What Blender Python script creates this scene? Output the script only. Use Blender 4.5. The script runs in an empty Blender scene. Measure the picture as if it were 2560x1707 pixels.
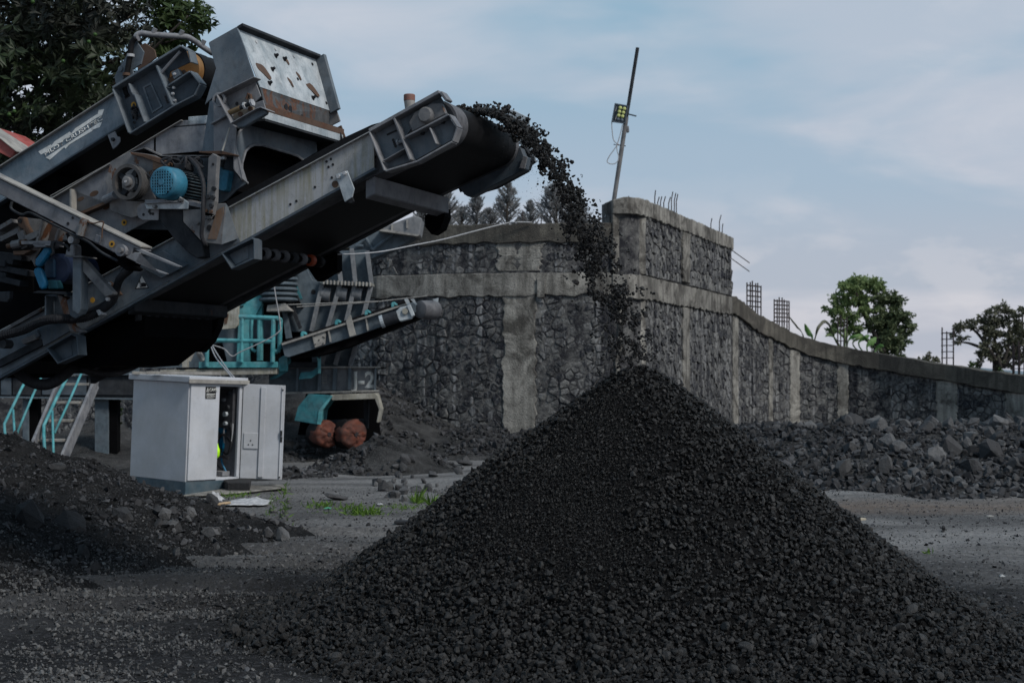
import bpy, bmesh, math, random
import numpy as np
from mathutils import Vector, Matrix

R = math.radians
SC = bpy.context.scene
COL = SC.collection

# ------------------------------------------------------------------ camera
cam_d = bpy.data.cameras.new('camera')
cam = bpy.data.objects.new('camera', cam_d)
COL.objects.link(cam)
cam.location = (0, 0, 2.0)
cam.rotation_euler = (R(90), 0, 0)
cam_d.lens = 50.0
cam_d.sensor_width = 36.0
cam_d.shift_y = 0.0299
cam_d.clip_end = 6000
cam_d.dof.use_dof = True
cam_d.dof.focus_distance = 11.6
cam_d.dof.aperture_fstop = 4.0
SC.camera = cam

# ------------------------------------------------------------------ world and sun
SUN_EL, SUN_AZ = R(44), R(128)          # azimuth clockwise from +Y: behind the camera, to the right
world = bpy.data.worlds.new('World')
SC.world = world
world.use_nodes = True
wt = world.node_tree
for n in list(wt.nodes):
    wt.nodes.remove(n)
wo = wt.nodes.new('ShaderNodeOutputWorld')
bg = wt.nodes.new('ShaderNodeBackground')
bg.inputs['Strength'].default_value = 0.088
sky = wt.nodes.new('ShaderNodeTexSky')
sky.sky_type = 'NISHITA'
sky.sun_disc = False
sky.sun_elevation = SUN_EL
sky.sun_rotation = SUN_AZ
sky.air_density = 1.0
sky.dust_density = 2.0
tc = wt.nodes.new('ShaderNodeTexCoord')
sep = wt.nodes.new('ShaderNodeSeparateXYZ')
wt.links.new(tc.outputs['Generated'], sep.inputs[0])
def wmath(op, a, b=None):
    m = wt.nodes.new('ShaderNodeMath'); m.operation = op
    for i, x in enumerate((a, b)):
        if x is None: continue
        if isinstance(x, (int, float)): m.inputs[i].default_value = x
        else: wt.links.new(x, m.inputs[i])
    return m.outputs[0]
zc = wmath('MAXIMUM', sep.outputs['Z'], 0.0)
den = wmath('ADD', zc, 0.13)
cmb = wt.nodes.new('ShaderNodeCombineXYZ')
wt.links.new(wmath('DIVIDE', sep.outputs['X'], den), cmb.inputs[0])
wt.links.new(wmath('DIVIDE', sep.outputs['Y'], den), cmb.inputs[1])
cmb.inputs[2].default_value = 3.7
def wnoise(scale, det, rough, dist, w=None):
    n = wt.nodes.new('ShaderNodeTexNoise')
    n.inputs['Scale'].default_value = scale
    n.inputs['Detail'].default_value = det
    n.inputs['Roughness'].default_value = rough
    n.inputs['Distortion'].default_value = dist
    wt.links.new(cmb.outputs[0], n.inputs['Vector'])
    return n.outputs['Fac']
def wramp(fac, stops):
    r = wt.nodes.new('ShaderNodeValToRGB')
    r.color_ramp.interpolation = 'EASE'
    els = r.color_ramp.elements
    while len(els) < len(stops): els.new(0.5)
    for e, (p, c) in zip(els, stops):
        e.position = p; e.color = (c[0], c[1], c[2], 1)
    wt.links.new(fac, r.inputs[0])
    return r.outputs[0]
def wmix(f, a, b):
    m = wt.nodes.new('ShaderNodeMix'); m.data_type = 'RGBA'
    if isinstance(f, (int, float)): m.inputs[0].default_value = f
    else: wt.links.new(f, m.inputs[0])
    for s, x in ((6, a), (7, b)):
        if isinstance(x, tuple): m.inputs[s].default_value = (*x, 1)
        else: wt.links.new(x, m.inputs[s])
    return m.outputs[2]
# overcast veil: blue-grey thin cloud with paler, slightly pink banks
veil = wramp(zc, [(0.0, (4.9, 5.2, 6.1)), (0.07, (4.5, 5.0, 5.95)), (0.14, (3.8, 4.9, 6.1)), (0.24, (2.7, 4.5, 5.9)), (1.0, (2.2, 3.8, 5.4))])
banks = wramp(wnoise(0.75, 5, 0.5, 0.4), [(0.43, (0, 0, 0)), (0.60, (1, 1, 1))])
fine = wramp(wnoise(2.1, 7, 0.6, 0.5), [(0.40, (0, 0, 0)), (0.75, (1, 1, 1))])
low = wramp(zc, [(0.02, (1, 1, 1)), (0.5, (0.55, 0.55, 0.55))])
bankcol = wmix(low, (5.7, 6.1, 6.9), (6.1, 6.1, 6.8))
f1 = wmath('MULTIPLY', banks, 0.62)
f2 = wmath('MULTIPLY', wmath('MULTIPLY', fine, banks), 0.5)
c1 = wmix(f1, veil, bankcol)
c2 = wmix(f2, c1, (7.0, 7.0, 7.5))
cn = wt.nodes.new('ShaderNodeTexNoise'); cn.inputs['Scale'].default_value = 13.0; cn.inputs['Detail'].default_value = 6; cn.inputs['Roughness'].default_value = 0.55
cmap = wt.nodes.new('ShaderNodeMapping'); cmap.inputs['Scale'].default_value = (1, 1, 2.2); cmap.inputs['Location'].default_value = (0.3, 0.1, 0.0)
wt.links.new(tc.outputs['Generated'], cmap.inputs['Vector']); wt.links.new(cmap.outputs[0], cn.inputs['Vector'])
cum = wramp(cn.outputs['Fac'], [(0.47, (0, 0, 0)), (0.60, (1, 1, 1))])
band = wramp(zc, [(0.0, (1, 1, 1)), (0.03, (1, 1, 1)), (0.17, (0, 0, 0))])
c3 = wmix(wmath('MULTIPLY', wmath('MULTIPLY', cum, band), 0.40), c2, (7.2, 7.0, 7.4))
cover = wmix(0.9, sky.outputs[0], c3)
wt.links.new(cover, bg.inputs['Color'])
wt.links.new(bg.outputs[0], wo.inputs['Surface'])

sun_d = bpy.data.lights.new('sun', 'SUN')
sun_d.energy = 2.5
sun_d.angle = R(14)
sun_d.color = (1.0, 0.96, 0.9)
sun = bpy.data.objects.new('sun', sun_d)
COL.objects.link(sun)
sdir = Vector((math.sin(SUN_AZ) * math.cos(SUN_EL), math.cos(SUN_AZ) * math.cos(SUN_EL), math.sin(SUN_EL)))
sun.rotation_euler = sdir.to_track_quat('Z', 'Y').to_euler()

SC.view_settings.view_transform = 'Standard'
SC.view_settings.look = 'None'
SC.view_settings.exposure = 0.2
SC.view_settings.gamma = 1.0
SC.view_settings.use_curve_mapping = False
SC.render.engine = 'CYCLES'
SC.cycles.use_denoising = True
SC.cycles.max_bounces = 6
SC.cycles.diffuse_bounces = 3

# ------------------------------------------------------------------ geometry of the place
FP, CX, HY, EYE = 3555.6, 1280.0, 930.0, 2.0
def W(u, v, d):
    return Vector(((u - CX) / FP * d, d, EYE + (HY - v) / FP * d))
def G(u, v, z=0.0):
    return W(u, v, (EYE - z) * FP / (v - HY))
# the screening machine's own frame: S along the conveyor, K across it (away from the road)
SX = Vector((0.933, -0.36, 0)).normalized()
KX = Vector((0.36, 0.933, 0)).normalized()
UP = Vector((0, 0, 1))
OK = 10.107
def U(u, v, k=0.0):
    a = (u - CX) / FP; b = (HY - v) / FP
    y = (OK + k) / (a * KX.x + KX.y)
    return Vector((a * y, y, EYE + b * y))
VIEWS = {'A': (0, 0, 3.672), 'B': (400, 0, 3.672), 'C': (0, 380, 3.672), 'D': (240, 300, 3.672), 'E': (800, 180, 3.672),
         'F': (0, 700, 3.672), 'G': (440, 500, 3.459), 'H': (300, 880, 3.357), 'I': (900, 450, 2.45), 'J': (1760, 620, 2.94),
         'K': (1760, 950, 2.94), 'L': (1400, 100, 3.136), 'M': (0, 1080, 2.501), 'N': (800, 880, 1.896), 'P': (0, 520, 7.35),
         'Q': (0, 720, 7.35), 'R': (640, 640, 4.9), 'S': (0, 1000, 4.9), 'T': (520, 220, 9.8), 'V': (780, 940, 4.9), 'X': (0, 0, 1)}
def px(view, *pts):
    ox, oy, s = VIEWS[view]
    return [(ox + x / s, oy + y / s) for x, y in pts]

# ------------------------------------------------------------------ mesh builder
LOC = {}
class MB:
    def __init__(s):
        s.v = []; s.f = []
    def add(s, verts, faces):
        o = len(s.v)
        s.v += [Vector(p) for p in verts]
        s.f += [[i + o for i in f] for f in faces]
        return s
    def prism(s, poly, vec):
        n = len(poly); vec = Vector(vec)
        vs = list(poly) + [p + vec for p in poly]
        fs = [list(range(n)), list(range(2 * n - 1, n - 1, -1))]
        fs += [[i, i + n, (i + 1) % n + n, (i + 1) % n] for i in range(n)]
        return s.add(vs, fs)
    def plate(s, pts, k, t):                      # traced outline standing at K = k, thickness t away from the viewer
        return s.prism([U(u, v, k) for u, v in pts], KX * t)
    def strip(s, pts, k, depth, width, side=1):   # a flange: polyline at k, standing out by depth towards the road, width in pixels to one side
        P = [U(u, v, k) for u, v in pts]
        for a, b in zip(P[:-1], P[1:]):
            d = (b - a).normalized(); nrm = d.cross(KX).normalized() * width * side
            s.prism([a, b, b + nrm, a + nrm], KX * depth)
        return s
    def ring(s, outer, inner, vec):
        n = len(outer); vec = Vector(vec)
        vs = outer + inner + [p + vec for p in outer] + [p + vec for p in inner]
        fs = []
        for i in range(n):
            j = (i + 1) % n
            fs += [[i, j, n + j, n + i], [2 * n + i, 3 * n + i, 3 * n + j, 2 * n + j],
                   [i, 2 * n + i, 2 * n + j, j], [n + i, n + j, 3 * n + j, 3 * n + i]]
        return s.add(vs, fs)
    def frame(s, d):
        d = d.normalized()
        a = d.cross(UP if abs(d.z) < 0.95 else Vector((1, 0, 0))).normalized()
        return a, d.cross(a).normalized()
    def cyl(s, p0, p1, r0, r1=None, n=20):
        p0 = Vector(p0); p1 = Vector(p1); r1 = r0 if r1 is None else r1
        a, b = s.frame(p1 - p0)
        vs = []
        for p, r in ((p0, r0), (p1, r1)):
            vs += [p + (a * math.cos(t * 2 * math.pi / n) + b * math.sin(t * 2 * math.pi / n)) * r for t in range(n)]
        fs = [list(range(n)), list(range(2 * n - 1, n - 1, -1))] + [[i, i + n, (i + 1) % n + n, (i + 1) % n] for i in range(n)]
        return s.add(vs, fs)
    def lathe(s, p0, axis, prof, n=28):           # prof: (distance along axis, radius)
        p0 = Vector(p0); axis = Vector(axis).normalized()
        a, b = s.frame(axis)
        vs = []
        for h, r in prof:
            vs += [p0 + axis * h + (a * math.cos(t * 2 * math.pi / n) + b * math.sin(t * 2 * math.pi / n)) * max(r, 1e-4) for t in range(n)]
        fs = []
        for q in range(len(prof) - 1):
            fs += [[q * n + i, q * n + (i + 1) % n, (q + 1) * n + (i + 1) % n, (q + 1) * n + i] for i in range(n)]
        fs += [list(range(n)), list(range(len(prof) * n - 1, len(prof) * n - n - 1, -1))]
        return s.add(vs, fs)
    def tube(s, pts, r, n=8, r1=None):
        pts = [Vector(p) for p in pts]
        m = len(pts); vs = []; prev = None
        for i, p in enumerate(pts):
            d = (pts[min(i + 1, m - 1)] - pts[max(i - 1, 0)])
            if d.length < 1e-9: d = Vector((0, 0, 1))
            d.normalize()
            if prev is None: a, b = s.frame(d)
            else:
                a = (prev - d * prev.dot(d)).normalized(); b = d.cross(a)
            prev = a
            rr = r if r1 is None else r + (r1 - r) * i / (m - 1)
            vs += [p + (a * math.cos(t * 2 * math.pi / n) + b * math.sin(t * 2 * math.pi / n)) * rr for t in range(n)]
        fs = [list(range(n)), list(range(m * n - 1, m * n - n - 1, -1))]
        for q in range(m - 1):
            fs += [[q * n + i, (q + 1) * n + i, (q + 1) * n + (i + 1) % n, q * n + (i + 1) % n] for i in range(n)]
        return s.add(vs, fs)
    def box(s, p, ax, ay, az):
        p = Vector(p); ax = Vector(ax); ay = Vector(ay); az = Vector(az)
        return s.prism([p, p + ax, p + ax + ay, p + ay], az)
    def beam(s, p0, p1, w, h, up=UP):
        p0 = Vector(p0); p1 = Vector(p1); d = (p1 - p0).normalized()
        a = d.cross(up).normalized(); b = a.cross(d).normalized()
        q = [p0 + a * w / 2 * x + b * h / 2 * y for x, y in ((-1, -1), (1, -1), (1, 1), (-1, 1))]
        return s.prism(q, p1 - p0)
    def quad(s, *p):
        return s.add(p, [list(range(len(p)))])
    def obj(s, name, m, parent=None, bevel=0.0, smooth=False, fix=True):
        me = bpy.data.meshes.new(name)
        base = LOC.get(parent.name, Vector()) if parent else Vector()
        me.from_pydata([tuple(p - base) for p in s.v], [], s.f)
        if fix:
            bm = bmesh.new(); bm.from_mesh(me)
            bmesh.ops.recalc_face_normals(bm, faces=bm.faces)
            bm.to_mesh(me); bm.free()
        if smooth:
            me.polygons.foreach_set('use_smooth', [True] * len(me.polygons))
        o = bpy.data.objects.new(name, me)
        COL.objects.link(o)
        if m is not None: me.materials.append(m)
        if parent is not None: o.parent = parent
        LOC[o.name] = base.copy()
        if bevel:
            b = o.modifiers.new('edge', 'BEVEL'); b.width = bevel; b.segments = 1; b.limit_method = 'ANGLE'; b.angle_limit = R(40)
        return o

def smooth_angle(o, ang=35):
    me = o.data
    me.polygons.foreach_set('use_smooth', [True] * len(me.polygons))
    bm = bmesh.new(); bm.from_mesh(me)
    for e in bm.edges:
        if len(e.link_faces) == 2 and e.calc_face_angle(0) > R(ang): e.smooth = False
    bm.to_mesh(me); bm.free()
    return o

def tag(o, label=None, cat=None, group=None, kind=None):
    if label: o['label'] = label
    if cat: o['category'] = cat
    if group: o['group'] = group
    if kind: o['kind'] = kind
    return o
def thing(name, loc, label, cat, group=None):
    o = bpy.data.objects.new(name, None)
    COL.objects.link(o)
    o.location = loc; o.empty_display_size = 0.2
    LOC[o.name] = Vector(loc)
    return tag(o, label, cat, group)
def circle(c, ax, ay, r, n=20):
    return [c + ax * (r * math.cos(2 * math.pi * i / n)) + ay * (r * math.sin(2 * math.pi * i / n)) for i in range(n)]
def bez(pts, n=8):                                # smooth curve through points (Catmull-Rom)
    pts = [Vector(p) for p in pts]; out = []
    q = [pts[0] * 2 - pts[1]] + pts + [pts[-1] * 2 - pts[-2]]
    for i in range(1, len(q) - 2):
        for j in range(n):
            t = j / n
            out.append(0.5 * ((2 * q[i]) + (q[i + 1] - q[i - 1]) * t + (2 * q[i - 1] - 5 * q[i] + 4 * q[i + 1] - q[i + 2]) * t * t
                              + (3 * q[i] - q[i - 1] - 3 * q[i + 1] + q[i + 2]) * t ** 3))
    out.append(pts[-1])
    return out
def text_mesh(body, p0, xdir, ydir, height, thick, name, m, parent, squash=1.0, bold=0.0):
    cu = bpy.data.curves.new('lettering', 'FONT'); cu.body = body; cu.size = 1.0; cu.extrude = 0.0; cu.offset = bold
    to = bpy.data.objects.new('lettering', cu); COL.objects.link(to)
    dg = bpy.context.evaluated_depsgraph_get()
    me = bpy.data.meshes.new_from_object(to.evaluated_get(dg))
    bpy.data.objects.remove(to); bpy.data.curves.remove(cu)
    xdir = Vector(xdir).normalized(); ydir = Vector(ydir).normalized(); nd = xdir.cross(ydir).normalized()
    k = height / 0.7
    base = LOC.get(parent.name, Vector()) if parent else Vector()
    for v in me.vertices:
        v.co = p0 + xdir * v.co.x * k * squash + ydir * v.co.y * k + nd * thick - base
    me.name = name
    o = bpy.data.objects.new(name, me); COL.objects.link(o)
    me.materials.clear(); me.materials.append(m)
    o.parent = parent; LOC[o.name] = base.copy()
    sol = o.modifiers.new('thick', 'SOLIDIFY'); sol.thickness = thick * 0.8; sol.offset = 0
    return o

# ------------------------------------------------------------------ numpy mesh from arrays
def np_mesh(name, V, T, m=None, shade=None, parent=None, smooth=False):
    """V (n,3) float, T (m,3) int triangles; shade: per-vertex float attribute"""
    me = bpy.data.meshes.new(name)
    base = np.array(LOC.get(parent.name, Vector())) if parent else np.zeros(3)
    V = (V - base).astype(np.float32); T = T.astype(np.int32)
    me.vertices.add(len(V)); me.vertices.foreach_set('co', V.ravel())
    me.loops.add(T.size); me.loops.foreach_set('vertex_index', T.ravel())
    me.polygons.add(len(T))
    me.polygons.foreach_set('loop_start', np.arange(0, T.size, 3, dtype=np.int32))
    me.polygons.foreach_set('use_smooth', np.full(len(T), smooth, dtype=bool))
    me.update(calc_edges=True)
    if shade is not None:
        at = me.attributes.new('shade', 'FLOAT', 'POINT')
        at.data.foreach_set('value', shade.astype(np.float32))
    if m is not None: me.materials.append(m)
    o = bpy.data.objects.new(name, me); COL.objects.link(o)
    if parent is not None: o.parent = parent
    LOC[o.name] = Vector(base)
    return o
def rock_variants(rng, count, npts, flat=(1, .85, .7), rough=0.25):
    out = []
    for i in range(count):
        p = rng.normal(size=(npts, 3)); p /= np.linalg.norm(p, axis=1)[:, None]
        p *= (1 - rough * rng.random((npts, 1)))
        p *= np.array(flat) * (1 + rng.normal(size=3) * 0.12)
        bm = bmesh.new()
        for q in p: bm.verts.new(q)
        r = bmesh.ops.convex_hull(bm, input=bm.verts)
        bmesh.ops.delete(bm, geom=[v for v in bm.verts if not v.link_faces], context='VERTS')
        bmesh.ops.triangulate(bm, faces=bm.faces)
        bm.verts.index_update()
        V = np.array([v.co[:] for v in bm.verts]); T = np.array([[v.index for v in f.verts] for f in bm.faces])
        bm.free()
        out.append((V, T))
    return out
def rand_rot(rng, n):
    q = rng.normal(size=(n, 4)); q /= np.linalg.norm(q, axis=1)[:, None]
    w, x, y, z = q.T
    return np.stack([np.stack([1 - 2 * (y * y + z * z), 2 * (x * y - z * w), 2 * (x * z + y * w)], -1),
                     np.stack([2 * (x * y + z * w), 1 - 2 * (x * x + z * z), 2 * (y * z - x * w)], -1),
                     np.stack([2 * (x * z - y * w), 2 * (y * z + x * w), 1 - 2 * (x * x + y * y)], -1)], -2)
def scatter(rng, P, size, variants):
    """stones at points P (n,3) with radius size (n,) -> V, T, shade"""
    n = len(P); pick = rng.integers(0, len(variants), n); rot = rand_rot(rng, n); sh = rng.random(n)
    Vs, Ts, Ss, off = [], [], [], 0
    for i, (v, t) in enumerate(variants):
        idx = np.where(pick == i)[0]
        if not len(idx): continue
        vv = np.einsum('nij,vj->nvi', rot[idx], v) * size[idx][:, None, None] + P[idx][:, None, :]
        tt = t[None] + (np.arange(len(idx)) * len(v))[:, None, None] + off
        Vs.append(vv.reshape(-1, 3)); Ts.append(tt.reshape(-1, 3)); Ss.append(np.repeat(sh[idx], len(v)))
        off += len(idx) * len(v)
    return np.concatenate(Vs), np.concatenate(Ts), np.concatenate(Ss)
# value noise on numpy arrays
_NR = np.random.default_rng(5); _NT = _NR.random((256, 256))
def vnoise(x, y, s=1.0, o=0):
    x = np.asarray(x) * s + o * 17.3; y = np.asarray(y) * s + o * 9.1
    xi = np.floor(x).astype(int); yi = np.floor(y).astype(int); fx = x - xi; fy = y - yi
    fx = fx * fx * (3 - 2 * fx); fy = fy * fy * (3 - 2 * fy)
    t = lambda a, b: _NT[a & 255, b & 255]
    return (t(xi, yi) * (1 - fx) + t(xi + 1, yi) * fx) * (1 - fy) + (t(xi, yi + 1) * (1 - fx) + t(xi + 1, yi + 1) * fx) * fy
def fbm(x, y, s=1.0, o=0, n=4):
    r = 0; a = 0.5
    for i in range(n):
        r = r + a * vnoise(x, y, s * 2 ** i, o + i); a *= 0.5
    return r
def grid_tris(nx, ny):
    i = np.arange(nx - 1)[:, None] * ny + np.arange(ny - 1)[None]
    i = i.ravel()
    return np.concatenate([np.stack([i, i + ny, i + ny + 1], 1), np.stack([i, i + ny + 1, i + 1], 1)])

# ------------------------------------------------------------------ materials
class NT:
    def __init__(s, name):
        s.m = bpy.data.materials.new(name); s.m.use_nodes = True
        s.t = s.m.node_tree
        s.b = s.t.nodes['Principled BSDF']
        s.tc = s.t.nodes.new('ShaderNodeTexCoord')
        s.geo = s.t.nodes.new('ShaderNodeNewGeometry')
    def link(s, a, b): s.t.links.new(a, b)
    def map(s, scale=(1, 1, 1), rot=(0, 0, 0), src='pos'):
        n = s.t.nodes.new('ShaderNodeMapping')
        n.inputs['Scale'].default_value = scale; n.inputs['Rotation'].default_value = rot
        s.link(s.geo.outputs['Position'] if src == 'pos' else s.tc.outputs['Object'], n.inputs['Vector'])
        return n.outputs[0]
    def noise(s, scale, det=4, rough=0.55, dist=0.0, vec=None, src='pos'):
        n = s.t.nodes.new('ShaderNodeTexNoise')
        n.inputs['Scale'].default_value = scale; n.inputs['Detail'].default_value = det
        n.inputs['Roughness'].default_value = rough; n.inputs['Distortion'].default_value = dist
        s.link(vec if vec is not None else (s.geo.outputs['Position'] if src == 'pos' else s.tc.outputs['Object']), n.inputs['Vector'])
        return n.outputs['Fac']
    def vor(s, scale, vec=None, feat='F1'):
        n = s.t.nodes.new('ShaderNodeTexVoronoi'); n.feature = feat
        n.inputs['Scale'].default_value = scale
        s.link(vec if vec is not None else s.geo.outputs['Position'], n.inputs['Vector'])
        return n.outputs['Distance']
    def ramp(s, fac, *stops):
        r = s.t.nodes.new('ShaderNodeValToRGB')
        e = r.color_ramp.elements
        while len(e) < len(stops): e.new(0.5)
        for q, (p, c) in zip(e, stops):
            q.position = p
            q.color = (c, c, c, 1) if isinstance(c, (int, float)) else (*c, 1)
        s.link(fac, r.inputs[0])
        return r.outputs[0]
    def mix(s, f, a, b, mode='MIX'):
        m = s.t.nodes.new('ShaderNodeMix'); m.data_type = 'RGBA'; m.blend_type = mode
        if isinstance(f, (int, float)): m.inputs[0].default_value = f
        else: s.link(f, m.inputs[0])
        for i, x in ((6, a), (7, b)):
            if isinstance(x, tuple): m.inputs[i].default_value = (*x, 1)
            elif isinstance(x, (int, float)): m.inputs[i].default_value = (x, x, x, 1)
            else: s.link(x, m.inputs[i])
        return m.outputs[2]
    def math(s, op, a, b):
        m = s.t.nodes.new('ShaderNodeMath'); m.operation = op
        for i, x in ((0, a), (1, b)):
            if isinstance(x, (int, float)): m.inputs[i].default_value = x
            else: s.link(x, m.inputs[i])
        return m.outputs[0]
    def attr(s, name='shade'):
        a = s.t.nodes.new('ShaderNodeAttribute'); a.attribute_name = name
        return a.outputs['Fac']
    def objrand(s):
        a = s.t.nodes.new('ShaderNodeObjectInfo')
        return a.outputs['Random']
    def bump(s, h, strength=0.3, dist=0.01):
        n = s.t.nodes.new('ShaderNodeBump'); n.inputs['Strength'].default_value = strength; n.inputs['Distance'].default_value = dist
        s.link(h, n.inputs['Height']); s.link(n.outputs[0], s.b.inputs['Normal'])
    def out(s, col, rough=0.7, metal=0.0, spec=None):
        if isinstance(col, tuple): s.b.inputs['Base Color'].default_value = (*col, 1)
        else: s.link(col, s.b.inputs['Base Color'])
        if isinstance(rough, (int, float)): s.b.inputs['Roughness'].default_value = rough
        else: s.link(rough, s.b.inputs['Roughness'])
        s.b.inputs['Metallic'].default_value = metal
        if spec is not None: s.b.inputs['Specular IOR Level'].default_value = spec
        return s.m

def painted(name, base, alt, rust=0.0, dust=(0.16, 0.16, 0.16), dusty=0.35, streak=0.0, streakcol=(0.10, 0.09, 0.03), rough=0.6, scale=5.0, specks=0.5, spec=0.22, grime=0.6):
    n = NT(name)
    c = n.mix(n.ramp(n.noise(scale, 6, 0.6, 0.4), (0.36, 0.0), (0.64, 1.0)), tuple(x * 0.82 for x in base), tuple(x * 1.1 for x in alt))
    gm = n.ramp(n.noise(scale * 1.7, 7, 0.72, 0.8, vec=n.map((1, 1, 0.55), (0.7, 0.1, 0.4))), (0.50, 0.0), (0.70, grime))
    c = n.mix(gm, c, tuple(x * 0.3 for x in base))
    # settled dust in blotches
    d = n.ramp(n.noise(scale * 0.6, 7, 0.7, 0.3, vec=n.map((1, 1, 1.4), (0.3, 0.2, 0.9))), (0.42, 0.0), (0.72, 1.0))
    c = n.mix(n.math('MULTIPLY', d, dusty), c, dust)
    if streak:
        sv = n.map((26, 26, 1.6))
        st = n.ramp(n.noise(1.0, 5, 0.65, vec=sv), (0.44, 0.0), (0.7, 1.0))
        big = n.ramp(n.noise(1.7, 3, 0.5), (0.42, 0.0), (0.62, 1.0))
        c = n.mix(n.math('MULTIPLY', n.math('MULTIPLY', st, big), streak), c, streakcol)
        c = n.mix(n.math('MULTIPLY', st, streak * 0.35), c, tuple(x * 0.45 for x in base))
    if rust:
        rv = n.noise(scale * 0.9, 8, 0.68, 0.6, vec=n.map((1, 1, 0.7), (0.1, 0.5, 1.9)))
        lo = 0.74 - 0.24 * rust
        rm = n.ramp(rv, (lo, 0.0), (lo + 0.035, 1.0))
        rc = n.ramp(n.noise(34, 4, 0.6), (0.3, (0.045, 0.022, 0.014)), (0.7, (0.125, 0.055, 0.028)))
        c = n.mix(rm, c, rc)
    if specks:
        sp = n.ramp(n.noise(95, 2, 0.5), (0.66, 0.0), (0.72, specks))
        c = n.mix(sp, c, (0.02, 0.02, 0.022))
    n.bump(n.noise(60, 5, 0.65), 0.12, 0.006)
    r = n.math('ADD', n.math('MULTIPLY', n.noise(scale * 2, 4), 0.3), rough - 0.15)
    return n.out(c, r, 0.0, spec)
def plain(name, col, rough=0.7, metal=0.0, var=0.25, scale=12.0, spec=0.2):
    n = NT(name)
    c = n.mix(n.ramp(n.noise(scale, 5, 0.6), (0.3, 0.0), (0.7, 1.0)), tuple(x * (1 - var) for x in col), tuple(min(1, x * (1 + var)) for x in col))
    n.bump(n.noise(scale * 6, 4, 0.6), 0.1, 0.004)
    return n.out(c, rough, metal, spec)
def stone_mat(name, dark, light, scale=30.0, spread=1.0, bump=0.5, bdist=0.01, spec=0.3, rough=0.85, per='attr', warm=None):
    n = NT(name)
    f = n.attr() if per == 'attr' else n.objrand()
    c = n.mix(n.math('POWER', f, 1.0 + spread), dark, light)
    c = n.mix(n.ramp(n.noise(scale, 6, 0.65), (0.35, 0.55), (0.75, 0.0)), c, tuple(x * 0.45 for x in dark))
    if warm: c = n.mix(n.ramp(n.noise(scale * 0.05, 3), (0.55, 0.0), (0.7, 0.5)), c, warm)
    n.bump(n.noise(scale * 2.2, 5, 0.7), bump, bdist)
    return n.out(c, rough, 0.0, spec)

M = {}
M['blue'] = painted('blue grey paint', (0.08, 0.105, 0.13), (0.115, 0.138, 0.16), rust=0.18, streak=0.3, streakcol=(0.19, 0.185, 0.18), dusty=0.5, dust=(0.16, 0.16, 0.165))
M['bluedk'] = painted('dark blue paint', (0.042, 0.062, 0.082), (0.062, 0.08, 0.10), rust=0.08, streak=0.25, streakcol=(0.13, 0.125, 0.12), dusty=0.45, dust=(0.10, 0.10, 0.105))
M['grey'] = painted('dusty grey paint', (0.145, 0.152, 0.172), (0.195, 0.196, 0.206), rust=0.25, streak=0.35, streakcol=(0.075, 0.07, 0.066), dusty=0.35, dust=(0.27, 0.26, 0.25))
M['pale'] = painted('pale and sky-lit plate', (0.30, 0.35, 0.385), (0.40, 0.43, 0.45), rust=0.0, dusty=0.3, dust=(0.26, 0.26, 0.27), streak=0.12, streakcol=(0.12, 0.12, 0.13), specks=0.8)  # pale tone also carries the sky light on shield and hopper front
M['beam'] = painted('weathered beam paint', (0.36, 0.355, 0.345), (0.30, 0.30, 0.31), rust=0.08, dusty=0.3, dust=(0.40, 0.385, 0.35), streak=0.75, streakcol=(0.19, 0.165, 0.055))
M['greyrust'] = painted('rusty grey paint', (0.105, 0.105, 0.113), (0.15, 0.147, 0.147), rust=0.7, dusty=0.4, dust=(0.2, 0.19, 0.18))  # base darkened in place of shade over the tail clutter
M['rust'] = painted('rusted steel', (0.095, 0.05, 0.03), (0.07, 0.04, 0.027), rust=0.6, dusty=0.25, dust=(0.15, 0.12, 0.09))
M['darksteel'] = painted('dark dirty shaded steel', (0.018, 0.021, 0.026), (0.030, 0.033, 0.038), rust=0.15, dusty=0.3, dust=(0.05, 0.049, 0.048), rough=0.8, spec=0.12)  # dark tone also stands in for shade on far and under parts
M['blacksteel'] = plain('shade-black steel', (0.003, 0.003, 0.0035), 0.95, spec=0.05)  # black stands in for deep shade under and inside the machines
M['rubber'] = plain('black rubber', (0.008, 0.008, 0.009), 0.65, var=0.3, scale=30, spec=0.12)
M['rubberworn'] = painted('worn dusty rubber', (0.065, 0.067, 0.075), (0.10, 0.10, 0.108), dusty=0.4, dust=(0.16, 0.16, 0.17), rough=0.75, scale=9)
M['hose'] = plain('hose rubber', (0.022, 0.022, 0.025), 0.65, var=0.35, scale=40)
M['motorblue'] = painted('motor blue paint', (0.022, 0.125, 0.20), (0.035, 0.16, 0.24), dusty=0.35, dust=(0.15, 0.19, 0.22), specks=0.3, rough=0.5)
M['leverblue'] = painted('lever blue paint', (0.0, 0.10, 0.20), (0.004, 0.12, 0.23), dusty=0.08, specks=0.2, rough=0.45)
M['white'] = painted('white print', (0.62, 0.62, 0.60), (0.70, 0.70, 0.68), dusty=0.15, dust=(0.5, 0.45, 0.22), rough=0.55, specks=0.6)
M['black'] = plain('black print', (0.012, 0.012, 0.014), 0.6)
M['steel'] = painted('bright bolt steel', (0.34, 0.35, 0.37), (0.45, 0.45, 0.46), dusty=0.3, rough=0.4)
M['orange'] = plain('orange plastic', (0.22, 0.04, 0.015), 0.6)
M['yellowring'] = plain('yellow ring paint', (0.42, 0.22, 0.03), 0.6)
M['turq'] = painted('turquoise paint', (0.045, 0.235, 0.265), (0.075, 0.285, 0.31), rust=0.1, dusty=0.35, dust=(0.22, 0.25, 0.26), specks=0.4)
M['turqdk'] = painted('deep turquoise paint', (0.02, 0.12, 0.15), (0.03, 0.15, 0.175), rust=0.1, dusty=0.2)
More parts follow.
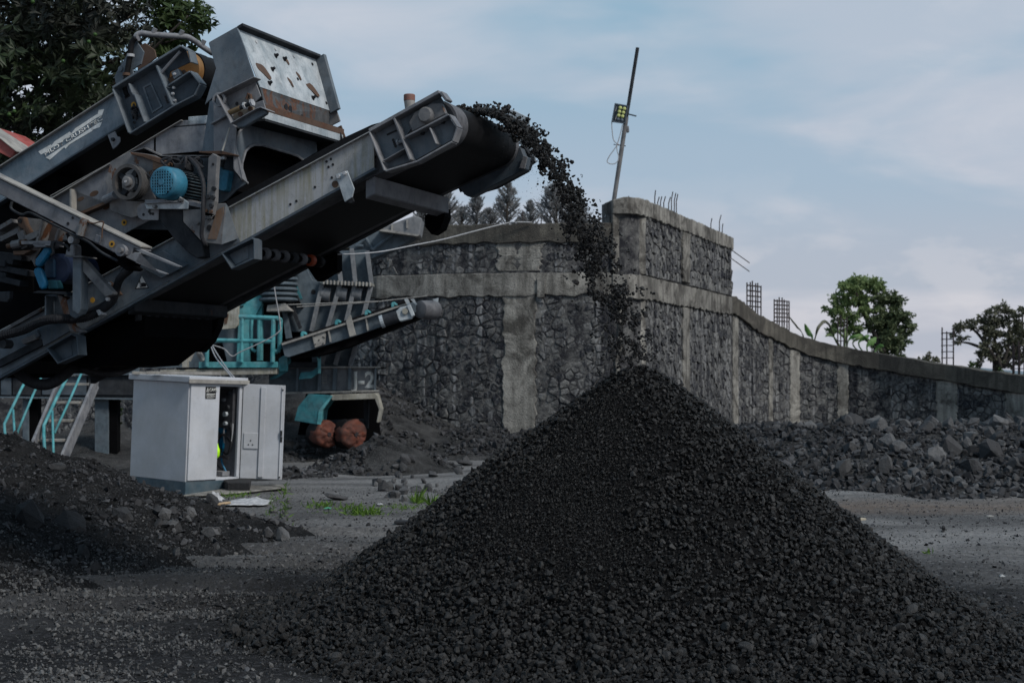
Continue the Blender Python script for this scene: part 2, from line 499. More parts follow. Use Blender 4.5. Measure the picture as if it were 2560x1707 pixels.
M['jaw'] = painted('slate machine paint', (0.075, 0.10, 0.122), (0.09, 0.115, 0.135), rust=0.05, dusty=0.4, dust=(0.11, 0.115, 0.125))
M['jawedge'] = painted('dusty flange edge', (0.22, 0.21, 0.205), (0.28, 0.27, 0.25), dusty=0.4, dust=(0.33, 0.31, 0.27))
M['ribedge'] = painted('slate flange edge', (0.13, 0.14, 0.155), (0.17, 0.175, 0.185), dusty=0.5, dust=(0.21, 0.205, 0.2))
M['cream'] = painted('stained cream steel', (0.26, 0.25, 0.22), (0.32, 0.31, 0.28), rust=0.2, dusty=0.4, dust=(0.3, 0.27, 0.18), streak=0.5, streakcol=(0.1, 0.07, 0.03))
M['cab'] = painted('cabinet enamel', (0.455, 0.47, 0.505), (0.42, 0.435, 0.47), rust=0.0, dusty=0.35, dust=(0.40, 0.38, 0.35), streak=0.12, streakcol=(0.3, 0.27, 0.24), grime=0.10, scale=1.5, specks=0.6, rough=0.5)
M['cabbase'] = painted('cabinet plinth paint', (0.05, 0.085, 0.11), (0.07, 0.10, 0.12), dusty=0.3)
M['tarp'] = painted('orange tarpaulin', (0.17, 0.048, 0.027), (0.07, 0.026, 0.02), dusty=0.85, dust=(0.04, 0.036, 0.034), scale=6, rough=0.75)
M['cable'] = plain('white cable sheath', (0.30, 0.30, 0.31), 0.7)
# ================================================================== ground
def ground_mat():
    n = NT('yard ground')
    pos = n.geo.outputs['Position']
    # compacted grey grit against dark damp fines, drawn out along the wheel tracks
    tr = n.noise(1.0, 6, 0.62, 0.4, vec=n.map((0.22, 0.75, 1), (0, 0, R(-8))))
    sx = n.t.nodes.new('ShaderNodeSeparateXYZ'); n.link(pos, sx.inputs[0])
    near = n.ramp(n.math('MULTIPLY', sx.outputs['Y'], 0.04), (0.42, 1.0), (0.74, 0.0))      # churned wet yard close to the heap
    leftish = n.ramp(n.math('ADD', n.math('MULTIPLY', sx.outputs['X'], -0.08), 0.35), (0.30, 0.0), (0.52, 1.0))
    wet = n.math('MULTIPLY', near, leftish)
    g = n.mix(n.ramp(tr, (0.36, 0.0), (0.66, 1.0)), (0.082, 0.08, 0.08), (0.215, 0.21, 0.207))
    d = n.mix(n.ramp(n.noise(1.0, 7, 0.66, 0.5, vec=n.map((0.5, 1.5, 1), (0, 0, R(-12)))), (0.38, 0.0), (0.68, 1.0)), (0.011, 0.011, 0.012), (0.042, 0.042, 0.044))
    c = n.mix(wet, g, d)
    # brown clay band near the far rubble
    by = n.ramp(n.math('ADD', n.math('MULTIPLY', sx.outputs['Y'], 0.1), n.math('MULTIPLY', n.noise(0.6, 4), 0.35)), (2.22, 0.0), (2.32, 1.0), (2.40, 1.0), (2.52, 0.0)) if False else None
    ba = n.math('ABSOLUTE', n.math('SUBTRACT', n.math('ADD', sx.outputs['Y'], n.math('MULTIPLY', n.noise(0.5, 4), 2.4)), 22.4), 0)
    bm_ = n.ramp(n.math('MULTIPLY', ba, 0.5), (0.1, 1.0), (0.75, 0.0))
    rx = n.ramp(n.math('MULTIPLY', sx.outputs['X'], 0.1), (0.1, 0.0), (0.35, 1.0))
    c = n.mix(n.math('MULTIPLY', n.math('MULTIPLY', bm_, rx), 0.55), c, (0.15, 0.105, 0.075))
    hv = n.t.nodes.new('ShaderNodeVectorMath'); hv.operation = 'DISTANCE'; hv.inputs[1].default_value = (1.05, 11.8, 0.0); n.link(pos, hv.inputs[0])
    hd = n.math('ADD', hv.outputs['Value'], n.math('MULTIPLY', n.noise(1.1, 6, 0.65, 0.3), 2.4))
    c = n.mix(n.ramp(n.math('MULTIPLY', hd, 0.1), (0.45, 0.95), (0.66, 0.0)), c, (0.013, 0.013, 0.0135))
    sp = n.ramp(n.noise(19, 5, 0.72), (0.50, 0.0), (0.62, 0.75))
    c = n.mix(sp, c, (0.04, 0.04, 0.045))
    sp2 = n.ramp(n.noise(14, 5, 0.72, vec=n.map((1, 1, 1), (0.4, 0.7, 0.2))), (0.56, 0.0), (0.66, 0.6))
    c = n.mix(n.math('MULTIPLY', sp2, n.math('SUBTRACT', 1.0, n.math('MULTIPLY', wet, 0.75))), c, (0.24, 0.24, 0.25))
    h = n.math('ADD', n.noise(26, 6, 0.7), n.math('MULTIPLY', n.noise(5, 4), 1.5))
    n.bump(h, 0.8, 0.05)
    return n.out(c, 0.95, 0, 0.08)
M['ground'] = ground_mat()
HX, HYY = 1.05, 11.8
def gz(x, y):
    r = np.hypot(x - HX, y - HYY)
    h = 0.09 * (fbm(x, y, 0.9, 3, 4) - 0.45)
    # ruts left by wheels, curving past the heap on the left
    q = y - 14.6 + 0.16 * (x + 3.5) ** 2 * 0.25
    for c0 in (-2.6, -1.35, 0.1, 1.3, 3.1):
        h = h - 0.07 * np.exp(-((q - c0 - 0.35 * vnoise(x, y, 0.5, 9)) / 0.16) ** 2) * np.clip((0.6 - x) / 1.5, 0, 1)
        h = h + 0.05 * np.exp(-((q - c0 - 0.35 * vnoise(x, y, 0.5, 9) - 0.33) / 0.17) ** 2) * np.clip((0.6 - x) / 1.5, 0, 1)
    return h * np.clip((90 - y) / 60, 0, 1)
def build_ground():
    ys = np.concatenate([np.linspace(-6, 7.5, 14), np.linspace(7.6, 26, 300), np.linspace(26.3, 60, 70), np.array([70, 90, 130, 200, 400, 900, 2500, 5500])])
    xs = np.concatenate([np.array([-3500, -900, -300, -100, -50, -30, -20, -14]), np.linspace(-11, 14, 330), np.array([17, 22, 30, 50, 100, 300, 900, 3500])])
    X, Y = np.meshgrid(xs, ys, indexing='ij')
    Z = gz(X, Y) + 0.02 * (fbm(X, Y, 6, 2, 3) - 0.45) * (np.abs(X) < 15) * (Y < 40)
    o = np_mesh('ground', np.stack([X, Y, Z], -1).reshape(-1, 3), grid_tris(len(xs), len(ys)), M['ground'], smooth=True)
    tag(o, kind='structure')
build_ground()

# ================================================================== loose soil
def soil_mat(name, a, b, s=7.0):
    n = NT(name)
    c = n.mix(n.ramp(n.noise(s * 0.35, 6, 0.65, 0.4), (0.36, 0.0), (0.66, 1.0)), a, b)
    c = n.mix(n.ramp(n.noise(55, 4, 0.6), (0.55, 0.0), (0.68, 0.75)), c, tuple(x * 2.4 for x in b))
    n.bump(n.math('ADD', n.noise(40, 5, 0.7), n.math('MULTIPLY', n.noise(9, 4), 1.4)), 1.0, 0.05)
    return n.out(c, 0.95, 0, 0.06)
M['soil'] = soil_mat('black volcanic soil', (0.007, 0.007, 0.0075), (0.024, 0.0238, 0.0245))
M['soil2'] = soil_mat('ashy soil bank', (0.016, 0.016, 0.0165), (0.065, 0.064, 0.064), 5)
M['heapbase'] = soil_mat('heap fines', (0.006, 0.006, 0.0065), (0.012, 0.012, 0.0125), 12)

def mound_h(x, y):
    d = -(x + 2.95) * 0.955 + (y - 17.0) * 0.297
    d = d + 0.5 * (fbm(x, y, 0.8, 5) - 0.45)
    h = 0.33 * np.clip(d, 0, 99) ** 0.95 + 0.35 * np.clip(d, -2, 0)
    h = np.minimum(h, 1.3 + 0.25 * fbm(x, y, 0.5, 2))
    h = h - 0.75 * np.clip(y - 17.9 - 0.4 * vnoise(x, y, 0.6, 4), 0, 99)
    h = h - 0.3 * np.clip(11.6 - y, 0, 9)
    # slumped terraces
    h = h + 0.30 * (fbm(x * 0.6 + y * 0.5, y * 0.9 - x * 0.3, 1.3, 8) - 0.46) * np.clip(d * 1.5, 0, 1) + 0.13 * (fbm(x, y, 3.6, 6) - .45) * np.clip(d * 2, 0, 1)
    return h
def hf(name, fn, x0, x1, y0, y1, nx, ny, m, drop=0.12):
    xs = np.linspace(x0, x1, nx); ys = np.linspace(y0, y1, ny)
    X, Y = np.meshgrid(xs, ys, indexing='ij')
    Z = np.maximum(fn(X, Y), -drop)
    V = np.stack([X, Y, Z], -1).reshape(-1, 3)
    T = grid_tris(nx, ny)
    zmin = V[:, 2][T].max(1)
    T = T[zmin > -drop + 0.02]
    used = np.unique(T); re = -np.ones(len(V), int); re[used] = np.arange(len(used))
    return np_mesh(name, V[used], re[T], m, smooth=True)
mound = hf('earth_mound', mound_h, -13, -2.4, 9.5, 20, 290, 290, M['soil'])
tag(mound, 'dark slumped mound of black earth with boulders, below the steel stairs', 'earth mound')

rng = np.random.default_rng(11)
RV8 = rock_variants(rng, 24, 7, (1, .85, .75), 0.2)
RV20 = rock_variants(rng, 18, 10, (1, .85, .7), 0.25)
RV36 = rock_variants(rng, 24, 13, (1, .86, .72), 0.22)
RVBIG = rock_variants(rng, 14, 26, (1, .82, .7), 0.18)
M['gravel'] = stone_mat('heap gravel', (0.008, 0.0078, 0.0079), (0.056, 0.0545, 0.054), scale=70, spread=1.2, bump=1.0, bdist=0.006, spec=0.2, rough=0.55)
M['pebble'] = stone_mat('yard pebbles', (0.045, 0.045, 0.047), (0.16, 0.158, 0.156), scale=60, spread=0.8, bump=0.6, bdist=0.004)
M['mgrit'] = stone_mat('mound grit', (0.018, 0.018, 0.020), (0.10, 0.101, 0.108), scale=60, spread=1.4, bump=0.6, bdist=0.004)

# grit and crumbs lying on the mound, part of it
N0 = 90000
px_ = rng.uniform(-10, -2.6, N0); py_ = rng.uniform(10.5, 19.0, N0)
hz = mound_h(px_, py_)
keep = (hz > -0.02) & (rng.random(N0) < 0.3 + 0.7 * (fbm(px_, py_, 1.1, 12) > 0.47))
px_, py_, hz = px_[keep], py_[keep], hz[keep]
sz = 0.006 + 0.014 * rng.random(len(px_)) ** 3 + 0.06 * rng.random(len(px_)) ** 30
V, T, S = scatter(rng, np.stack([px_, py_, hz + sz * 0.3], 1), sz, RV8)
o = np_mesh('grit', V, T, M['mgrit'], S, parent=None); o.parent = mound; tag(o, kind='stuff')

# ================================================================== the gravel heap
HZ = 2.16
def heap_h(x, y):
    dx, dy = x - HX, y - HYY
    r = np.hypot(dx, dy); ang = np.arctan2(dy, dx)
    wob = 1 + 0.035 * np.sin(ang * 3 + 0.7) + 0.02 * np.sin(ang * 5 + 2.0)
    rr = r * wob
    k = 0.775
    cone = HZ + 0.05 - k * np.sqrt(rr ** 2 + 0.03)
    w = 0.19 + 0.03 * np.clip(np.cos(ang - 3.9), 0, 1)
    h = w * np.log1p(np.exp(np.clip(cone / w, -30, 30)))
    h = h + 0.09 * (fbm(x, y, 1.4, 4) - 0.45) * np.clip(rr / 0.6, 0, 1) + 0.03 * (fbm(ang * 6, rr * 0.7, 1.0, 13) - .45) * np.clip(rr / 0.6, 0, 1) - 0.035 - 0.22 * np.clip(rr - 3.2, 0, 9)
    return h
heap = thing('gravel_heap', (HX, HYY, 0), 'tall black cone of crushed gravel under the falling stream', 'gravel heap')
def build_heap():
    nr, na = 150, 300
    rr = np.linspace(0.0, 4.6, nr); aa = np.linspace(0, 2 * np.pi, na)
    Rr, Aa = np.meshgrid(rr, aa, indexing='ij')
    X = HX + Rr * np.cos(Aa); Y = HYY + Rr * np.sin(Aa)
    Z = heap_h(X, Y) - 0.012 + 0.02 * (fbm(X, Y, 9, 3, 3) - .45)
    V = np.stack([X, Y, Z], -1).reshape(-1, 3); T = grid_tris(nr, na)
    T = T[(V[:, 2][T].max(1) > -0.05)]
    o = np_mesh('mass', V, T, M['heapbase'], parent=heap, smooth=True)
    # stones over the face one can see
    rng = np.random.default_rng(21)
    n = 125000
    r = 4.3 * np.sqrt(rng.random(n)); a = rng.uniform(0, 2 * np.pi, n)
    x = HX + r * np.cos(a); y = HYY + r * np.sin(a)
    front = np.sin(a) < 0.35
    deg = np.degrees(a)
    # a run of fines down the left front of the cone
    fin = np.exp(-((deg - 238 - 10 * (r - 1)) / 30) ** 2) * np.clip((2.3 - r) / 0.5, 0, 1) * np.clip((r - 0.18) / 0.25, 0, 1)
    fin = fin * (0.75 + 0.7 * (fbm(x, y, 2.0, 7) - 0.3))
    z = heap_h(x, y)
    prob = np.where(r < 2.7, 0.85, 0.95 * np.exp(-(r - 2.7) / (0.6 + 0.7 * np.clip(np.cos(a - 3.8), 0, 1)))) * (z > -0.03)
    coarse = front & (rng.random(n) < prob * np.clip(1.05 - 1.25 * fin, 0.06, 1))
    size = 0.0095 + 0.0115 * rng.random(n) + 0.018 * rng.random(n) ** 7
    size = size * (1 + 0.16 * np.clip(r - 1.2, 0, 1.5))
    size = np.where(fin > 0.5, size * 0.75, size)
    P = np.stack([x, y, z + size * rng.uniform(-0.25, 0.75, n)], 1)[coarse]; s = size[coarse]
    # the 260 largest near the viewer are pieces of their own
    score = s / (P[:, 1]); big = np.argsort(-score)[:260]
    mask = np.ones(len(P), bool); mask[big] = False
    V, T, S = scatter(rng, P[mask], s[mask], RV36)
    tag(np_mesh('gravel', V, T, M['gravel'], S, parent=heap), kind='stuff')
    for i in big:
        v, t = RVBIG[int(rng.integers(0, len(RVBIG)))]
        rot = rand_rot(rng, 1)[0]
        np_mesh('stone', (v @ rot.T) * s[i] * 1.06 + P[i], t, M['gravel'], np.full(len(v), rng.random()), parent=heap)
    # fines
    n = 110000
    r = 2.9 * np.sqrt(rng.random(n)); a = np.radians(rng.normal(240, 30, n))
    x = HX + r * np.cos(a); y = HYY + r * np.sin(a); z = heap_h(x, y)
    fin = np.exp(-((np.degrees(a) - 238 - 10 * (r - 1)) / 30) ** 2) * np.clip((2.3 - r) / 0.5, 0, 1) * np.clip((r - 0.18) / 0.25, 0, 1)
    kk_ = rng.random(n) < 0.12 + 0.6 * fin
    x, y, z = x[kk_], y[kk_], z[kk_]; n = len(x)
    s = 0.0045 + 0.006 * rng.random(n) ** 2 + 0.016 * rng.random(n) ** 25
    V, T, S = scatter(rng, np.stack([x, y, z + s * 0.2], 1), s, RV8)
    tag(np_mesh('fines', V, T, M['gravel'], S, parent=heap), kind='stuff')
build_heap()

# ================================================================== pebbles strewn over the yard
def build_pebbles():
    rng = np.random.default_rng(31)
    n = 120000
    d = 8.6 + 14 * rng.random(n) ** 1.6
    u = rng.uniform(-60, 1250, n)
    x = (u - CX) / FP * d
    pat = fbm(x * 0.45 + d * 0.1, d * 1.25, 1.0, 21, 5)
    dens = np.clip((pat - 0.49) * 7, 0.05, 1) * np.clip((17 - d) / 5, 0.10, 1)
    keep = (rng.random(n) < dens) & (np.hypot(x - HX, d - HYY) > 3.1) & (mound_h(x, d) < 0.22)
    x, d = x[keep], d[keep]
    s = 0.0045 + 0.017 * rng.random(len(x)) ** 2 + 0.03 * rng.random(len(x)) ** 14
    V, T, S = scatter(rng, np.stack([x, d, np.maximum(gz(x, d), mound_h(x, d)) + s * 0.35], 1), s, RV20[:10] if False else RV8)
    tag(np_mesh('gravel', V, T, M['pebble'], S), kind='stuff')
    # drifts of larger pale stones in the near left corner
    PU, PV, PS = [], [], []
    for (u0, v0, su, sv, num, r0, r1) in ((70, 1495, 75, 28, 330, .010, .034), (20, 1450, 50, 12, 60, .01, .03), (330, 1592, 120, 13, 330, .007, .026), (110, 1625, 100, 14, 220, .008, .028), (150, 1690, 150, 16, 380, .007, .024),
                                          (680, 1512, 190, 13, 600, .005, .018), (560, 1435, 190, 14, 380, .005, .016), (470, 1628, 130, 14, 260, .005, .02), (330, 1375, 70, 18, 90, .008, .03), (420, 1685, 200, 14, 120, .006, .034)):
        PU.append(rng.normal(u0, su, num)); PV.append(rng.normal(v0, sv, num)); PS.append(r0 + (r1 - r0) * rng.random(num) ** 2.2)
    PU, PV, PS = map(np.concatenate, (PU, PV, PS)); dd = 2.0 * FP / (PV - HY); xx = (PU - CX) / FP * dd
    zz = np.maximum(gz(xx, dd), mound_h(xx, dd)); ok = (zz < 0.5) & (np.hypot(xx - HX, dd - HYY) > 3.0)
    V, T, S = scatter(rng, np.stack([xx, dd, zz + PS * 0.4], 1)[ok], PS[ok], RV36)
    tag(np_mesh('pale_gravel', V, T, M['pebble'], S), kind='stuff')
    # sparse crumbs on the open ground right of the heap and in the middle
    n = 70000
    d = 9.5 + 15 * rng.random(n); u = rng.uniform(300, 2600, n); x = (u - CX) / FP * d
    keep = (np.hypot(x - HX, d - HYY) > 2.6) & (rng.random(n) < 0.25 + 0.75 * np.exp(-(np.hypot(x - HX, d - HYY) - 2.8) / 0.6))
    x, d = x[keep], d[keep]
    s = 0.004 + 0.011 * rng.random(len(x)) ** 1.5 + 0.03 * rng.random(len(x)) ** 18
    V, T, S = scatter(rng, np.stack([x, d, gz(x, d) + s * 0.3], 1), s, RV8)
    tag(np_mesh('gravel', V, T, M['mgrit'], S), kind='stuff')
build_pebbles()

# ================================================================== banks of soil at the walls
def bump_at(x, y, cx, cy, rx, ry, h, ang=0):
    c, s = math.cos(ang), math.sin(ang)
    a = (x - cx) * c + (y - cy) * s; b = -(x - cx) * s + (y - cy) * c
    q = np.sqrt((a / rx) ** 2 + (b / ry) ** 2)
    return h * np.clip(1 - q, 0, 1) ** 1.15
def bank_h(x, y):
    h = np.maximum.reduce([
        bump_at(x, y, -5.2, 37.5, 5.2, 6.5, 2.85),               # against the wall behind the crusher
        bump_at(x, y, -2.65, 29.2, 2.0, 1.9, 0.86, 0.5),         # ridge beside the wheels
        bump_at(x, y, -1.0, 36.0, 3.0, 5.0, 0.85),
        bump_at(x, y, 1.6, 37.0, 4.5, 4.0, 0.9),
        bump_at(x, y, -9.0, 31.0, 3.5, 5.0, 1.1),
        bump_at(x, y, -6.1, 27.6, 3.6, 2.0, 0.52),
    ])
    return h + 0.12 * (fbm(x, y, 1.1, 14) - 0.5) * np.clip(h * 3, 0, 1) + 0.06 * (fbm(x, y, 3.5, 15) - .5) * np.clip(h * 4, 0, 1) - 0.13
o = hf('soil_bank', bank_h, -13, 6.5, 24, 39.5, 230, 180, M['soil2']); tag(o, kind='structure')
def rub_h(x, y):
    edge = 22.6 + 0.5 * (fbm(x, y, 0.7, 17) - .5) + np.clip(6.6 - x, 0, 5) * 0.9
    h = np.clip((y - edge + 0.4) * 0.15, 0, 0.9)
    h = h * np.clip(1.15 - (y - 30.5) / 9, 0.12, 1)
    h = h * np.clip((x - 3.4) / 1.5, 0, 1)
    h = h + 0.22 * (fbm(x, y, 0.55, 18) - 0.45) * np.clip(h * 3, 0, 1)
    return h - 0.10
o = hf('rubble_bank', rub_h, 2.5, 30, 20.5, 52, 200, 200, M['soil2']); tag(o, kind='structure')

# individual rocks: copies share a few meshes
def rock_mesh(v, t, m):
    me = bpy.data.meshes.new('rock')
    me.from_pydata(v.tolist(), [], t.tolist()); me.materials.append(m)
    return me
M['rock'] = stone_mat('quarry rock', (0.045, 0.045, 0.048), (0.15, 0.149, 0.152), scale=14, spread=0.5, bump=0.9, bdist=0.03, per='obj')
M['rockdk'] = stone_mat('boulder in the mound', (0.022, 0.022, 0.024), (0.05, 0.05, 0.053), scale=12, spread=0.5, bump=1.0, bdist=0.03, per='obj')
def rocks_more(seed, count):
    rg = np.random.default_rng(seed)
    return rock_variants(rg, count, 20, (1, .8, .7), 0.22)
RM = [rock_mesh(v, t, M['rock']) for v, t in rocks_more(3, 16)]
RMD = [rock_mesh(v, t, M['rockdk']) for v, t in rocks_more(4, 5)]
def rock(p, r, label, group, me, rg, cat='rock', name='rock', flat=1.0, rot=None):
    o = bpy.data.objects.new(name, me); COL.objects.link(o)
    o.location = p; o.scale = (r, r * float(rg.uniform(.85, 1.1)), r * flat * float(rg.uniform(.8, 1.05)))
    o.rotation_euler = rot if rot else tuple(rg.uniform(0, 6.28, 3))
    LOC[o.name] = Vector(p)
    return tag(o, label, cat, group)
rg = np.random.default_rng(44)
# the long bank of broken rock below the low wall on the right
cnt = 0
for i in range(900):
    if cnt >= 175: break
    y = float(23.0 + 10 * rg.random() ** 1.3); u = float(rg.uniform(1960, 2640)); x = (u - CX) / FP * y
    h = float(rub_h(np.array(x), np.array(y)))
    if h < -0.03 or (u < 2100 and rg.random() < 0.75): continue
    r = float(0.07 + 0.24 * rg.random() ** 1.8)
    if y < 24.2: r *= 0.5
    if u < 2100: r *= 0.6
    rock((x, y, h + r * 0.32), r, 'dark broken rock in the long rubble bank below the low stone wall', 'rocks of the rubble bank', RM[int(rg.integers(0, 16))], rg)
    cnt += 1
# small rubble between them
n = 16000
yy = 22.4 + 12 * rg.random(n); uu = rg.uniform(1800, 2950, n); xx = (uu - CX) / FP * yy; hh = rub_h(xx, yy)
k = hh > -0.07; xx, yy, hh = xx[k], yy[k], hh[k]
s = 0.02 + 0.10 * rg.random(len(xx)) ** 3
V, T, S = scatter(rg, np.stack([xx, yy, hh + s * .3], 1), s, RV20)
tag(np_mesh('rubble', V, T, M['mgrit'], S), kind='stuff')
# the rocks at the toe of the earth mound
for i in range(56):
    u, v = (float(rg.uniform(395, 730)), 0)
    v = 1372 - 0.15 * (u - 395) + float(rg.normal(0, 20)) - 22 * (u > 560)
    p = G(u, v, 0); r = float(0.045 + 0.085 * rg.random() ** 1.5)
    hz = max(float(mound_h(np.array(p.x), np.array(p.y))), float(gz(np.array(p.x), np.array(p.y))))
    rock((p.x, p.y, hz + r * 0.4), r, 'grey rock among the loose stones at the toe of the earth mound', 'rocks at the toe of the mound', RM[int(rg.integers(0, 16))], rg)
# heart-shaped one and the embedded boulders
p = G(458, 1362); rock((p.x, p.y, 0.12), 0.2, 'largest grey wedge-shaped rock leaning on the toe of the mound', None, RM[2], rg, rot=(0.3, 0.2, 0.5))
def on_mound(u, v, d): return W(u, v, d)
for (u, v, r, lab, j) in ((172, 1312, 0.26, 'big flat-faced dark boulder half sunk in the earth mound', 0), (70, 1300, 0.26, 'rounded dark boulder at the left end of the mound face', 1),
                          (308, 1298, 0.17, 'upright dark boulder sticking out below the mound crest', 2), (142, 1168, 0.12, 'small dark boulder just under the mound crest', 3),
                          (205, 1385, 0.13, 'low dark boulder at the foot of the mound face', 4)):
    # march along the view ray to the mound
    for d in np.linspace(11, 19, 400):
        q = W(u, v, d)
        if q.z < float(mound_h(np.array(q.x), np.array(q.y))): break
    rock(tuple(q), r, lab, None, RMD[j], rg, 'boulder', 'boulder', rot=(0.4 * j, 0.3 + j, j * 1.3))
# rocks along the foot of the soil bank beside the crusher wheels
for i in range(58):
    u = float(rg.uniform(930, 1190)); v = float(1222 + rg.normal(0, 9)) if i < 20 else float(rg.uniform(1120, 1200))
    p = G(u, v, 0.05 if i < 22 else 0.3)
    h = max(float(bank_h(np.array(p.x), np.array(p.y))), 0)
    r = float(0.05 + 0.13 * rg.random() ** 1.5)
    rock((p.x, p.y, h + r * 0.3), r, 'grey rock along the foot of the ashy soil bank beside the crusher', 'rocks at the soil bank', RM[int(rg.integers(0, 16))], rg)
for (u, v, r, lab) in ((842, 1210, 0.2, 'wide pale flat rock in front of the ridge beside the wheels'), (838, 1140, 0.17, 'dark round rock in the shade under the crusher wheels'),
                       (1162, 1133, 0.2, 'single grey rock lying high on the dark bank left of the heap'), (950, 985, 0.24, 'pale tilted slab of rock at the end of the numbered beam')):
    p = G(u, v, 0.25) if v > 1100 else W(u, v, 33.5)
    h = float(bank_h(np.array(p.x), np.array(p.y)))
    rock((p.x, p.y, max(h, 0) + r * 0.25) if v > 1000 else tuple(p), r, lab, None, RM[int(r * 50) % 16], rg, flat=0.6, rot=(0.1, 0.25, 0.4))
n = 16000
yy = 24.5 + 13 * rg.random(n); uu = rg.uniform(700, 1330, n); xx = (uu - CX) / FP * yy; hh = bank_h(xx, yy)
k = (hh > -0.03) & (fbm(xx, yy, 0.8, 33) > 0.4); xx, yy, hh = xx[k], yy[k], hh[k]
s = 0.016 + 0.11 * rg.random(len(xx)) ** 7
V, T, S = scatter(rg, np.stack([xx, yy, hh + s * .3], 1), s, RV20)
tag(np_mesh('rubble', V, T, M['mgrit'], S), kind='stuff')
# strays on the yard
for (u, v, r, lab) in ((2183, 1343, 0.045, 'black stone bouncing clear of the right slope of the heap'), ):
    rock(tuple(W(u, v, 11.8)), r, lab, None, RMD[1], rg, 'stone', 'stone')
for (u, v, r) in ((2388, 1495, 0.035), (2522, 1497, 0.04), (2455, 1512, 0.025), (2540, 1536, 0.035), (2500, 1522, 0.03), (2358, 1325, 0.05), (921, 1318, 0.05), (838, 1318, 0.045), (875, 1318, 0.035),
                  (1000, 1305, 0.05), (842, 1386, 0.035), (2350, 1180, 0.03)):
    p = G(u, v); rock((p.x, p.y, r * 0.5), r, 'small black stone lying loose on the bare yard away from the heap', 'stray stones on the yard', RMD[int(r * 1000) % 5], rg, 'stone', 'stone')
# ================================================================== stone retaining walls
def wall_stone_mat():
    n = NT('wall stone')
    f = n.attr()
    c = n.mix(n.ramp(f, (0.20, 0.0), (0.95, 1.0)), (0.03, 0.032, 0.039), (0.20, 0.20, 0.197))
    c = n.mix(n.ramp(n.noise(5, 7, 0.72, 0.5), (0.40, 0.85), (0.58, 0.0)), c, (0.014, 0.0145, 0.018))
    sm = n.ramp(n.noise(2.6, 7, 0.72, 0.5), (0.50, 0.0), (0.66, 0.75))
    c = n.mix(sm, c, (0.20, 0.196, 0.187))
    gr = n.ramp(n.noise(11, 7, 0.74, 0.6), (0.50, 0.0), (0.66, 0.8))
    c = n.mix(gr, c, (0.19, 0.188, 0.185))
    st = n.ramp(n.noise(1.0, 6, 0.62, 0.2, vec=n.map((5.5, 5.5, 0.45))), (0.55, 0.0), (0.66, 1.0))
    c = n.mix(n.math('MULTIPLY', st, 0.75), c, (0.26, 0.26, 0.265))
    st2 = n.ramp(n.noise(1.0, 5, 0.6, 0.1, vec=n.map((3.2, 3.2, 0.22), (0, 0, 1.1))), (0.55, 0.0), (0.66, 0.75))
    c = n.mix(st2, c, (0.012, 0.013, 0.018))
    n.bump(n.noise(13, 6, 0.7), 0.9, 0.05)
    return n.out(c, 0.95, 0, 0.06)
def mortar_mat():
    n = NT('wall mortar')
    c = n.mix(n.ramp(n.noise(2.2, 7, 0.7, 0.4), (0.42, 0.0), (0.72, 1.0)), (0.03, 0.03, 0.034), (0.20, 0.197, 0.19))
    c = n.mix(n.ramp(n.noise(3.1, 5, 0.7, vec=n.map((1, 1, 1), (0.5, 0.2, 0.8))), (0.62, 0.0), (0.7, 0.85)), c, (0.30, 0.30, 0.31))
    n.bump(n.noise(16, 6, 0.7), 1.0, 0.05)
    return n.out(c, 0.95, 0, 0.06)
def concrete_mat(name, a, b, stain=0.8):
    n = NT(name)
    c = n.mix(n.ramp(n.noise(0.9, 6, 0.6, 0.3), (0.35, 0.0), (0.65, 1.0)), a, b)
    st = n.ramp(n.noise(1.0, 7, 0.65, 0.15, vec=n.map((4.5, 4.5, 0.35))), (0.44, 0.0), (0.70, 1.0))
    c = n.mix(n.math('MULTIPLY', st, stain), c, (0.035, 0.033, 0.031))
    bl = n.ramp(n.noise(1.1, 8, 0.74, 0.8), (0.45, 0.0), (0.60, 0.9))
    c = n.mix(bl, c, (0.055, 0.051, 0.047))
    sp = n.ramp(n.noise(17, 5, 0.7), (0.56, 0.0), (0.66, 0.65))
    c = n.mix(sp, c, (0.05, 0.047, 0.043))
    n.bump(n.noise(20, 7, 0.7), 0.8, 0.05)
    return n.out(c, 0.95, 0, 0.08)
M['wallstone'] = wall_stone_mat()
M['mortar'] = mortar_mat()
M['conc'] = concrete_mat('weathered concrete', (0.205, 0.197, 0.182), (0.31, 0.296, 0.27), 0.85)
M['plaster'] = concrete_mat('bare plaster', (0.25, 0.241, 0.222), (0.34, 0.326, 0.298), 0.6)
M['coping'] = concrete_mat('mossy coping', (0.085, 0.08, 0.07), (0.145, 0.134, 0.115), 0.9)
M['rebar'] = plain('rusty rebar', (0.045, 0.035, 0.035), 0.8, scale=30)

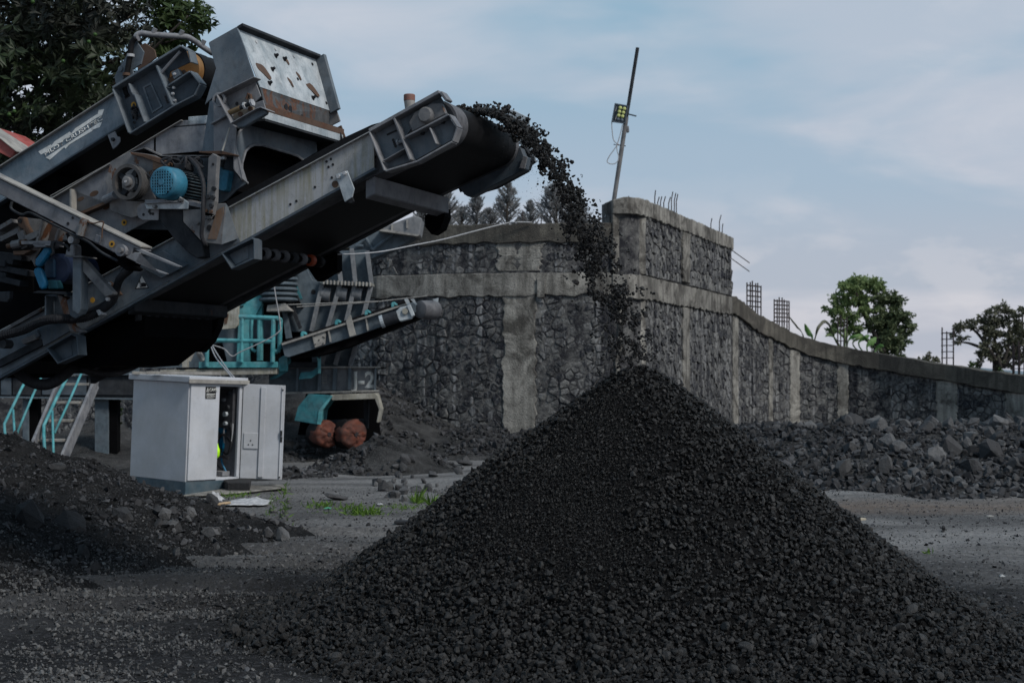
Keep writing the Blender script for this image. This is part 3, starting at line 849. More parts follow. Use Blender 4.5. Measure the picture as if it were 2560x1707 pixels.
class Wall:
    def __init__(s, uds):
        s.p = np.array([[(u - CX) / FP * d, d] for u, d in uds])
        seg = np.diff(s.p, axis=0); s.l = np.hypot(*seg.T); s.c = np.concatenate([[0], np.cumsum(s.l)])
        s.us = [u for u, d in uds]
        # vertex normals facing the viewer
        nn = np.stack([seg[:, 1], -seg[:, 0]], 1) / s.l[:, None]
        vn = np.concatenate([nn[:1], (nn[:-1] + nn[1:]) / 2, nn[-1:]]); s.n = vn / np.linalg.norm(vn, axis=1)[:, None]
    def P(s, t, z, off=0.0):
        t = min(max(t, 0), s.c[-1] - 1e-6)
        i = int(np.searchsorted(s.c, t, 'right') - 1); f = (t - s.c[i]) / s.l[i]
        q = s.p[i] * (1 - f) + s.p[i + 1] * f; n = s.n[i] * (1 - f) + s.n[i + 1] * f
        return Vector((q[0] + n[0] * off, q[1] + n[1] * off, z))
    def t_of(s, u):                               # arc length where the wall plan crosses the sight line of column u
        k = (u - CX) / FP
        for i in range(len(s.l)):
            a, b = s.p[i], s.p[i + 1]
            fa, fb = a[0] - k * a[1], b[0] - k * b[1]
            if fa * fb <= 0 and fa != fb:
                return s.c[i] + s.l[i] * fa / (fa - fb)
        return s.c[-1] if u > s.us[0] else 0.0
    def z_of(s, u, v):
        p = s.P(s.t_of(u), 0)
        return EYE + (HY - v) / FP * p.y
    def cols(s, mb, ts, z0, z1, o0, o1):          # slab in columns; o0 back, o1 front
        n = len(ts)
        vs = []
        for t, a, b in zip(ts, z0, z1):
            vs += [s.P(t, a, o1), s.P(t, b, o1), s.P(t, b, o0), s.P(t, a, o0)]
        fs = [[0, 1, 2, 3], [4 * n - 1, 4 * n - 2, 4 * n - 3, 4 * n - 4]]
        for i in range(n - 1):
            q = 4 * i
            fs += [[q + j, q + 4 + j, q + 4 + (j + 1) % 4, q + (j + 1) % 4] for j in range(4)]
        return mb.add(vs, fs)
    def rows(s, mb, zs, t0, t1, o0, o1):
        vs = []; n = len(zs)
        for z, a, b in zip(zs, t0, t1):
            vs += [s.P(a, z, o1), s.P(b, z, o1), s.P(b, z, o0), s.P(a, z, o0)]
        fs = [[0, 1, 2, 3], [4 * n - 1, 4 * n - 2, 4 * n - 3, 4 * n - 4]]
        for i in range(n - 1):
            q = 4 * i
            fs += [[q + j, q + 4 + j, q + 4 + (j + 1) % 4, q + (j + 1) % 4] for j in range(4)]
        return mb.add(vs, fs)

def clip_poly(poly, n, d):
    out = []
    for i in range(len(poly)):
        a, b = poly[i - 1], poly[i]
        da, db = a[0] * n[0] + a[1] * n[1] - d, b[0] * n[0] + b[1] * n[1] - d
        if (da <= 0) != (db <= 0):
            f = da / (da - db); out.append((a[0] + (b[0] - a[0]) * f, a[1] + (b[1] - a[1]) * f))
        if db <= 0: out.append(b)
    return out
def stone_cells(rg, t0, t1, z0, z1, size, zlo=None, zhi=None):
    """irregular rubble masonry: Voronoi cells of a loosened running bond"""
    pts = []; z = z0; row = 0
    while z < z1:
        h = size * 0.78; t = t0 + (row % 2) * size * 0.5 - size * 0.3
        while t < t1 + size:
            pts.append((t + rg.normal(0, size * 0.24), z + h / 2 + rg.normal(0, size * 0.2)))
            t += size * rg.uniform(0.55, 1.7)
        z += h; row += 1
    P = np.array(pts); cells = []
    for i, p in enumerate(P):
        zl = zlo(p[0]) if zlo else z0; zh = zhi(p[0]) if zhi else z1
        poly = [(t0, zl), (t1, zl), (t1, zh), (t0, zh)]
        dd = np.hypot(*(P - p).T)
        for j in np.argsort(dd)[1:14]:
            if dd[j] > 3.2 * size: break
            q = P[j]; n = (q - p) / dd[j]; m = (q + p) / 2
            poly = clip_poly(poly, n, float(n @ m))
            if len(poly) < 3: break
        if len(poly) < 3: continue
        c = np.mean(poly, 0)
        area = 0.5 * abs(sum(poly[k - 1][0] * poly[k][1] - poly[k][0] * poly[k - 1][1] for k in range(len(poly))))
        if area < size * size * 0.1: continue
        cells.append((poly, c, area))
    return cells
def stone_geo(w, rg, poly, c, size, off):
    # drop very short edges, then three rings
    pts = [np.array(p) for p in poly]
    q = []
    for p in pts:
        if not q or np.hypot(*(p - q[-1])) > size * 0.12: q.append(p)
    if len(q) < 3: return None
    n = len(q); dep = size * rg.uniform(0.10, 0.24)
    vs = []
    gap = min(0.94, 1 - 0.018 / max(0.05, size * 0.5))
    for s_, o in ((gap, off - 0.02), (gap * 0.97, off + dep * 0.65), (gap * rg.uniform(.80, .88), off + dep)):
        for p in q:
            r = c + (p - c) * s_ * (1 + rg.normal(0, 0.025))
            vs.append(w.P(float(r[0]), float(r[1]), o + rg.normal(0, dep * 0.16)))
    vs.append(w.P(float(c[0]), float(c[1]), off + dep * rg.uniform(0.9, 1.2)))
    T = []
    for a in range(2):
        for i in range(n):
            j = (i + 1) % n
            T += [[a * n + i, a * n + j, (a + 1) * n + j], [a * n + i, (a + 1) * n + j, (a + 1) * n + i]]
    T += [[2 * n + i, 2 * n + (i + 1) % n, 3 * n] for i in range(n)]
    return np.array([v[:] for v in vs]), np.array(T)
def lay_stones(w, parent, panels, seed, limit=290, view_gain=None):
    rg = np.random.default_rng(seed); all_ = []
    for (t0, t1, z0, z1, size, zlo, zhi, off, tone) in panels:
        for poly, c, area in stone_cells(rg, t0, t1, z0, z1, size, zlo, zhi):
            g = stone_geo(w, rg, poly, c, size, off)
            if g is None: continue
            p = w.P(float(c[0]), float(c[1]))
            tn = w.P(float(c[0]) + 0.1, 0) - w.P(float(c[0]) - 0.1, 0); cosv = abs(tn.x * p.y - tn.y * p.x) / (tn.length * math.hypot(p.x, p.y) + 1e-9)
            sh = float(np.clip(rg.beta(1.0, 1.7) + tone, 0, 1))
            seen = 1.0 if (FP * p.x / p.y + CX) < 2600 and p.z > 0.1 else 0.2
            all_.append((area * max(cosv, 0.05) / (p.y ** 2) * seen, g, sh))
    all_.sort(key=lambda a: -a[0])
    for a, (v, t), sh in all_[:limit]:
        np_mesh('stone', v, t, M['wallstone'], np.full(len(v), sh), parent=parent)
    rest = all_[limit:]
    if rest:
        off = 0; Vs = []; Ts = []; Ss = []
        for a, (v, t), sh in rest:
            Vs.append(v); Ts.append(t + off); Ss.append(np.full(len(v), sh)); off += len(v)
        tag(np_mesh('stones', np.concatenate(Vs), np.concatenate(Ts), M['wallstone'], np.concatenate(Ss), parent=parent), kind='stuff')
def jag(rg, n, base, amp):
    x = rg.normal(0, amp, n)
    return [base + float(0.6 * x[i] + 0.4 * x[max(0, i - 1)]) for i in range(n)]

# ---------------- the tall curved wall and its raised right-hand corner
w1 = Wall([(-300, 45.0), (300, 44.0), (700, 42.0), (840, 40.2), (950, 39.2), (1100, 38.5), (1200, 38.2), (1290, 38.0), (1400, 37.9), (1500, 37.9), (1560, 38.0), (1590, 38.25), (1610, 38.9), (1650, 40.4), (1700, 42.7), (1760, 45.7), (1823, 49.4)])
tL = w1.t_of
zc1, zc0 = 5.96, 5.45       # coping
zb1, zb0 = 4.64, 4.04       # middle band
ztop = 6.66
wall_a = thing('stone_wall', tuple(w1.P(tL(1290), 0)), 'tall curved dark stone wall with a pale plaster pilaster, behind the falling gravel', 'wall')
rw = np.random.default_rng(101)
tE = tL(1527)
mb = MB(); ts = np.linspace(0, tE, 40); w1.cols(mb, ts, [-0.3] * 40, [zc1 - 0.06] * 40, -1.2, 0.03); mb.obj('mortar_core', M['mortar'], wall_a)
mb = MB(); ts = np.linspace(0, tE, 150); w1.cols(mb, ts, jag(rw, 150, zc0, 0.028), jag(rw, 150, zc1, 0.018), -0.8, 0.10); mb.obj('coping', M['coping'], wall_a, bevel=0.02)
mb = MB(); w1.cols(mb, ts, jag(rw, 150, zb0, 0.035), jag(rw, 150, zb1, 0.010), -0.3, 0.09); mb.obj('band_beam', M['conc'], wall_a, bevel=0.015)
mb = MB(); zs = np.linspace(0.05, zb0 + 0.05, 60); w1.rows(mb, zs, jag(rw, 60, tL(1258), 0.035), jag(rw, 60, tL(1340), 0.035), -0.2, 0.07); mb.obj('pilaster', M['plaster'], wall_a, bevel=0.02)
mb = MB(); zs = np.linspace(zb1 + 0.05, zc0 + 0.02, 18); w1.rows(mb, zs, jag(rw, 18, tL(1246), 0.07), jag(rw, 18, tL(1354), 0.08), -0.2, 0.06); mb.obj('pilaster', M['plaster'], wall_a, bevel=0.02)
mb = MB(); w1.cols(mb, [tL(1344), tL(1352), tL(1362)], [4.0, 3.98, 4.0], [4.5, 4.5, 4.46], 0.092, 0.14); mb.obj('loose_board', M['conc'], wall_a)
lay_stones(w1, wall_a, [
    (tL(60), tL(1262), -0.1, zb0, 0.26, None, None, 0.0, -0.06), (tL(1338), tL(1527), -0.1, zb0, 0.24, None, None, 0.0, 0.06),
    (tL(760), tL(1250), zb1, zc0, 0.23, None, None, 0.0, 0.05), (tL(1350), tL(1527), zb1, zc0, 0.23, None, None, 0.0, 0.1)], 7, 295)
mb = MB()
for u, h in ((1305, 0.42), (1352, 0.2)):
    p = w1.P(tL(u), zc1 - 0.05, -0.1); mb.cyl(p, p + Vector((0.01, 0, h)), 0.016, n=6)
mb.obj('rebar', M['rebar'], wall_a)

wall_b = thing('stone_wall', tuple(w1.P(tL(1700), 0)), 'raised grey stone corner block topped with starter bars, right of the falling gravel', 'wall')
tR = w1.c[-1] - 0.001; tS = tL(1527) + 0.01
n_ = 140; ts = np.linspace(tS, tR, n_)
mb = MB(); w1.cols(mb, ts, [-0.3] * n_, [ztop - 0.1] * n_, -0.9, 0.03); mb.obj('mortar_core', M['mortar'], wall_b)
def top_b(t): return ztop - 0.09 * max(0, 1 - (t - tS) / 0.25)
mb = MB(); w1.cols(mb, ts, jag(rw, n_, 6.22, 0.025), [top_b(t) + rw.normal(0, 0.012) for t in ts], -0.7, 0.16); mb.obj('coping', M['conc'], wall_b, bevel=0.02)
mb = MB(); w1.cols(mb, ts, jag(rw, n_, 3.98, 0.03), jag(rw, n_, 4.60, 0.01), -0.3, 0.12); mb.obj('band_beam', M['conc'], wall_b, bevel=0.015)
mb = MB(); zs = np.linspace(4.64, 6.2, 14); w1.rows(mb, zs, [tS] * 14, jag(rw, 14, tL(1603), 0.05), -0.2, 0.15); mb.obj('corner_pillar', M['conc'], wall_b, bevel=0.02)
mb = MB(); zs = np.linspace(0.0, 3.95, 26); w1.rows(mb, zs, jag(rw, 26, tL(1540), 0.05), jag(rw, 26, tL(1606), 0.06), -0.2, 0.11); mb.obj('pilaster', M['conc'], wall_b, bevel=0.02)
mb = MB(); zs = np.linspace(4.7, 6.2, 14); w1.rows(mb, zs, jag(rw, 14, tL(1697), 0.05), jag(rw, 14, tL(1714), 0.05), -0.2, 0.15); mb.obj('pilaster', M['conc'], wall_b, bevel=0.02)
mb = MB(); zs = np.linspace(0.0, 3.95, 26); w1.rows(mb, zs, jag(rw, 26, tL(1700), 0.05), jag(rw, 26, tL(1716), 0.06), -0.2, 0.11); mb.obj('pilaster', M['conc'], wall_b, bevel=0.02)
lay_stones(w1, wall_b, [
    (tL(1604), tL(1696), 4.62, 6.24, 0.29, None, None, 0.05, 0.10), (tL(1715), tR, 4.62, 6.24, 0.33, None, None, 0.05, 0.10),
    (tL(1607), tL(1700), 0.1, 4.0, 0.31, None, None, 0.0, 0.12), (tL(1716), tR, 0.1, 4.0, 0.35, None, None, 0.0, 0.12)], 8, 280)
for u, h in ((1654, .55), (1661, .4), (1668, .45), (1676, .5), (1688, .55), (1695, .75), (1702, .75), (1707, .75), (1792, .5), (1813, .75), (1820, .5), (1584, .1), (1593, .08)):
    p = w1.P(tL(u), ztop - 0.1, -0.2); mb = MB()
    mb.tube([p, p + UP * (h * 0.8), p + Vector((0.02 + 0.04 * rw.random(), 0, h + 0.08))], 0.017, 6)
    mb.obj('rebar', M['rebar'], wall_b)
p = w1.P(tR - 0.05, 6.3, 0)
for dz in (0.0, -0.3):
    mb = MB(); mb.tube([p + Vector((0, 0, dz)), p + Vector((0.75, 0.2, dz - 0.5))], 0.016, 6); mb.obj('rebar', M['rebar'], wall_b)

# ---------------- the long low wall curving away to the right
UD2 = [(1812, 49.2), (1845, 50.4), (1890, 51.8), (1940, 53), (1990, 53.8), (2050, 54.2), (2110, 54.2), (2200, 53.8), (2370, 52.4), (2560, 50.6), (2760, 48.5)]
w2 = Wall(UD2); t2 = w2.t_of
TOPV = [(1812, 735), (1835, 745), (1870, 772), (1890, 788), (1930, 808), (1990, 838), (2050, 855), (2110, 868), (2240, 890), (2370, 911), (2480, 928), (2560, 940), (2760, 965)]
def topz2(u):
    return w2.z_of(u, np.interp(u, [a for a, b in TOPV], [b for a, b in TOPV]))
tu = [(t2(u), topz2(u)) for u in np.linspace(1814, 2740, 80)]
TT = np.array([a for a, b in tu]); ZZ = np.array([b for a, b in tu])
zt = lambda t: float(np.interp(t, TT, ZZ))
wall_c = thing('stone_wall', tuple(w2.P(t2(2200), 0)), 'long low dark stone wall with pale pilasters, its top sloping down to the right', 'wall')
n_ = 90; ts = np.linspace(t2(1818), w2.c[-1], n_)
mb = MB(); w2.cols(mb, ts, [-0.3] * n_, [zt(t) - 0.1 for t in ts], -0.9, 0.03); mb.obj('mortar_core', M['mortar'], wall_c)
mb = MB(); w2.cols(mb, ts, [zt(t) - 0.62 + rw.normal(0, 0.02) for t in ts], [zt(t) + rw.normal(0, 0.02) for t in ts], -0.6, 0.16); mb.obj('coping', M['coping'], wall_c, bevel=0.02)
pil = [(1829, 1842, 0.05), (1919, 1929, 0.06), (1972, 1998, 0.08), (2092, 2120, 0.09), (2342, 2394, 0.09), (2514, 2600, 0.1)]
for a, b, j in pil:
    zs = np.linspace(-0.1, zt(t2((a + b) / 2)) - 0.6, 40)
    mb = MB(); w2.rows(mb, zs, jag(rw, 40, t2(a), j * .35), jag(rw, 40, t2(b), j * .35), -0.2, 0.07); mb.obj('pilaster', M['plaster'], wall_c, bevel=0.02)
edges = [1842, 1919, 1929, 1972, 1998, 2092, 2120, 2342, 2394, 2514, 2600, 2740]
lay_stones(w2, wall_c, [(t2(edges[i]), t2(edges[i + 1]), 0.0, max(zt(t2(edges[i])), zt(t2(edges[i + 1]))), 0.30, None, lambda t: zt(t) - 0.55, 0.0, 0.0) for i in range(0, len(edges), 2)], 9, 290)
def cage(u0, u1, vt, nb, nh):
    root = MB()
    z1 = w2.z_of((u0 + u1) / 2, vt)
    A = w2.P(t2(u0), 0, -0.15); B = w2.P(t2(u1), 0, -0.15)
    zb = zt(t2(u0)) - 0.3
    rc = bpy.data.objects.new('rebar_cage', None); COL.objects.link(rc); rc.parent = wall_c
    LOC[rc.name] = LOC[wall_c.name].copy()
    dep = Vector((0.1, 0.45, 0))
    for i in range(nb):
        f = i / max(1, nb - 1)
        p = A.lerp(B, f) + (dep if i % 2 else Vector())
        mb = MB(); p.z = zb; q = p.copy(); q.z = z1 + float(rw.uniform(-.1, .12)); mb.cyl(p, q, 0.026, n=6); mb.obj('bar', M['rebar'], rc)
    for i in range(nh):
        z = zb + 0.5 + (z1 - zb - 0.6) * i / max(1, nh - 1)
        mb = MB(); a = A.copy(); b = B.copy(); a.z = b.z = z
        mb.tube([a, b, b + dep, a + dep, a], 0.016, 5); mb.obj('hoop', M['rebar'], rc)
cage(1877, 1910, 707, 6, 5); cage(1944, 1980, 745, 7, 6); cage(2352, 2380, 825, 3, 5); cage(2528, 2556, 858, 5, 3); cage(2096, 2118, 792, 4, 2)
# ================================================================== the screening machine (left foreground)
MO = U(300, 930, 0.7); MO.z = 0
mach = thing('screening_machine', tuple(MO), 'large weathered blue grey screening machine whose conveyor throws black gravel onto the heap', 'machine')
def Uw(view, pts, k): return [U(u, v, k) for u, v in px(view, *pts)]
def plate(name, view, pts, k, t, m, bevel=0.004, parent=None):
    return MB().plate(px(view, *pts), k, t).obj(name, M[m] if isinstance(m, str) else m, parent or mach, bevel)
def flange(mb, view, pts, k0, k1, wpx, side=1, closed=False):
    """rib standing from k0 out to k1 along a traced line, wpx photo pixels wide"""
    P = [U(u, v, k1) for u, v in px(view, *pts)]
    if closed: P.append(P[0])
    for a, b in zip(P[:-1], P[1:]):
        d = (b - a).normalized(); nn = d.cross(KX).normalized() * (wpx * 0.0031) * side
        mb.prism([a - d * 0.002, b + d * 0.002, b + d * 0.002 + nn, a - d * 0.002 + nn], KX * (k0 - k1))
    return mb
def bolts(name, view, pts, k, r=0.016, h=0.014, m='steel', parent=None, n=6):
    for u, v in px(view, *pts):
        p = U(u, v, k); MB().cyl(p + KX * 0.003, p - KX * h, r, r * 0.92, n).obj(name, M[m], parent or mach)
def disc(name, view, c, k, r, t, m, parent=None, n=20):
    u, v = px(view, c)[0]; p = U(u, v, k)
    return MB().cyl(p, p - KX * t, r, n=n).obj(name, M[m], parent or mach)
def linetop(x): return 520.6 + 0.5375 * (571 - x)
def linebot(x): return 585.9 + 0.5574 * (634.9 - x)

# ---------------- discharge conveyor: side channels
xs0, xs1 = -40, 935
fr = plate('side_channel', 'X', [(xs0, linetop(xs0)), (xs1, linetop(xs1)), (xs1, linebot(xs1)), (xs0, linebot(xs0))], 0.0, 0.012, 'beam', 0)
MB().plate([(xs0, linetop(xs0) + 1), (566, linetop(566) + 1), (600, linebot(600) - 2), (xs0, linebot(xs0) - 1)], -0.006, 0.004).obj('cover_plate', M['blue'], fr)
mb = MB(); flange(mb, 'X', [(xs0, linetop(xs0)), (xs1, linetop(xs1))], 0.0, -0.035, 3, 1); mb.obj('top_flange', M['beam'], fr, 0.003)
mb = MB(); flange(mb, 'X', [(xs0, linebot(xs0)), (xs1, linebot(xs1))], 0.012, -0.05, 7, -1); mb.obj('bottom_flange', M['bluedk'], fr, 0.003)
def far_line(f, x, k=1.5):                       # same edge on the far channel: same place along the machine, shifted across
    return U(x, f(x), 0.0) + KX * k
P = [far_line(linetop, xs0), far_line(linetop, xs1), far_line(linebot, xs1), far_line(linebot, xs0)]
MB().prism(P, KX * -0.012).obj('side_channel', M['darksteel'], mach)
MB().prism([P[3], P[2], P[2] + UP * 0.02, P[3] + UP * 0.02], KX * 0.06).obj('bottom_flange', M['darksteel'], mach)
# belt: return run and carrying run
def onb(x, y, k): return U(x, y, 0.0) + KX * k
dn = (onb(300, linebot(300), 0) - onb(300, linetop(300), 0)).normalized()
C0 = U(1094, 308, 0.1); RP = 0.178
ax_s = (U(800, linetop(800), 0) - U(400, linetop(400), 0)).normalized()
nrm = ax_s.cross(KX).normalized(); nrm = nrm if nrm.z > 0 else -nrm
def belt_loop(k0, k1, name, m, rr=RP, x0=-60):
    c = C0 + KX * (k0 - 0.1)
    a0 = math.radians(90)
    arc = [c + ax_s * (math.sin(t) * rr) + nrm * (math.cos(t) * rr) for t in np.linspace(math.radians(-8), math.radians(186), 30)]
    L = (c - onb(x0, linetop(x0), k0)).dot(ax_s)
    st = [c - ax_s * L + nrm * (rr * 0.9), c - ax_s * 1.6 + nrm * (rr * 0.82), c - ax_s * 0.5 + nrm * (rr * 1.0)]
    en = [c - ax_s * 1.0 - nrm * (rr * 0.75), c - ax_s * L - nrm * (rr * 0.7)]
    o = MB().prism(st + arc + en, KX * (k1 - k0)).obj(name, M[m], mach)
    return smooth_angle(o, 30)
bl = belt_loop(0.30, 1.36, 'belt', 'rubber')
be = belt_loop(0.08, 0.30, 'belt_edge', 'rubberworn', RP - 0.001); be['label'] = 'grey worn edge of the conveyor belt'
be2 = belt_loop(1.36, 1.44, 'belt_edge', 'rubberworn', RP - 0.001)
# drum end and bearing
c = C0 + KX * -0.03
dr = MB().lathe(c, KX, [(0, RP - 0.03), (0.0, RP - 0.02), (0.10, RP - 0.02), (0.12, RP - 0.05)], 36).obj('head_drum', M['darksteel'], mach); smooth_angle(dr)
bu, bv = px('E', (1000, 408))[0]; bp = U(bu, bv, -0.02)
bd = MB().lathe(bp + KX * 0.03, -KX, [(0, 0.085), (0.03, 0.085), (0.04, 0.066), (0.10, 0.062), (0.115, 0.05), (0.118, 0.0)], 24).obj('bearing', M['greyrust'], mach); smooth_angle(bd)
MB().prism([bp + ax_s * a + nrm * b + KX * 0.005 for a, b in ((-.16, -.06), (.15, -.06), (.15, 0.03), (.07, .07), (-.09, .07), (-.16, 0.02))], -KX * 0.045).obj('bearing_housing', M['greyrust'], bd, 0.006)
# ---------------- head frame castings, near and far
def head_frame(shift, m, m2):
    h = MB()
    web = [(458, 560), (1092, 205), (1140, 285), (1010, 335), (905, 420), (790, 590), (1175, 402), (1245, 505), (1205, 625), (890, 800), (598, 898)]
    h.prism([q + KX * shift for q in Uw('E', web, 0.0)], KX * 0.014)
    o = h.obj('head_frame', M[m], mach)
    ribs = MB()
    for line, w, sd in (([(458, 548), (598, 900)], 5, -1), ([(598, 900), (888, 812), (1208, 632)], 5, -1), ([(1208, 632), (1250, 510), (1180, 400), (782, 606)], 5, -1),
                        ([(682, 410), (835, 800)], 6, -1), ([(455, 552), (1095, 196)], 9, 1), ([(1095, 196), (1150, 270)], 8, 1), ([(578, 822), (782, 706)], 3, 1), ([(1012, 512), (1070, 655)], 4, -1)):
        flange(ribs, 'E', line, 0.0, -0.10, w, sd)
    if shift:
        ribs.v = [q + KX * (shift + 0.11) for q in ribs.v]
    ribs.obj('rib', M[m2], o, 0.004)
    return o
hf_ = head_frame(0.0, 'blue', 'grey')
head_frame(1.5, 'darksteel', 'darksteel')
plate('slot', 'E', [(610, 570), (700, 530), (706, 545), (616, 585)], -0.004, 0.003, 'black', 0)
bolts('bolt', 'E', [(945, 558), (1132, 458), (170, 962), (230, 930)], -0.01, 0.02, 0.02, 'darksteel')
for q in ((672, 625), (680, 645), (686, 664), (694, 683)): disc('bolt_hole', 'E', q, -0.001, 0.011, 0.003, 'black', n=10)
mb = MB(); a = U(*px('E', (708, 650))[0], -0.03); b = U(*px('E', (770, 632))[0], -0.03); mb.cyl(a, b, 0.014, n=8); mb.cyl(a, a + (b - a) * 0.25, 0.024, n=6); mb.obj('tension_screw', M['steel'], mach)
# shield beyond the far frame, its sky light put into the pale colour
sh = [q for q in Uw('E', [(1700, 470), (1735, 350), (1765, 345), (1915, 420), (1950, 640), (1985, 830), (1880, 770), (1790, 540)], 1.60)]
MB().prism(sh, KX * 0.012).obj('spill_shield', M['pale'], mach, 0.003)
MB().prism(Uw('E', [(1245, 985), (1780, 700), (1842, 692), (1872, 770), (1905, 780), (1882, 892), (1750, 962), (1395, 1142), (1350, 1143), (1295, 1092)], 1.42), KX * 0.1).obj('head_cover', M['bluedk'], mach, 0.006)
MB().prism(Uw('E', [(1868, 768), (1908, 782), (1882, 893), (1832, 885)], 1.41), KX * -0.012).obj('edge_flange', M['grey'], mach, 0.003)
MB().prism(Uw('E', [(1908, 790), (1985, 812), (1880, 890)], 1.62), KX * 0.05).obj('edge_flange', M['darksteel'], mach)
MB().prism(Uw('E', [(1705, 545), (1755, 512), (1790, 560), (1750, 585)], 1.40), KX * 0.05).obj('scraper_block', M['rust'], mach)
MB().prism(Uw('E', [(1560, 1050), (1665, 1000), (1640, 1045), (1600, 1062)], 1.5), KX * 0.05).obj('lug', M['darksteel'], mach)
# reflector post behind the near frame
u, v = px('E', (832, 345))[0]; p = U(u, v, 0.25)
rp = MB().cyl(p, p + UP * 0.075 + ax_s * -0.012, 0.044, n=16).obj('marker_post', M['jawedge'], mach); smooth_angle(rp)
q = p + UP * 0.075 + ax_s * -0.012
rp2 = MB().lathe(q, UP, [(0, 0.046), (0.045, 0.046), (0.05, 0.042), (0.052, 0)], 16).obj('marker_cap', painted('faded orange cap', (0.22, 0.08, 0.055), (0.18, 0.075, 0.055), dusty=0.4), rp); smooth_angle(rp2)
# ---------------- things under the conveyor
MB().plate(px('E', (140, 942), (250, 905), (315, 1072), (296, 1150), (225, 1195)), -0.065, 0.012).obj('hanger_plate', M['pale'], mach, 0.004)
bolts('bolt', 'E', [(174, 963), (231, 930)], -0.066, 0.018, 0.022, 'steel')
MB().plate(px('E', (225, 1195), (292, 1148), (303, 1185), (290, 1203)), -0.04, 0.03).obj('hanger_foot', M['darksteel'], mach)
for (a, h, mm) in (((430, 1010), 0.15, 'darksteel'),):
    p0 = U(*px('E', (415, 1000))[0], 0.03); p1 = p0 + KX * 1.45 - UP * 0.02
    MB().box(p0, KX * 1.47, ax_s * 0.09, UP * -0.145).obj('cross_member', painted('dusty cross member', (0.11, 0.112, 0.125), (0.15, 0.15, 0.16), dusty=0.5, dust=(0.17, 0.17, 0.175)), mach, 0.008)
    bp_ = p0 + KX * 1.38
    MB().prism([bp_ + ax_s * x + UP * z for x, z in ((-.12, -.08), (.08, -.10), (.09, -.18), (.04, -.27), (-.05, -.28), (-.12, -.18))], KX * 0.14).obj('idler_bracket', M['blacksteel'], mach)
p0 = U(*px('C', (1170, 1375))[0], 0.02)
MB().box(p0, KX * 1.45, ax_s * 0.08, UP * -0.11).obj('cross_member', M['darksteel'], mach, 0.006)
# toothed edge under it
u, v = px('C', (1240, 1500))[0]; a = U(u, v, 0.15)
for i in range(9): MB().box(a + KX * (0.13 * i), KX * 0.06, ax_s * 0.03, UP * -0.05).obj('scraper_tooth', M['darksteel'], mach)
# U-shaped idler brackets, near side and their far twins
def ubracket(view, outer, inner, k, m='blue', far=True):
    b = plate('idler_bracket', view, outer, k, 0.03, m, 0.004)
    fm = MB()
    flange(fm, view, outer, k + 0.02, k - 0.10, 4, -1, True); fm.obj('flange', M['bluedk'], b, 0.003)
    MB().plate(px(view, *inner), k - 0.006, 0.01).obj('panel', M[m], b, 0.003)
    if far:
        P = [q + KX * 1.42 for q in Uw(view, outer, k)]
        fb = MB().prism(P, KX * 0.1).obj('idler_bracket', M['blacksteel'], mach)
        e = P[2:4]
    return b
ubracket('D', [(1145, 1222), (1432, 1080), (1455, 1095), (1455, 1275), (1242, 1372)], [(1190, 1222), (1400, 1118), (1402, 1270), (1255, 1345)], -0.03)
ubracket('Q', [(835, 1100), (1310, 830), (1415, 880), (1440, 1230), (1055, 1395)], [(895, 1130), (1290, 935), (1335, 1235), (1060, 1360)], -0.03, 'bluedk')
# pale end of the far bracket hanging in front of the crusher
MB().prism(Uw('R', [(955, 0), (1010, 0), (1018, 190), (990, 225), (968, 195)], 1.5), KX * 0.04).obj('bracket_edge', M['jawedge'], mach, 0.004)
MB().prism(Uw('R', [(720, 140), (955, 20), (970, 200), (800, 310), (745, 310)], 1.46), KX * 0.05).obj('idler_bracket', M['blacksteel'], mach)
MB().prism(Uw('F', [(1670, 525), (2010, 330), (1995, 420), (1930, 560), (1840, 662), (1670, 655)], 1.35), KX * 0.1).obj('idler_bracket', M['blacksteel'], mach)
MB().prism(Uw('F', [(1375, 700), (1545, 560), (1590, 545), (1582, 715), (1440, 785), (1400, 770)], 1.45), KX * 0.08).obj('idler_bracket', M['blacksteel'], mach)
# disc return roller
u0, v0 = px('D', (1470, 1215))[0]
r0 = U(u0, v0, 0.1); rl = MB().cyl(r0, r0 + KX * 1.15, 0.03, n=10).obj('return_roller', M['blacksteel'], mach)
for i, mm in enumerate(['rubberworn', 'rubberworn', 'rubberworn', 'darksteel', 'rubberworn', 'orange', 'rubber']):
    c = r0 + KX * (0.10 + 0.155 * i)
    o = MB().lathe(c, KX, [(0, 0.04), (0.012, 0.052), (0.06, 0.052), (0.075, 0.04)], 24).obj('roller_disc', M[mm], rl); smooth_angle(o)
# underside tray: sheet between the channels below the belt
P = [onb(xs0, linebot(xs0), 0.02) - dn * 0.10, onb(930, linebot(930), 0.02) - dn * 0.10, onb(930, linebot(930), 1.48) - dn * 0.10, onb(xs0, linebot(xs0), 1.48) - dn * 0.10]
MB().prism(P, dn * -0.01).obj('under_tray', M['blacksteel'], mach)
# belly of the tail end: deep hopper under the left part, shade put into its black
P = [U(u, v, 0.25) for u, v in px('F', (-150, 870), (640, 500), (1330, 330), (1330, 520), (1000, 780), (740, 800), (500, 745), (260, 735), (0, 835), (-150, 900))]
MB().prism(P, KX * 1.05).obj('tail_box', M['blacksteel'], mach)

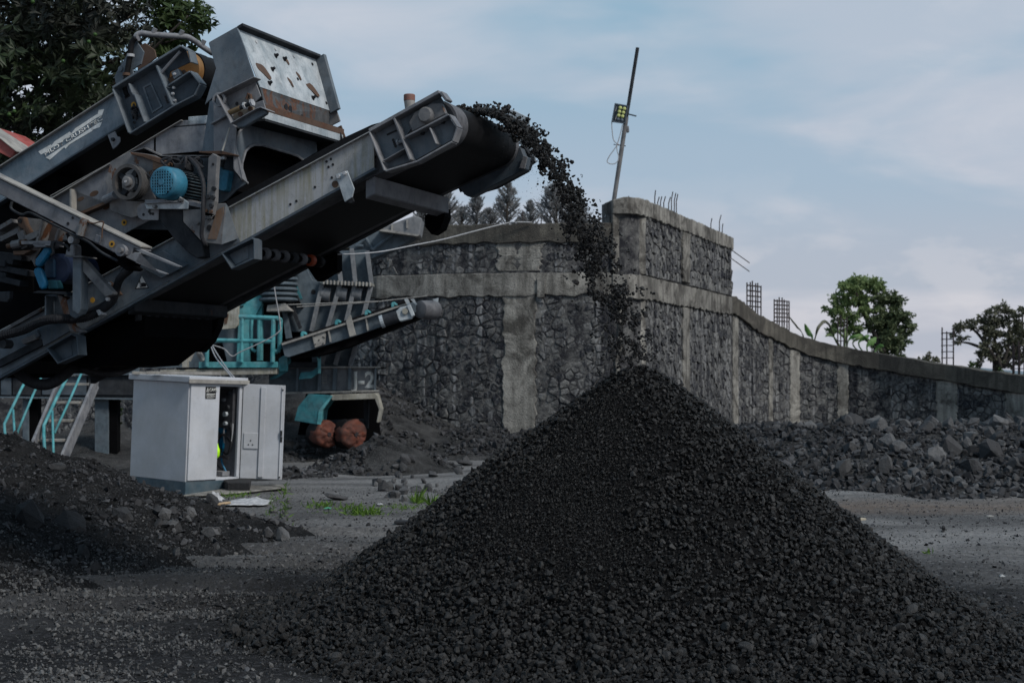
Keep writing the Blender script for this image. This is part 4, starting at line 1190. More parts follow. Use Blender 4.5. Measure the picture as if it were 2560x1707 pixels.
# ---------------- drive bracket with the electric motor
MB().plate(px('C', (1680, 530), (1865, 525), (1880, 605), (1900, 622), (1950, 622), (1980, 590), (1985, 475), (2070, 470), (2072, 520), (2030, 850), (1860, 832), (1680, 640)), -0.14, 0.012).obj('drive_bracket', M['greyrust'], mach, 0.004)
rs = painted('rust stain plate', (0.16, 0.085, 0.042), (0.13, 0.07, 0.04), rust=0.6, dusty=0.35, dust=(0.19, 0.18, 0.17), streak=0.8, streakcol=(0.18, 0.17, 0.165))
MB().plate(px('C', (1990, 540), (2050, 500), (2055, 560), (1985, 800), (1905, 800)), -0.146, 0.005).obj('rust_stain', rs, mach)
a = Uw('C', [(2072, 470), (2032, 850)], -0.14); b = Uw('C', [(2102, 512), (2190, 792)], 0.0)
MB().add([a[0], b[0], b[1], a[1]], [[0, 1, 2, 3]]).obj('side_gusset', M['blue'], mach)
MB().plate(px('C', (1450, 525), (1690, 528), (1682, 640), (1858, 838), (1872, 960), (1805, 975), (1735, 930), (1600, 800), (1465, 625)), -0.10, 0.10).obj('bracket_leg', M['darksteel'], mach, 0.006)
disc('bolt_hole', 'C', (1922, 697), -0.141, 0.026, 0.004, 'black', n=14)
bolts('bolt', 'C', [(1815, 655), (1895, 600), (1918, 604), (1938, 600)], -0.15, 0.016, 0.02, 'greyrust')
# slotted arm
arm = MB().plate(px('C', (1330, 466), (1640, 458), (1455, 520), (1452, 626), (1310, 626), (1272, 605), (1254, 560), (1258, 510), (1285, 478)), -0.12, 0.012).obj('slotted_arm', M['grey'], mach, 0.003)
for q in ((1370, 548), (1382, 565), (1404, 568), (1318, 575), (1376, 530)): disc('bolt_hole', 'C', q, -0.121, 0.012, 0.003, 'black', arm, 10)
MB().plate(px('C', (1325, 476), (1640, 462), (1645, 410), (1660, 415), (1730, 462), (1725, 525), (1345, 524)), -0.17, 0.012).obj('motor_rail', M['pale'], mach, 0.004)
mb = MB(); flange(mb, 'C', [(1325, 476), (1640, 462)], -0.16, -0.20, 4, 1); mb.obj('rail_flange', M['grey'], mach, 0.003)
MB().beam(U(*px('C', (1340, 452))[0], -0.14), U(*px('C', (1640, 442))[0], -0.14), 0.03, 0.02).obj('tension_rod', M['grey'], mach)
MB().cyl(U(*px('C', (1540, 440))[0], -0.15), U(*px('C', (1600, 440))[0], -0.15), 0.028, n=6).obj('nut', M['steel'], mach)
MB().beam(U(*px('C', (1660, 455))[0], -0.15), U(*px('C', (1860, 500))[0], -0.10), 0.06, 0.035).obj('motor_rail', M['grey'], mach, 0.003)
bolts('bolt', 'C', [(1672, 440), (1428, 502)], -0.18, 0.018, 0.03, 'greyrust')
# motor: axis runs across the machine
mc = U(*px('C', (1487, 278))[0], -0.30)
mot = MB().lathe(mc, KX, [(0.0, 0.108), (0.012, 0.126), (0.03, 0.134), (0.165, 0.137), (0.175, 0.128)], 40).obj('fan_cowl', M['motorblue'], mach); smooth_angle(mot)
gr = MB()
e1 = SX; e2 = UP
for i in range(-4, 5):
    o_ = i * 0.0235; hl = math.sqrt(max(0, 0.104 ** 2 - o_ ** 2))
    if hl > 0.01:
        gr.box(mc - KX * 0.012 + e1 * (o_ - .005) - e2 * hl, e1 * 0.010, e2 * 2 * hl, KX * 0.008)
        gr.box(mc - KX * 0.011 + e2 * (o_ - .005) - e1 * hl, e2 * 0.010, e1 * 2 * hl, KX * 0.008)
gr.obj('grille', M['motorblue'], mot)
MB().cyl(mc - KX * 0.002, mc + KX * 0.003, 0.105, n=32).obj('grille_backing', M['black'], mot)
MB().lathe(mc - KX * 0.016, KX, [(0, 0.018), (0, 0.026), (0.01, 0.028)], 16).obj('hub_cap', M['motorblue'], mot)
body = MB().lathe(mc + KX * 0.175, KX, [(0, 0.115), (0.30, 0.115), (0.33, 0.09), (0.36, 0.06)], 32).obj('motor_body', M['darksteel'], mach); smooth_angle(body)
fins = MB()
for i in range(30):
    a_ = 2 * math.pi * i / 30; dr_ = SX * math.cos(a_) + UP * math.sin(a_); tn = -SX * math.sin(a_) + UP * math.cos(a_)
    fins.box(mc + KX * 0.18 + dr_ * 0.11 - tn * 0.003, dr_ * 0.024, tn * 0.006, KX * 0.27)
fins.obj('cooling_fins', painted('dusty motor fins', (0.04, 0.10, 0.14), (0.10, 0.10, 0.105), dusty=0.6, dust=(0.12, 0.115, 0.11)), body)
MB().lathe(mc + KX * 0.45, KX, [(0, 0.12), (0.0, 0.13), (0.03, 0.13), (0.04, 0.11)], 32).obj('end_shield', M['motorblue'], body)
tb = mc + KX * 0.24 + UP * 0.13
MB().box(tb - SX * 0.055, SX * 0.11, KX * 0.14, UP * 0.06).obj('terminal_box', M['darksteel'], body, 0.008)
MB().box(mc + KX * 0.22 - SX * 0.11 - UP * 0.15, SX * 0.22, KX * 0.2, UP * 0.03).obj('motor_foot', M['grey'], body, 0.004)
cb = MB()
rgm = random.Random(3)
for i in range(7):
    s_ = tb + UP * 0.05 + SX * rgm.uniform(-.12, .12) + KX * rgm.uniform(-.05, .1)
    cb.tube(bez([s_, s_ + Vector((rgm.uniform(-.08, .08), 0, 0.05)), s_ + SX * rgm.uniform(-.1, .16) + UP * 0.03, s_ + SX * rgm.uniform(0, .16) - UP * 0.04], 6), 0.013, 6)
cb.obj('cable_bundle', M['hose'], mach)
MB().tube(bez([U(u, v, k) for (u, v), k in zip(px('C', (1640, 60), (1720, 50), (1790, 110), (1830, 170), (1868, 300), (1865, 480), (1862, 620), (1850, 760), (1880, 840), (1898, 855)), (.0, -.05, -.1, -.16, -.2, -.22, -.22, -.2, -.17, -.12))], 6), 0.018, 8).obj('cable', M['hose'], mach)
# upright strap and twin motor behind it
MB().plate(px('C', (1912, 50), (1952, 12), (1997, 42), (1985, 200), (1975, 455), (1965, 490), (1950, 572), (1880, 556), (1895, 380)), -0.19, 0.05).obj('strap_post', M['greyrust'], mach, 0.004)
bolts('bolt', 'C', [(1968, 338), (1918, 412), (1960, 420), (1945, 495)], -0.195, 0.02, 0.02, 'darksteel')
bolts('bolt', 'C', [(1896, 540), (1940, 548)], -0.195, 0.016, 0.014, 'rust')
disc('bolt_hole', 'C', (1956, 114), -0.191, 0.012, 0.003, 'black', n=8)
mb = MB().plate(px('C', (1998, 160), (2008, 150), (2090, 168), (2102, 182), (2070, 350), (2050, 362), (1990, 345)), 0.12, 0.10); mb.obj('terminal_box', M['motorblue'], mach, 0.01)
MB().cyl(U(*px('C', (1985, 190))[0], 0.1), U(*px('C', (2005, 195))[0], 0.2), 0.06, n=14).obj('conduit_gland', M['motorblue'], mach)
# ---------------- sheave and its guard
def oct_guard():
    g = MB().plate(px('C', (1012, 90), (1075, 55), (1190, 0), (1330, 15), (1420, 30), (1550, 100), (1500, 130), (1400, 215), (1385, 330), (1430, 430), (1270, 590), (1205, 605), (1100, 575), (1010, 540), (1000, 465), (960, 440), (985, 330), (965, 270), (985, 200)), 0.0, 0.02)
    g.obj('belt_guard', M['greyrust'], mach, 0.004)
    P = Uw('C', [(1190, 0), (1340, 20), (1480, 60), (1550, 100), (1548, 130), (1420, 90), (1300, 45), (1205, 25)], -0.05)
    MB().prism(P, KX * 0.06).obj('guard_rim', M['rust'], mach, 0.004)
    MB().plate(px('C', (1400, 60), (1545, 105), (1540, 135), (1400, 170)), -0.03, 0.02).obj('guard_rim', rs, mach, 0.004)
oct_guard()
sc_ = U(*px('C', (1165, 275))[0], -0.17)
prof = [(0.0, 0.122), (0.0, 0.150), (0.015, 0.152), (0.022, 0.140), (0.03, 0.152), (0.045, 0.152), (0.052, 0.140), (0.06, 0.152), (0.075, 0.152), (0.082, 0.14), (0.09, 0.152), (0.1, 0.15), (0.1, 0.122)]
n = 40; sm = MB()
for i in range(len(prof)):
    pass
a_, b_ = SX, UP
vs = []; fs = []
for h, r in prof: vs += [sc_ + KX * h + (a_ * math.cos(2 * math.pi * t / n) + b_ * math.sin(2 * math.pi * t / n)) * r for t in range(n)]
for q in range(len(prof)):
    q2 = (q + 1) % len(prof)
    fs += [[q * n + i, q * n + (i + 1) % n, q2 * n + (i + 1) % n, q2 * n + i] for i in range(n)]
shv = MB().add(vs, fs).obj('pulley_wheel', painted('worn pulley iron', (0.045, 0.044, 0.044), (0.065, 0.062, 0.06), rust=0.2, dusty=0.4, dust=(0.14, 0.13, 0.13)), mach); smooth_angle(shv, 40)
for i in range(4):
    t = math.radians(45 + 90 * i + 10); d_ = SX * math.cos(t) + UP * math.sin(t); tn = -SX * math.sin(t) + UP * math.cos(t)
    MB().prism([sc_ + KX * 0.03 + d_ * 0.06 - tn * 0.028, sc_ + KX * 0.03 + d_ * 0.125 - tn * 0.019, sc_ + KX * 0.03 + d_ * 0.125 + tn * 0.019, sc_ + KX * 0.03 + d_ * 0.06 + tn * 0.028], KX * 0.04).obj('spoke', M['darksteel'], shv, 0.004)
hb = MB().lathe(sc_ + KX * 0.09, -KX, [(0, 0.075), (0.05, 0.075), (0.055, 0.068), (0.07, 0.066), (0.072, 0.044), (0.10, 0.042), (0.105, 0.036), (0.107, 0.0)], 28).obj('hub', M['greyrust'], shv); smooth_angle(hb)
MB().cyl(sc_ - KX * 0.012, sc_ - KX * 0.024, 0.011, n=6).obj('bolt', M['steel'], shv)
for (p, q) in (((1262, 132), (1395, 255)), ((1160, 440), (1450, 450))):
    MB().beam(U(*px('C', p)[0], -0.1), U(*px('C', q)[0], -0.05), 0.06, 0.012).obj('drive_belt', M['rubber'], mach)
# shaft arm to the left of the pulley
MB().cyl(U(*px('C', (1060, 395))[0], -0.06), U(*px('C', (965, 440))[0], -0.02), 0.035, n=12).obj('shaft_stub', M['grey'], mach)

# ---------------- screen box side walls
sw = plate('screen_side', 'D', [(-420, 700), (-140, 548), (130, 395), (600, 112), (780, 5), (1010, 0), (985, 285), (590, 320), (440, 250), (330, 285), (130, 400), (-420, 760)], 0.16, 0.012, 'grey', 0.003)
sw2 = plate('screen_side', 'C', [(1025, 100), (640, 340), (450, 445), (300, 535), (560, 640), (720, 585), (1000, 480), (1010, 540), (1100, 580), (1200, 610), (1420, 600), (1240, 690), (1060, 790), (900, 760), (640, 640), (720, 583), (1480, 300), (1500, 60)], 0.10, 0.012, 'grey', 0.003)
mb = MB(); flange(mb, 'C', [(450, 442), (1025, 98)], 0.1, 0.05, 3, 1); flange(mb, 'C', [(640, 342), (640, 560)], 0.1, 0.03, 6, 1); mb.obj('edge_flange', M['jawedge'], mach)
mb = MB(); flange(mb, 'C', [(715, 585), (985, 472)], 0.1, 0.02, 8, 1); mb.obj('rusty_lip', M['rust'], mach)
for q, r in (((863, 382), 0.034), ((740, 432), 0.026), ((975, 512), 0.024)):
    uu_, vv_ = px('C', q)[0]; cc_ = U(uu_, vv_, 0.098)
    MB().prism([cc_ + SX * (r * 1.35 * math.cos(t)) + UP * (r * 0.7 * math.sin(t) + r * 0.3 * math.cos(t)) for t in np.linspace(0, 6.28, 19)[:-1]], KX * 0.004).obj('rust_patch', M['rust'], sw2)
for q in ((1140, 648), (1027, 845)):
    k_ = 0.095 if q[0] > 1100 else -0.475
    o = disc('paint_ring', 'C', q, k_, 0.027, 0.003, 'yellowring', n=18); disc('bolt_hole', 'C', q, k_ - 0.003, 0.012, 0.002, 'black', o, 10)
# long dark lower edge of the side wall behind the drive
MB().plate(px('D', (-40, 870), (120, 790), (470, 630), (640, 330), (1270, 330), (1280, 440), (1385, 580), (1290, 640), (1190, 740), (700, 1010), (200, 1000)), 0.20, 0.02).obj('screen_lower_wall', M['bluedk'], mach)
mb = MB(); flange(mb, 'D', [(590, 322), (1270, 325)], 0.16, 0.06, 3, -1); flange(mb, 'D', [(130, 400), (330, 285), (440, 250), (590, 320)], 0.16, 0.1, 3, -1); mb.obj('edge_flange', M['greyrust'], mach)
mb = MB(); flange(mb, 'D', [(-420, 700), (130, 395), (600, 112), (780, 5)], 0.16, 0.13, 2, 1); mb.obj('edge_flange', M['jawedge'], mach)
# folded corner below the hopper
a = Uw('B', [(455, 935), (385, 1392)], 0.15); b = Uw('B', [(500, 905), (490, 1390)], 0.06)
MB().add([a[0], b[0], b[1], a[1]], [[0, 1, 2, 3]]).obj('corner_fold', M['blue'], mach)
MB().plate(px('B', (490, 900), (640, 880), (700, 1170), (685, 1420), (490, 1390)), 0.06, 0.012).obj('chute_cheek', M['grey'], mach, 0.003)
MB().plate(px('B', (455, 1130), (595, 1055), (600, 1068), (465, 1145)), 0.02, 0.05).obj('stiffener', M['grey'], mach, 0.003)
MB().plate(px('B', (355, 1390), (560, 1385), (680, 1415), (680, 1428), (355, 1402)), -0.01, 0.08).obj('ledge', M['rust'], mach, 0.003)
MB().tube([U(*px('B', (640, 1175))[0], 0.0), U(*px('B', (572, 1385))[0], -0.02)], 0.008, 6).obj('stay_wire', M['jawedge'], mach)
bolts('bolt', 'D', [(1130, 350), (1160, 355), (1185, 352)], 0.05, 0.016, 0.03, 'steel')
MB().plate(px('D', (1115, 330), (1195, 335), (1170, 360), (1150, 430), (1120, 425)), 0.06, 0.04).obj('bracket', M['darksteel'], mach, 0.003)

# ---------------- hopper box over the conveyor
KH0, KH1 = 0.16, 1.46
hs = plate('hopper_side', 'B', [(445, 398), (455, 385), (705, 245), (868, 715), (560, 872), (500, 880), (410, 962), (513, 630)], KH0, 0.010, 'blue', 0.003)
n0, n1 = Uw('B', [(712, 262), (918, 802)], KH0); 
f0, f1 = Uw('B', [(1432, 545), (1562, 1020)], KH1)
def outq(a, b, c, d, t=0.01):
    nn = (b - a).cross(d - a).normalized()
    return [a, b, c, d], nn * t
gs = 8; gm_ = MB(); gm_.add([n0.lerp(f0, i / gs).lerp(n1.lerp(f1, i / gs), j / gs) for i in range(gs + 1) for j in range(gs + 1)], [[i * (gs + 1) + j, (i + 1) * (gs + 1) + j, (i + 1) * (gs + 1) + j + 1, i * (gs + 1) + j + 1] for i in range(gs) for j in range(gs)])
ff = gm_.obj('hopper_front', M['pale'], mach)  # paler than the side wall: its lit look is put into the colour
sd_s = ff.modifiers.new('thick', 'SOLIDIFY'); sd_s.thickness = 0.008; sd_s.offset = 0
fn = (f0 - n0).cross(n1 - n0).normalized()
if fn.y > 0: fn = -fn
def onf(s, t, o=0.0): return n0.lerp(f0, s).lerp(n1.lerp(f1, s), t) + fn * o
rim = MB(); rim.prism([onf(0, -0.035), onf(1, -0.035), onf(1, 0.02), onf(0, 0.02)], fn * 0.06); rim.obj('hopper_rim', M['darksteel'], ff, 0.003)
rim = MB(); rim.prism([onf(0.985, 0), onf(1.02, 0), onf(1.02, 1.05), onf(0.985, 1.05)], fn * 0.10); rim.obj('hopper_rim', M['blue'], ff, 0.003)
# rust wounds and bolts, found from their place on the plate
def locate(bx, by):
    u, v = px('B', (bx, by))[0]
    o = Vector((0, 0, EYE)); d = W(u, v, 1.0) - o
    best = None
    for i in range(101):
        for j in range(101):
            p = onf(i / 100, j / 100); du = (p.x / p.y * FP + CX - u) ** 2 + (HY - (p.z - EYE) / p.y * FP - v) ** 2
            if best is None or du < best[0]: best = (du, p)
    return best[1] + fn * 0.005
er = (f0 - n0).normalized(); dr = (n1 - n0).normalized()
for q, a_, b_, tilt in (((945, 655), 0.105, 0.048, 0.5), ((1388, 822), 0.11, 0.042, 0.5), ((1155, 563), 0.04, 0.02, 0.9), ((1267, 702), 0.045, 0.02, 1.0), ((1190, 760), 0.05, 0.02, 1.0)):
    c = locate(*q); x = (er * math.cos(tilt) + dr * math.sin(tilt)); y = (-er * math.sin(tilt) + dr * math.cos(tilt))
    MB().prism([c + x * (a_ * math.cos(t)) + y * (b_ * math.sin(t) * (1 + 0.25 * math.sin(3 * t))) + fn * 0.001 for t in np.linspace(0, 2 * math.pi, 22)[:-1]], fn * 0.003).obj('rust_patch', M['rust'], ff)
for q in ((1055, 515), (1133, 545), (1028, 640), (998, 770), (1398, 905)):
    c = locate(*q); MB().cyl(c, c + fn * 0.03, 0.018, 0.012, 8).obj('bolt', M['black'], ff); MB().cyl(c, c + fn * 0.004, 0.023, n=10).obj('washer', M['darksteel'], ff)
for q in ((877, 392), (1057, 460), (1227, 525), (1390, 592), (1262, 730), (1520, 948)):
    c = locate(*q); MB().cyl(c, c + fn * 0.006, 0.014, n=10).obj('bolt_hole', M['black' if q[0] in (1262, 1520, 1390) else 'steel'], ff)
# turned-in lower lip, dark and rusty
n2 = U(*px('B', (975, 1020))[0], KH0 + 0.02); f2 = U(*px('B', (1545, 1180))[0], KH1 - 0.02)
n2 = n2 + (KX * 0.0); 
lipm = painted('rusty lower lip', (0.05, 0.055, 0.06), (0.075, 0.075, 0.078), rust=0.85, dusty=0.2, streak=0.4, streakcol=(0.02, 0.02, 0.02))
MB().add([n1, f1, f2, n2, n1 - fn * .01, f1 - fn * .01, f2 - fn * .01, n2 - fn * .01], [[0, 1, 2, 3], [7, 6, 5, 4], [0, 4, 5, 1], [1, 5, 6, 2], [2, 6, 7, 3], [3, 7, 4, 0]]).obj('hopper_lip', lipm, mach)
ln = (f1 - n1).cross(n2 - n1).normalized(); ln = ln if ln.y < 0 else -ln
for s_, t_, r_ in ((0.32, 0.55, 0.05), (0.38, 0.6, 0.055), (0.55, 0.85, 0.05)):
    c = n1.lerp(f1, s_).lerp(n2.lerp(f2, s_), t_) + ln * 0.002
    MB().prism(circle(c, (f1 - n1).normalized(), UP, r_ * 0.6, 12), ln * 0.003).obj('torn_hole', M['black'], mach)
# flange plate under the lip
n3 = U(*px('B', (965, 1042))[0], KH0); f3 = U(*px('B', (1690, 1262))[0], KH1 + 0.12)
MB().prism([n3 + UP * .02, f3 + UP * .02, f3 - UP * 0.045, n3 - UP * 0.045], SX * -0.75).obj('ledge_plate', M['pale'], mach, 0.003)
MB().prism([n3 + UP * 0.075, f3 + UP * 0.075, f3 + UP * .022, n3 + UP * .022], SX * -0.3).obj('rubber_seal', M['rust'], mach)
MB().prism(Uw('B', [(1552, 1205), (1662, 1150), (1702, 1262), (1668, 1275)], KH1 + 0.1), KX * 0.015).obj('end_gusset', M['rust'], mach, 0.003)
MB().prism(Uw('B', [(1530, 1180), (1560, 1020), (1608, 985), (1652, 1112), (1560, 1160), (1545, 1190)], KH1 + 0.02), KX * 0.02).obj('end_gusset', M['greyrust'], mach, 0.003)
MB().prism(Uw('B', [(850, 700), (930, 790), (1000, 1010), (1010, 1075), (880, 990), (840, 860)], 0.26), KX * 0.02).obj('hopper_inner', M['darksteel'], mach)
MB().prism([U(u, v, 1.5) for u, v in ((765, 335), (850, 330), (860, 365), (800, 410), (765, 410))], KX * 0.02).obj('chute_cheek', M['darksteel'], mach)
# hinge recess on the near side of the hopper
hr = plate('hinge_plate', 'B', [(510, 882), (560, 868), (862, 712), (926, 885), (862, 950), (945, 920), (978, 1022), (645, 1142), (600, 1040)], 0.05, 0.012, 'grey', 0.003)
mb = MB(); flange(mb, 'B', [(520, 880), (865, 712)], 0.06, -0.05, 3, 1); flange(mb, 'B', [(640, 1142), (880, 1005), (920, 990), (978, 1015)], 0.06, -0.07, 3, 1); flange(mb, 'B', [(512, 880), (600, 1050), (650, 1150), (690, 1172)], 0.06, -0.06, 5, 1); mb.obj('flange', M['grey'], hr, 0.004)
MB().plate(px('B', (650, 1142), (930, 995), (975, 1020), (970, 1045), (770, 1165), (690, 1172)), -0.02, 0.05).obj('flange', M['blue'], hr, 0.006)
o = MB().ring(circle(U(*px('B', (537, 915))[0], -0.03), (SX - UP * 1.1).normalized(), (SX * .5 + UP * .4).normalized(), 0.062, 18), circle(U(*px('B', (537, 915))[0], -0.03), (SX - UP * 1.1).normalized(), (SX * .5 + UP * .4).normalized(), 0.042, 18), KX * 0.03).obj('lifting_eye', M['grey'], mach, 0.003)
MB().plate(px('T', (520, 470), (640, 330), (900, 210), (980, 230), (1000, 330), (860, 420), (520, 560)), 0.04, 0.006).obj('slide_plate', M['greyrust'], hr, 0.002)
MB().plate(px('T', (590, 700), (700, 590), (1040, 440), (1110, 470), (1120, 560), (740, 780), (620, 785)), 0.02, 0.025).obj('clamp_plate', painted('bare clamp steel', (0.19, 0.17, 0.14), (0.15, 0.14, 0.12), rust=0.3), hr, 0.003)
a, b = U(*px('T', (490, 625))[0], -0.01), U(*px('T', (1090, 360))[0], -0.03)
MB().cyl(a, a.lerp(b, 0.5), 0.021, n=12).obj('turnbuckle', painted('oiled brass rod', (0.19, 0.12, 0.05), (0.12, 0.085, 0.045), rust=0.3, dusty=0.2), hr)
MB().cyl(a.lerp(b, 0.5), b, 0.017, n=12).obj('turnbuckle', M['darksteel'], hr)
for f_ in (0.66, 0.95): MB().cyl(a.lerp(b, f_), a.lerp(b, f_ + 0.07), 0.032, n=6).obj('nut', M['steel'], hr)
for q in ((805, 650), (1052, 515)): disc('bolt', 'T', q, 0.018, 0.02, 0.015, 'rust', hr, 10)
disc('bolt_hole', 'T', (710, 390), 0.038, 0.016, 0.003, 'black', hr, 10)
MB().tube([U(u, v, 0.02) for u, v in px('T', (950, 280), (990, 150), (1040, 180), (1060, 300))], 0.014, 8).obj('hook', M['rust'], hr)

# ---------------- chute below the hopper: front plate with its dark opening
def ch(bx, by, k): return U(*px('D', (bx, by))[0], k)
kc0, kc1 = 0.10, 1.42
def kk(x): return kc0 + (kc1 - kc0) * (x - 1290) / (2050 - 1290)
outer = [(1272, 330), (1272, 450), (1385, 582), (1335, 545), (1330, 470), (1335, 390), (1365, 290), (1400, 250), (1440, 230), (1520, 232), (1640, 268), (1790, 312), (1850, 335), (1895, 372)]
top = [(1275, 250), (1285, 190), (1310, 110), (1370, 50), (1450, 10), (1540, -10), (1700, 40), (1900, 98), (2050, 142), (2020, 290)]
poly = [(1272, 450), (1275, 250), (1285, 190), (1310, 110), (1370, 50), (1450, 0), (1600, 20), (1780, 70), (2020, 140), (2030, 290), (1895, 372), (1850, 335), (1790, 312), (1640, 268), (1520, 232), (1440, 230), (1400, 250), (1365, 290), (1335, 390), (1330, 470), (1335, 545), (1385, 582)]
Pp = [ch(x, y, kk(x)) for x, y in poly]
MB().prism(Pp, SX * -0.012).obj('chute_front', M['blue'], mach)
rimp = [ch(x, y, kk(x)) for x, y in poly[10:]]
mb = MB(); mb.tube([p + SX * 0.008 for p in rimp], 0.012, 6); mb.obj('opening_rim', M['grey'], mach)
MB().tube([ch(x, y, kk(x)) + SX * 0.006 for x, y in poly[1:7]], 0.010, 6).obj('opening_rim', M['grey'], mach)
a = ch(1262, 300, 0.07); 
MB().prism([ch(1262, 190, 0.05), ch(1262, 450, 0.05), ch(1385, 582, kk(1385) - 0.1), ch(1335, 540, kk(1335) - 0.1), ch(1325, 470, kk(1325) - .1), ch(1330, 300, kk(1330) - .1), ch(1340, 190, kk(1340) - .1)][:4], SX * 0.01).obj('chute_corner', M['grey'], mach)
# inside of the chute: back wall and roof
b0 = ch(1290, 200, 0.25) - SX * 0.9; 
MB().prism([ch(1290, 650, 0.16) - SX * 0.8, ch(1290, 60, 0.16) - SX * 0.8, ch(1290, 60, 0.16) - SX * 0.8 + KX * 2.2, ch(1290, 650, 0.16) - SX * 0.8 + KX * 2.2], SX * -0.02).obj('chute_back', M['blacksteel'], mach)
MB().prism([q + KX * 1.36 for q in (ch(1290, 760, 0.1) + SX * .25, ch(1290, 60, .1) + SX * 0.0, ch(1290, 60, .1) - SX * 0.9, ch(1290, 760, .1) - SX * 0.9)], KX * 0.02).obj('chute_cheek', M['blacksteel'], mach)
MB().prism([n3 - UP * 0.05, f3 - UP * 0.05, f3 - UP * 0.05 - SX * 0.95, n3 - UP * 0.05 - SX * 0.95], UP * -0.012).obj('chute_roof', M['darksteel'], mach)
# rear body filling the space between the two side walls
P = [U(u, v, 0.22) for u, v in px('D', (-420, 760), (330, 300), (780, 10), (1010, 10), (1240, 330), (1240, 640), (700, 960), (-420, 1500))]
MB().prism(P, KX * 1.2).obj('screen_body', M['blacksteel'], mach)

# ---------------- skirt and belt edge over the channel
P = [U(u, v, 0.13) for u, v in ((560, 527), (940, 322), (974, 300), (930, 312), (863, 343), (800, 377), (700, 432), (567, 503))]
MB().prism(P, KX * 0.02).obj('belt_skirt', M['rubber'], mach)
P = [U(u, v, 0.05) for u, v in ((568, 521), (955, 313), (940, 318), (567, 517))]
MB().prism(P, KX * 0.05).obj('skirt_rail', M['darksteel'], mach)
for q in ((1785, 775), (1840, 745), (2010, 617), (2165, 530), (2135, 432), (2175, 410), (2117, 382), (2157, 360)): disc('bolt_hole', 'D', q, -0.001, 0.011, 0.003, 'black', fr, 10)
disc('rust_patch', 'D', (2195, 590), -0.001, 0.028, 0.003, 'rust', fr, 14)

# ---------------- feed conveyor with its head box
kf = 0.42
cp = painted('faded conveyor paint', (0.11, 0.16, 0.20), (0.145, 0.175, 0.205), rust=0.1, dusty=0.45, dust=(0.22, 0.22, 0.225))
fc = MB().plate(px('A', (-60, 1570), (1045, 858), (1180, 780), (1190, 1100), (1140, 1130), (450, 1560), (-60, 1885)), kf, 0.012).obj('feed_channel', cp, mach, 0.003)
mb = MB(); flange(mb, 'A', [(-60, 1568), (1045, 856)], kf + .01, kf - 0.04, 4, 1); mb.obj('top_flange', M['jawedge'], fc, 0.003)
mb = MB(); flange(mb, 'A', [(-60, 1885), (450, 1560), (1140, 1130)], kf + .01, kf - 0.06, 4, -1); mb.obj('bottom_flange', M['bluedk'], fc, 0.003)
MB().prism([q + KX * 0.95 for q in Uw('A', [(-60, 1570), (1180, 780), (1190, 1100), (450, 1560), (-60, 1885)], kf)], KX * 0.012).obj('feed_channel', M['darksteel'], mach)
P = [U(u, v, kf + 0.05) for u, v in px('A', (-60, 1620), (1700, 520), (1700, 880), (1190, 1150), (450, 1540), (-60, 1860))]
MB().prism(P, KX * 0.85).obj('feed_belt', M['rubber'], mach)
hb_ = plate('head_box', 'A', [(1040, 818), (1180, 755), (1655, 435), (1700, 445), (1742, 575), (1560, 660), (1530, 790), (1740, 668), (1822, 765), (1775, 870), (1590, 965), (1190, 1218), (1120, 1050)], kf - 0.10, 0.012, 'bluedk', 0.003)
mb = MB()
for line, w, sd in (([(1035, 815), (1655, 432)], 7, 1), ([(1655, 432), (1720, 470), (1745, 575)], 5, 1), ([(1038, 815), (1185, 1215)], 5, -1), ([(1185, 1218), (1590, 965), (1775, 870), (1825, 770), (1740, 662)], 5, -1),
                    ([(1185, 765), (1215, 850), (1240, 870), (1330, 1115)], 5, -1), ([(1440, 600), (1585, 960)], 6, -1), ([(1535, 800), (1740, 665)], 5, 1)):
    flange(mb, 'A', line, kf - 0.095, kf - 0.20, w, sd)
mb.obj('rib', M['blue'], hb_, 0.004)
MB().tube([U(u, v, kf - 0.17) for u, v in px('A', (1480, 672), (1655, 475))], 0.014, 6).obj('brace', M['grey'], hb_)
MB().ring([U(u, v, kf - 0.11) for u, v in px('A', (1305, 800), (1385, 755), (1490, 980), (1395, 1042))], [U(u, v, kf - 0.11) for u, v in px('A', (1325, 808), (1380, 778), (1470, 978), (1400, 1018))], KX * 0.01).obj('nameplate_frame', M['blue'], hb_, 0.002)
plate('take_up_slot', 'A', [(1530, 730), (1690, 640), (1730, 680), (1550, 770)], kf - 0.106, 0.005, 'rust', 0, hb_)
plate('clamp_block', 'A', [(1568, 665), (1630, 630), (1658, 690), (1595, 730)], kf - 0.16, 0.05, 'blue', 0.004, hb_)
bolts('bolt', 'A', [(1608, 682), (1600, 808), (1592, 862), (1610, 925)], kf - 0.16, 0.012, 0.02, 'steel', hb_)
for q in ((1518, 890), (1526, 905), (1530, 925), (1540, 940)): disc('bolt_hole', 'A', q, kf - 0.102, 0.010, 0.002, 'black', hb_, 8)
o = disc('paint_ring', 'A', (1228, 965), kf - 0.10, 0.027, 0.004, 'yellowring', hb_, 18); o['label'] = 'yellow ring round a hole'
disc('bolt_hole', 'A', (1228, 965), kf - 0.105, 0.012, 0.002, 'black', hb_, 10)
rgk = np.random.default_rng(9)
Vs = [U(*px('A', (1240 + float(rgk.normal(0, 18)), 1050 + float(rgk.normal(0, 45))))[0], kf - 0.10 - float(rgk.random()) * 0.04) for _ in range(22)]
V, T, S = scatter(rgk, np.array([q[:] for q in Vs]), 0.012 + 0.02 * rgk.random(22), RV20)
tag(np_mesh('caked_dirt', V, T, M['mgrit'], S, parent=mach), kind='stuff')
plate('dark_slot', 'A', [(1140, 890), (1190, 868), (1195, 885), (1150, 912)], kf - 0.103, 0.002, 'black', 0, hb_)
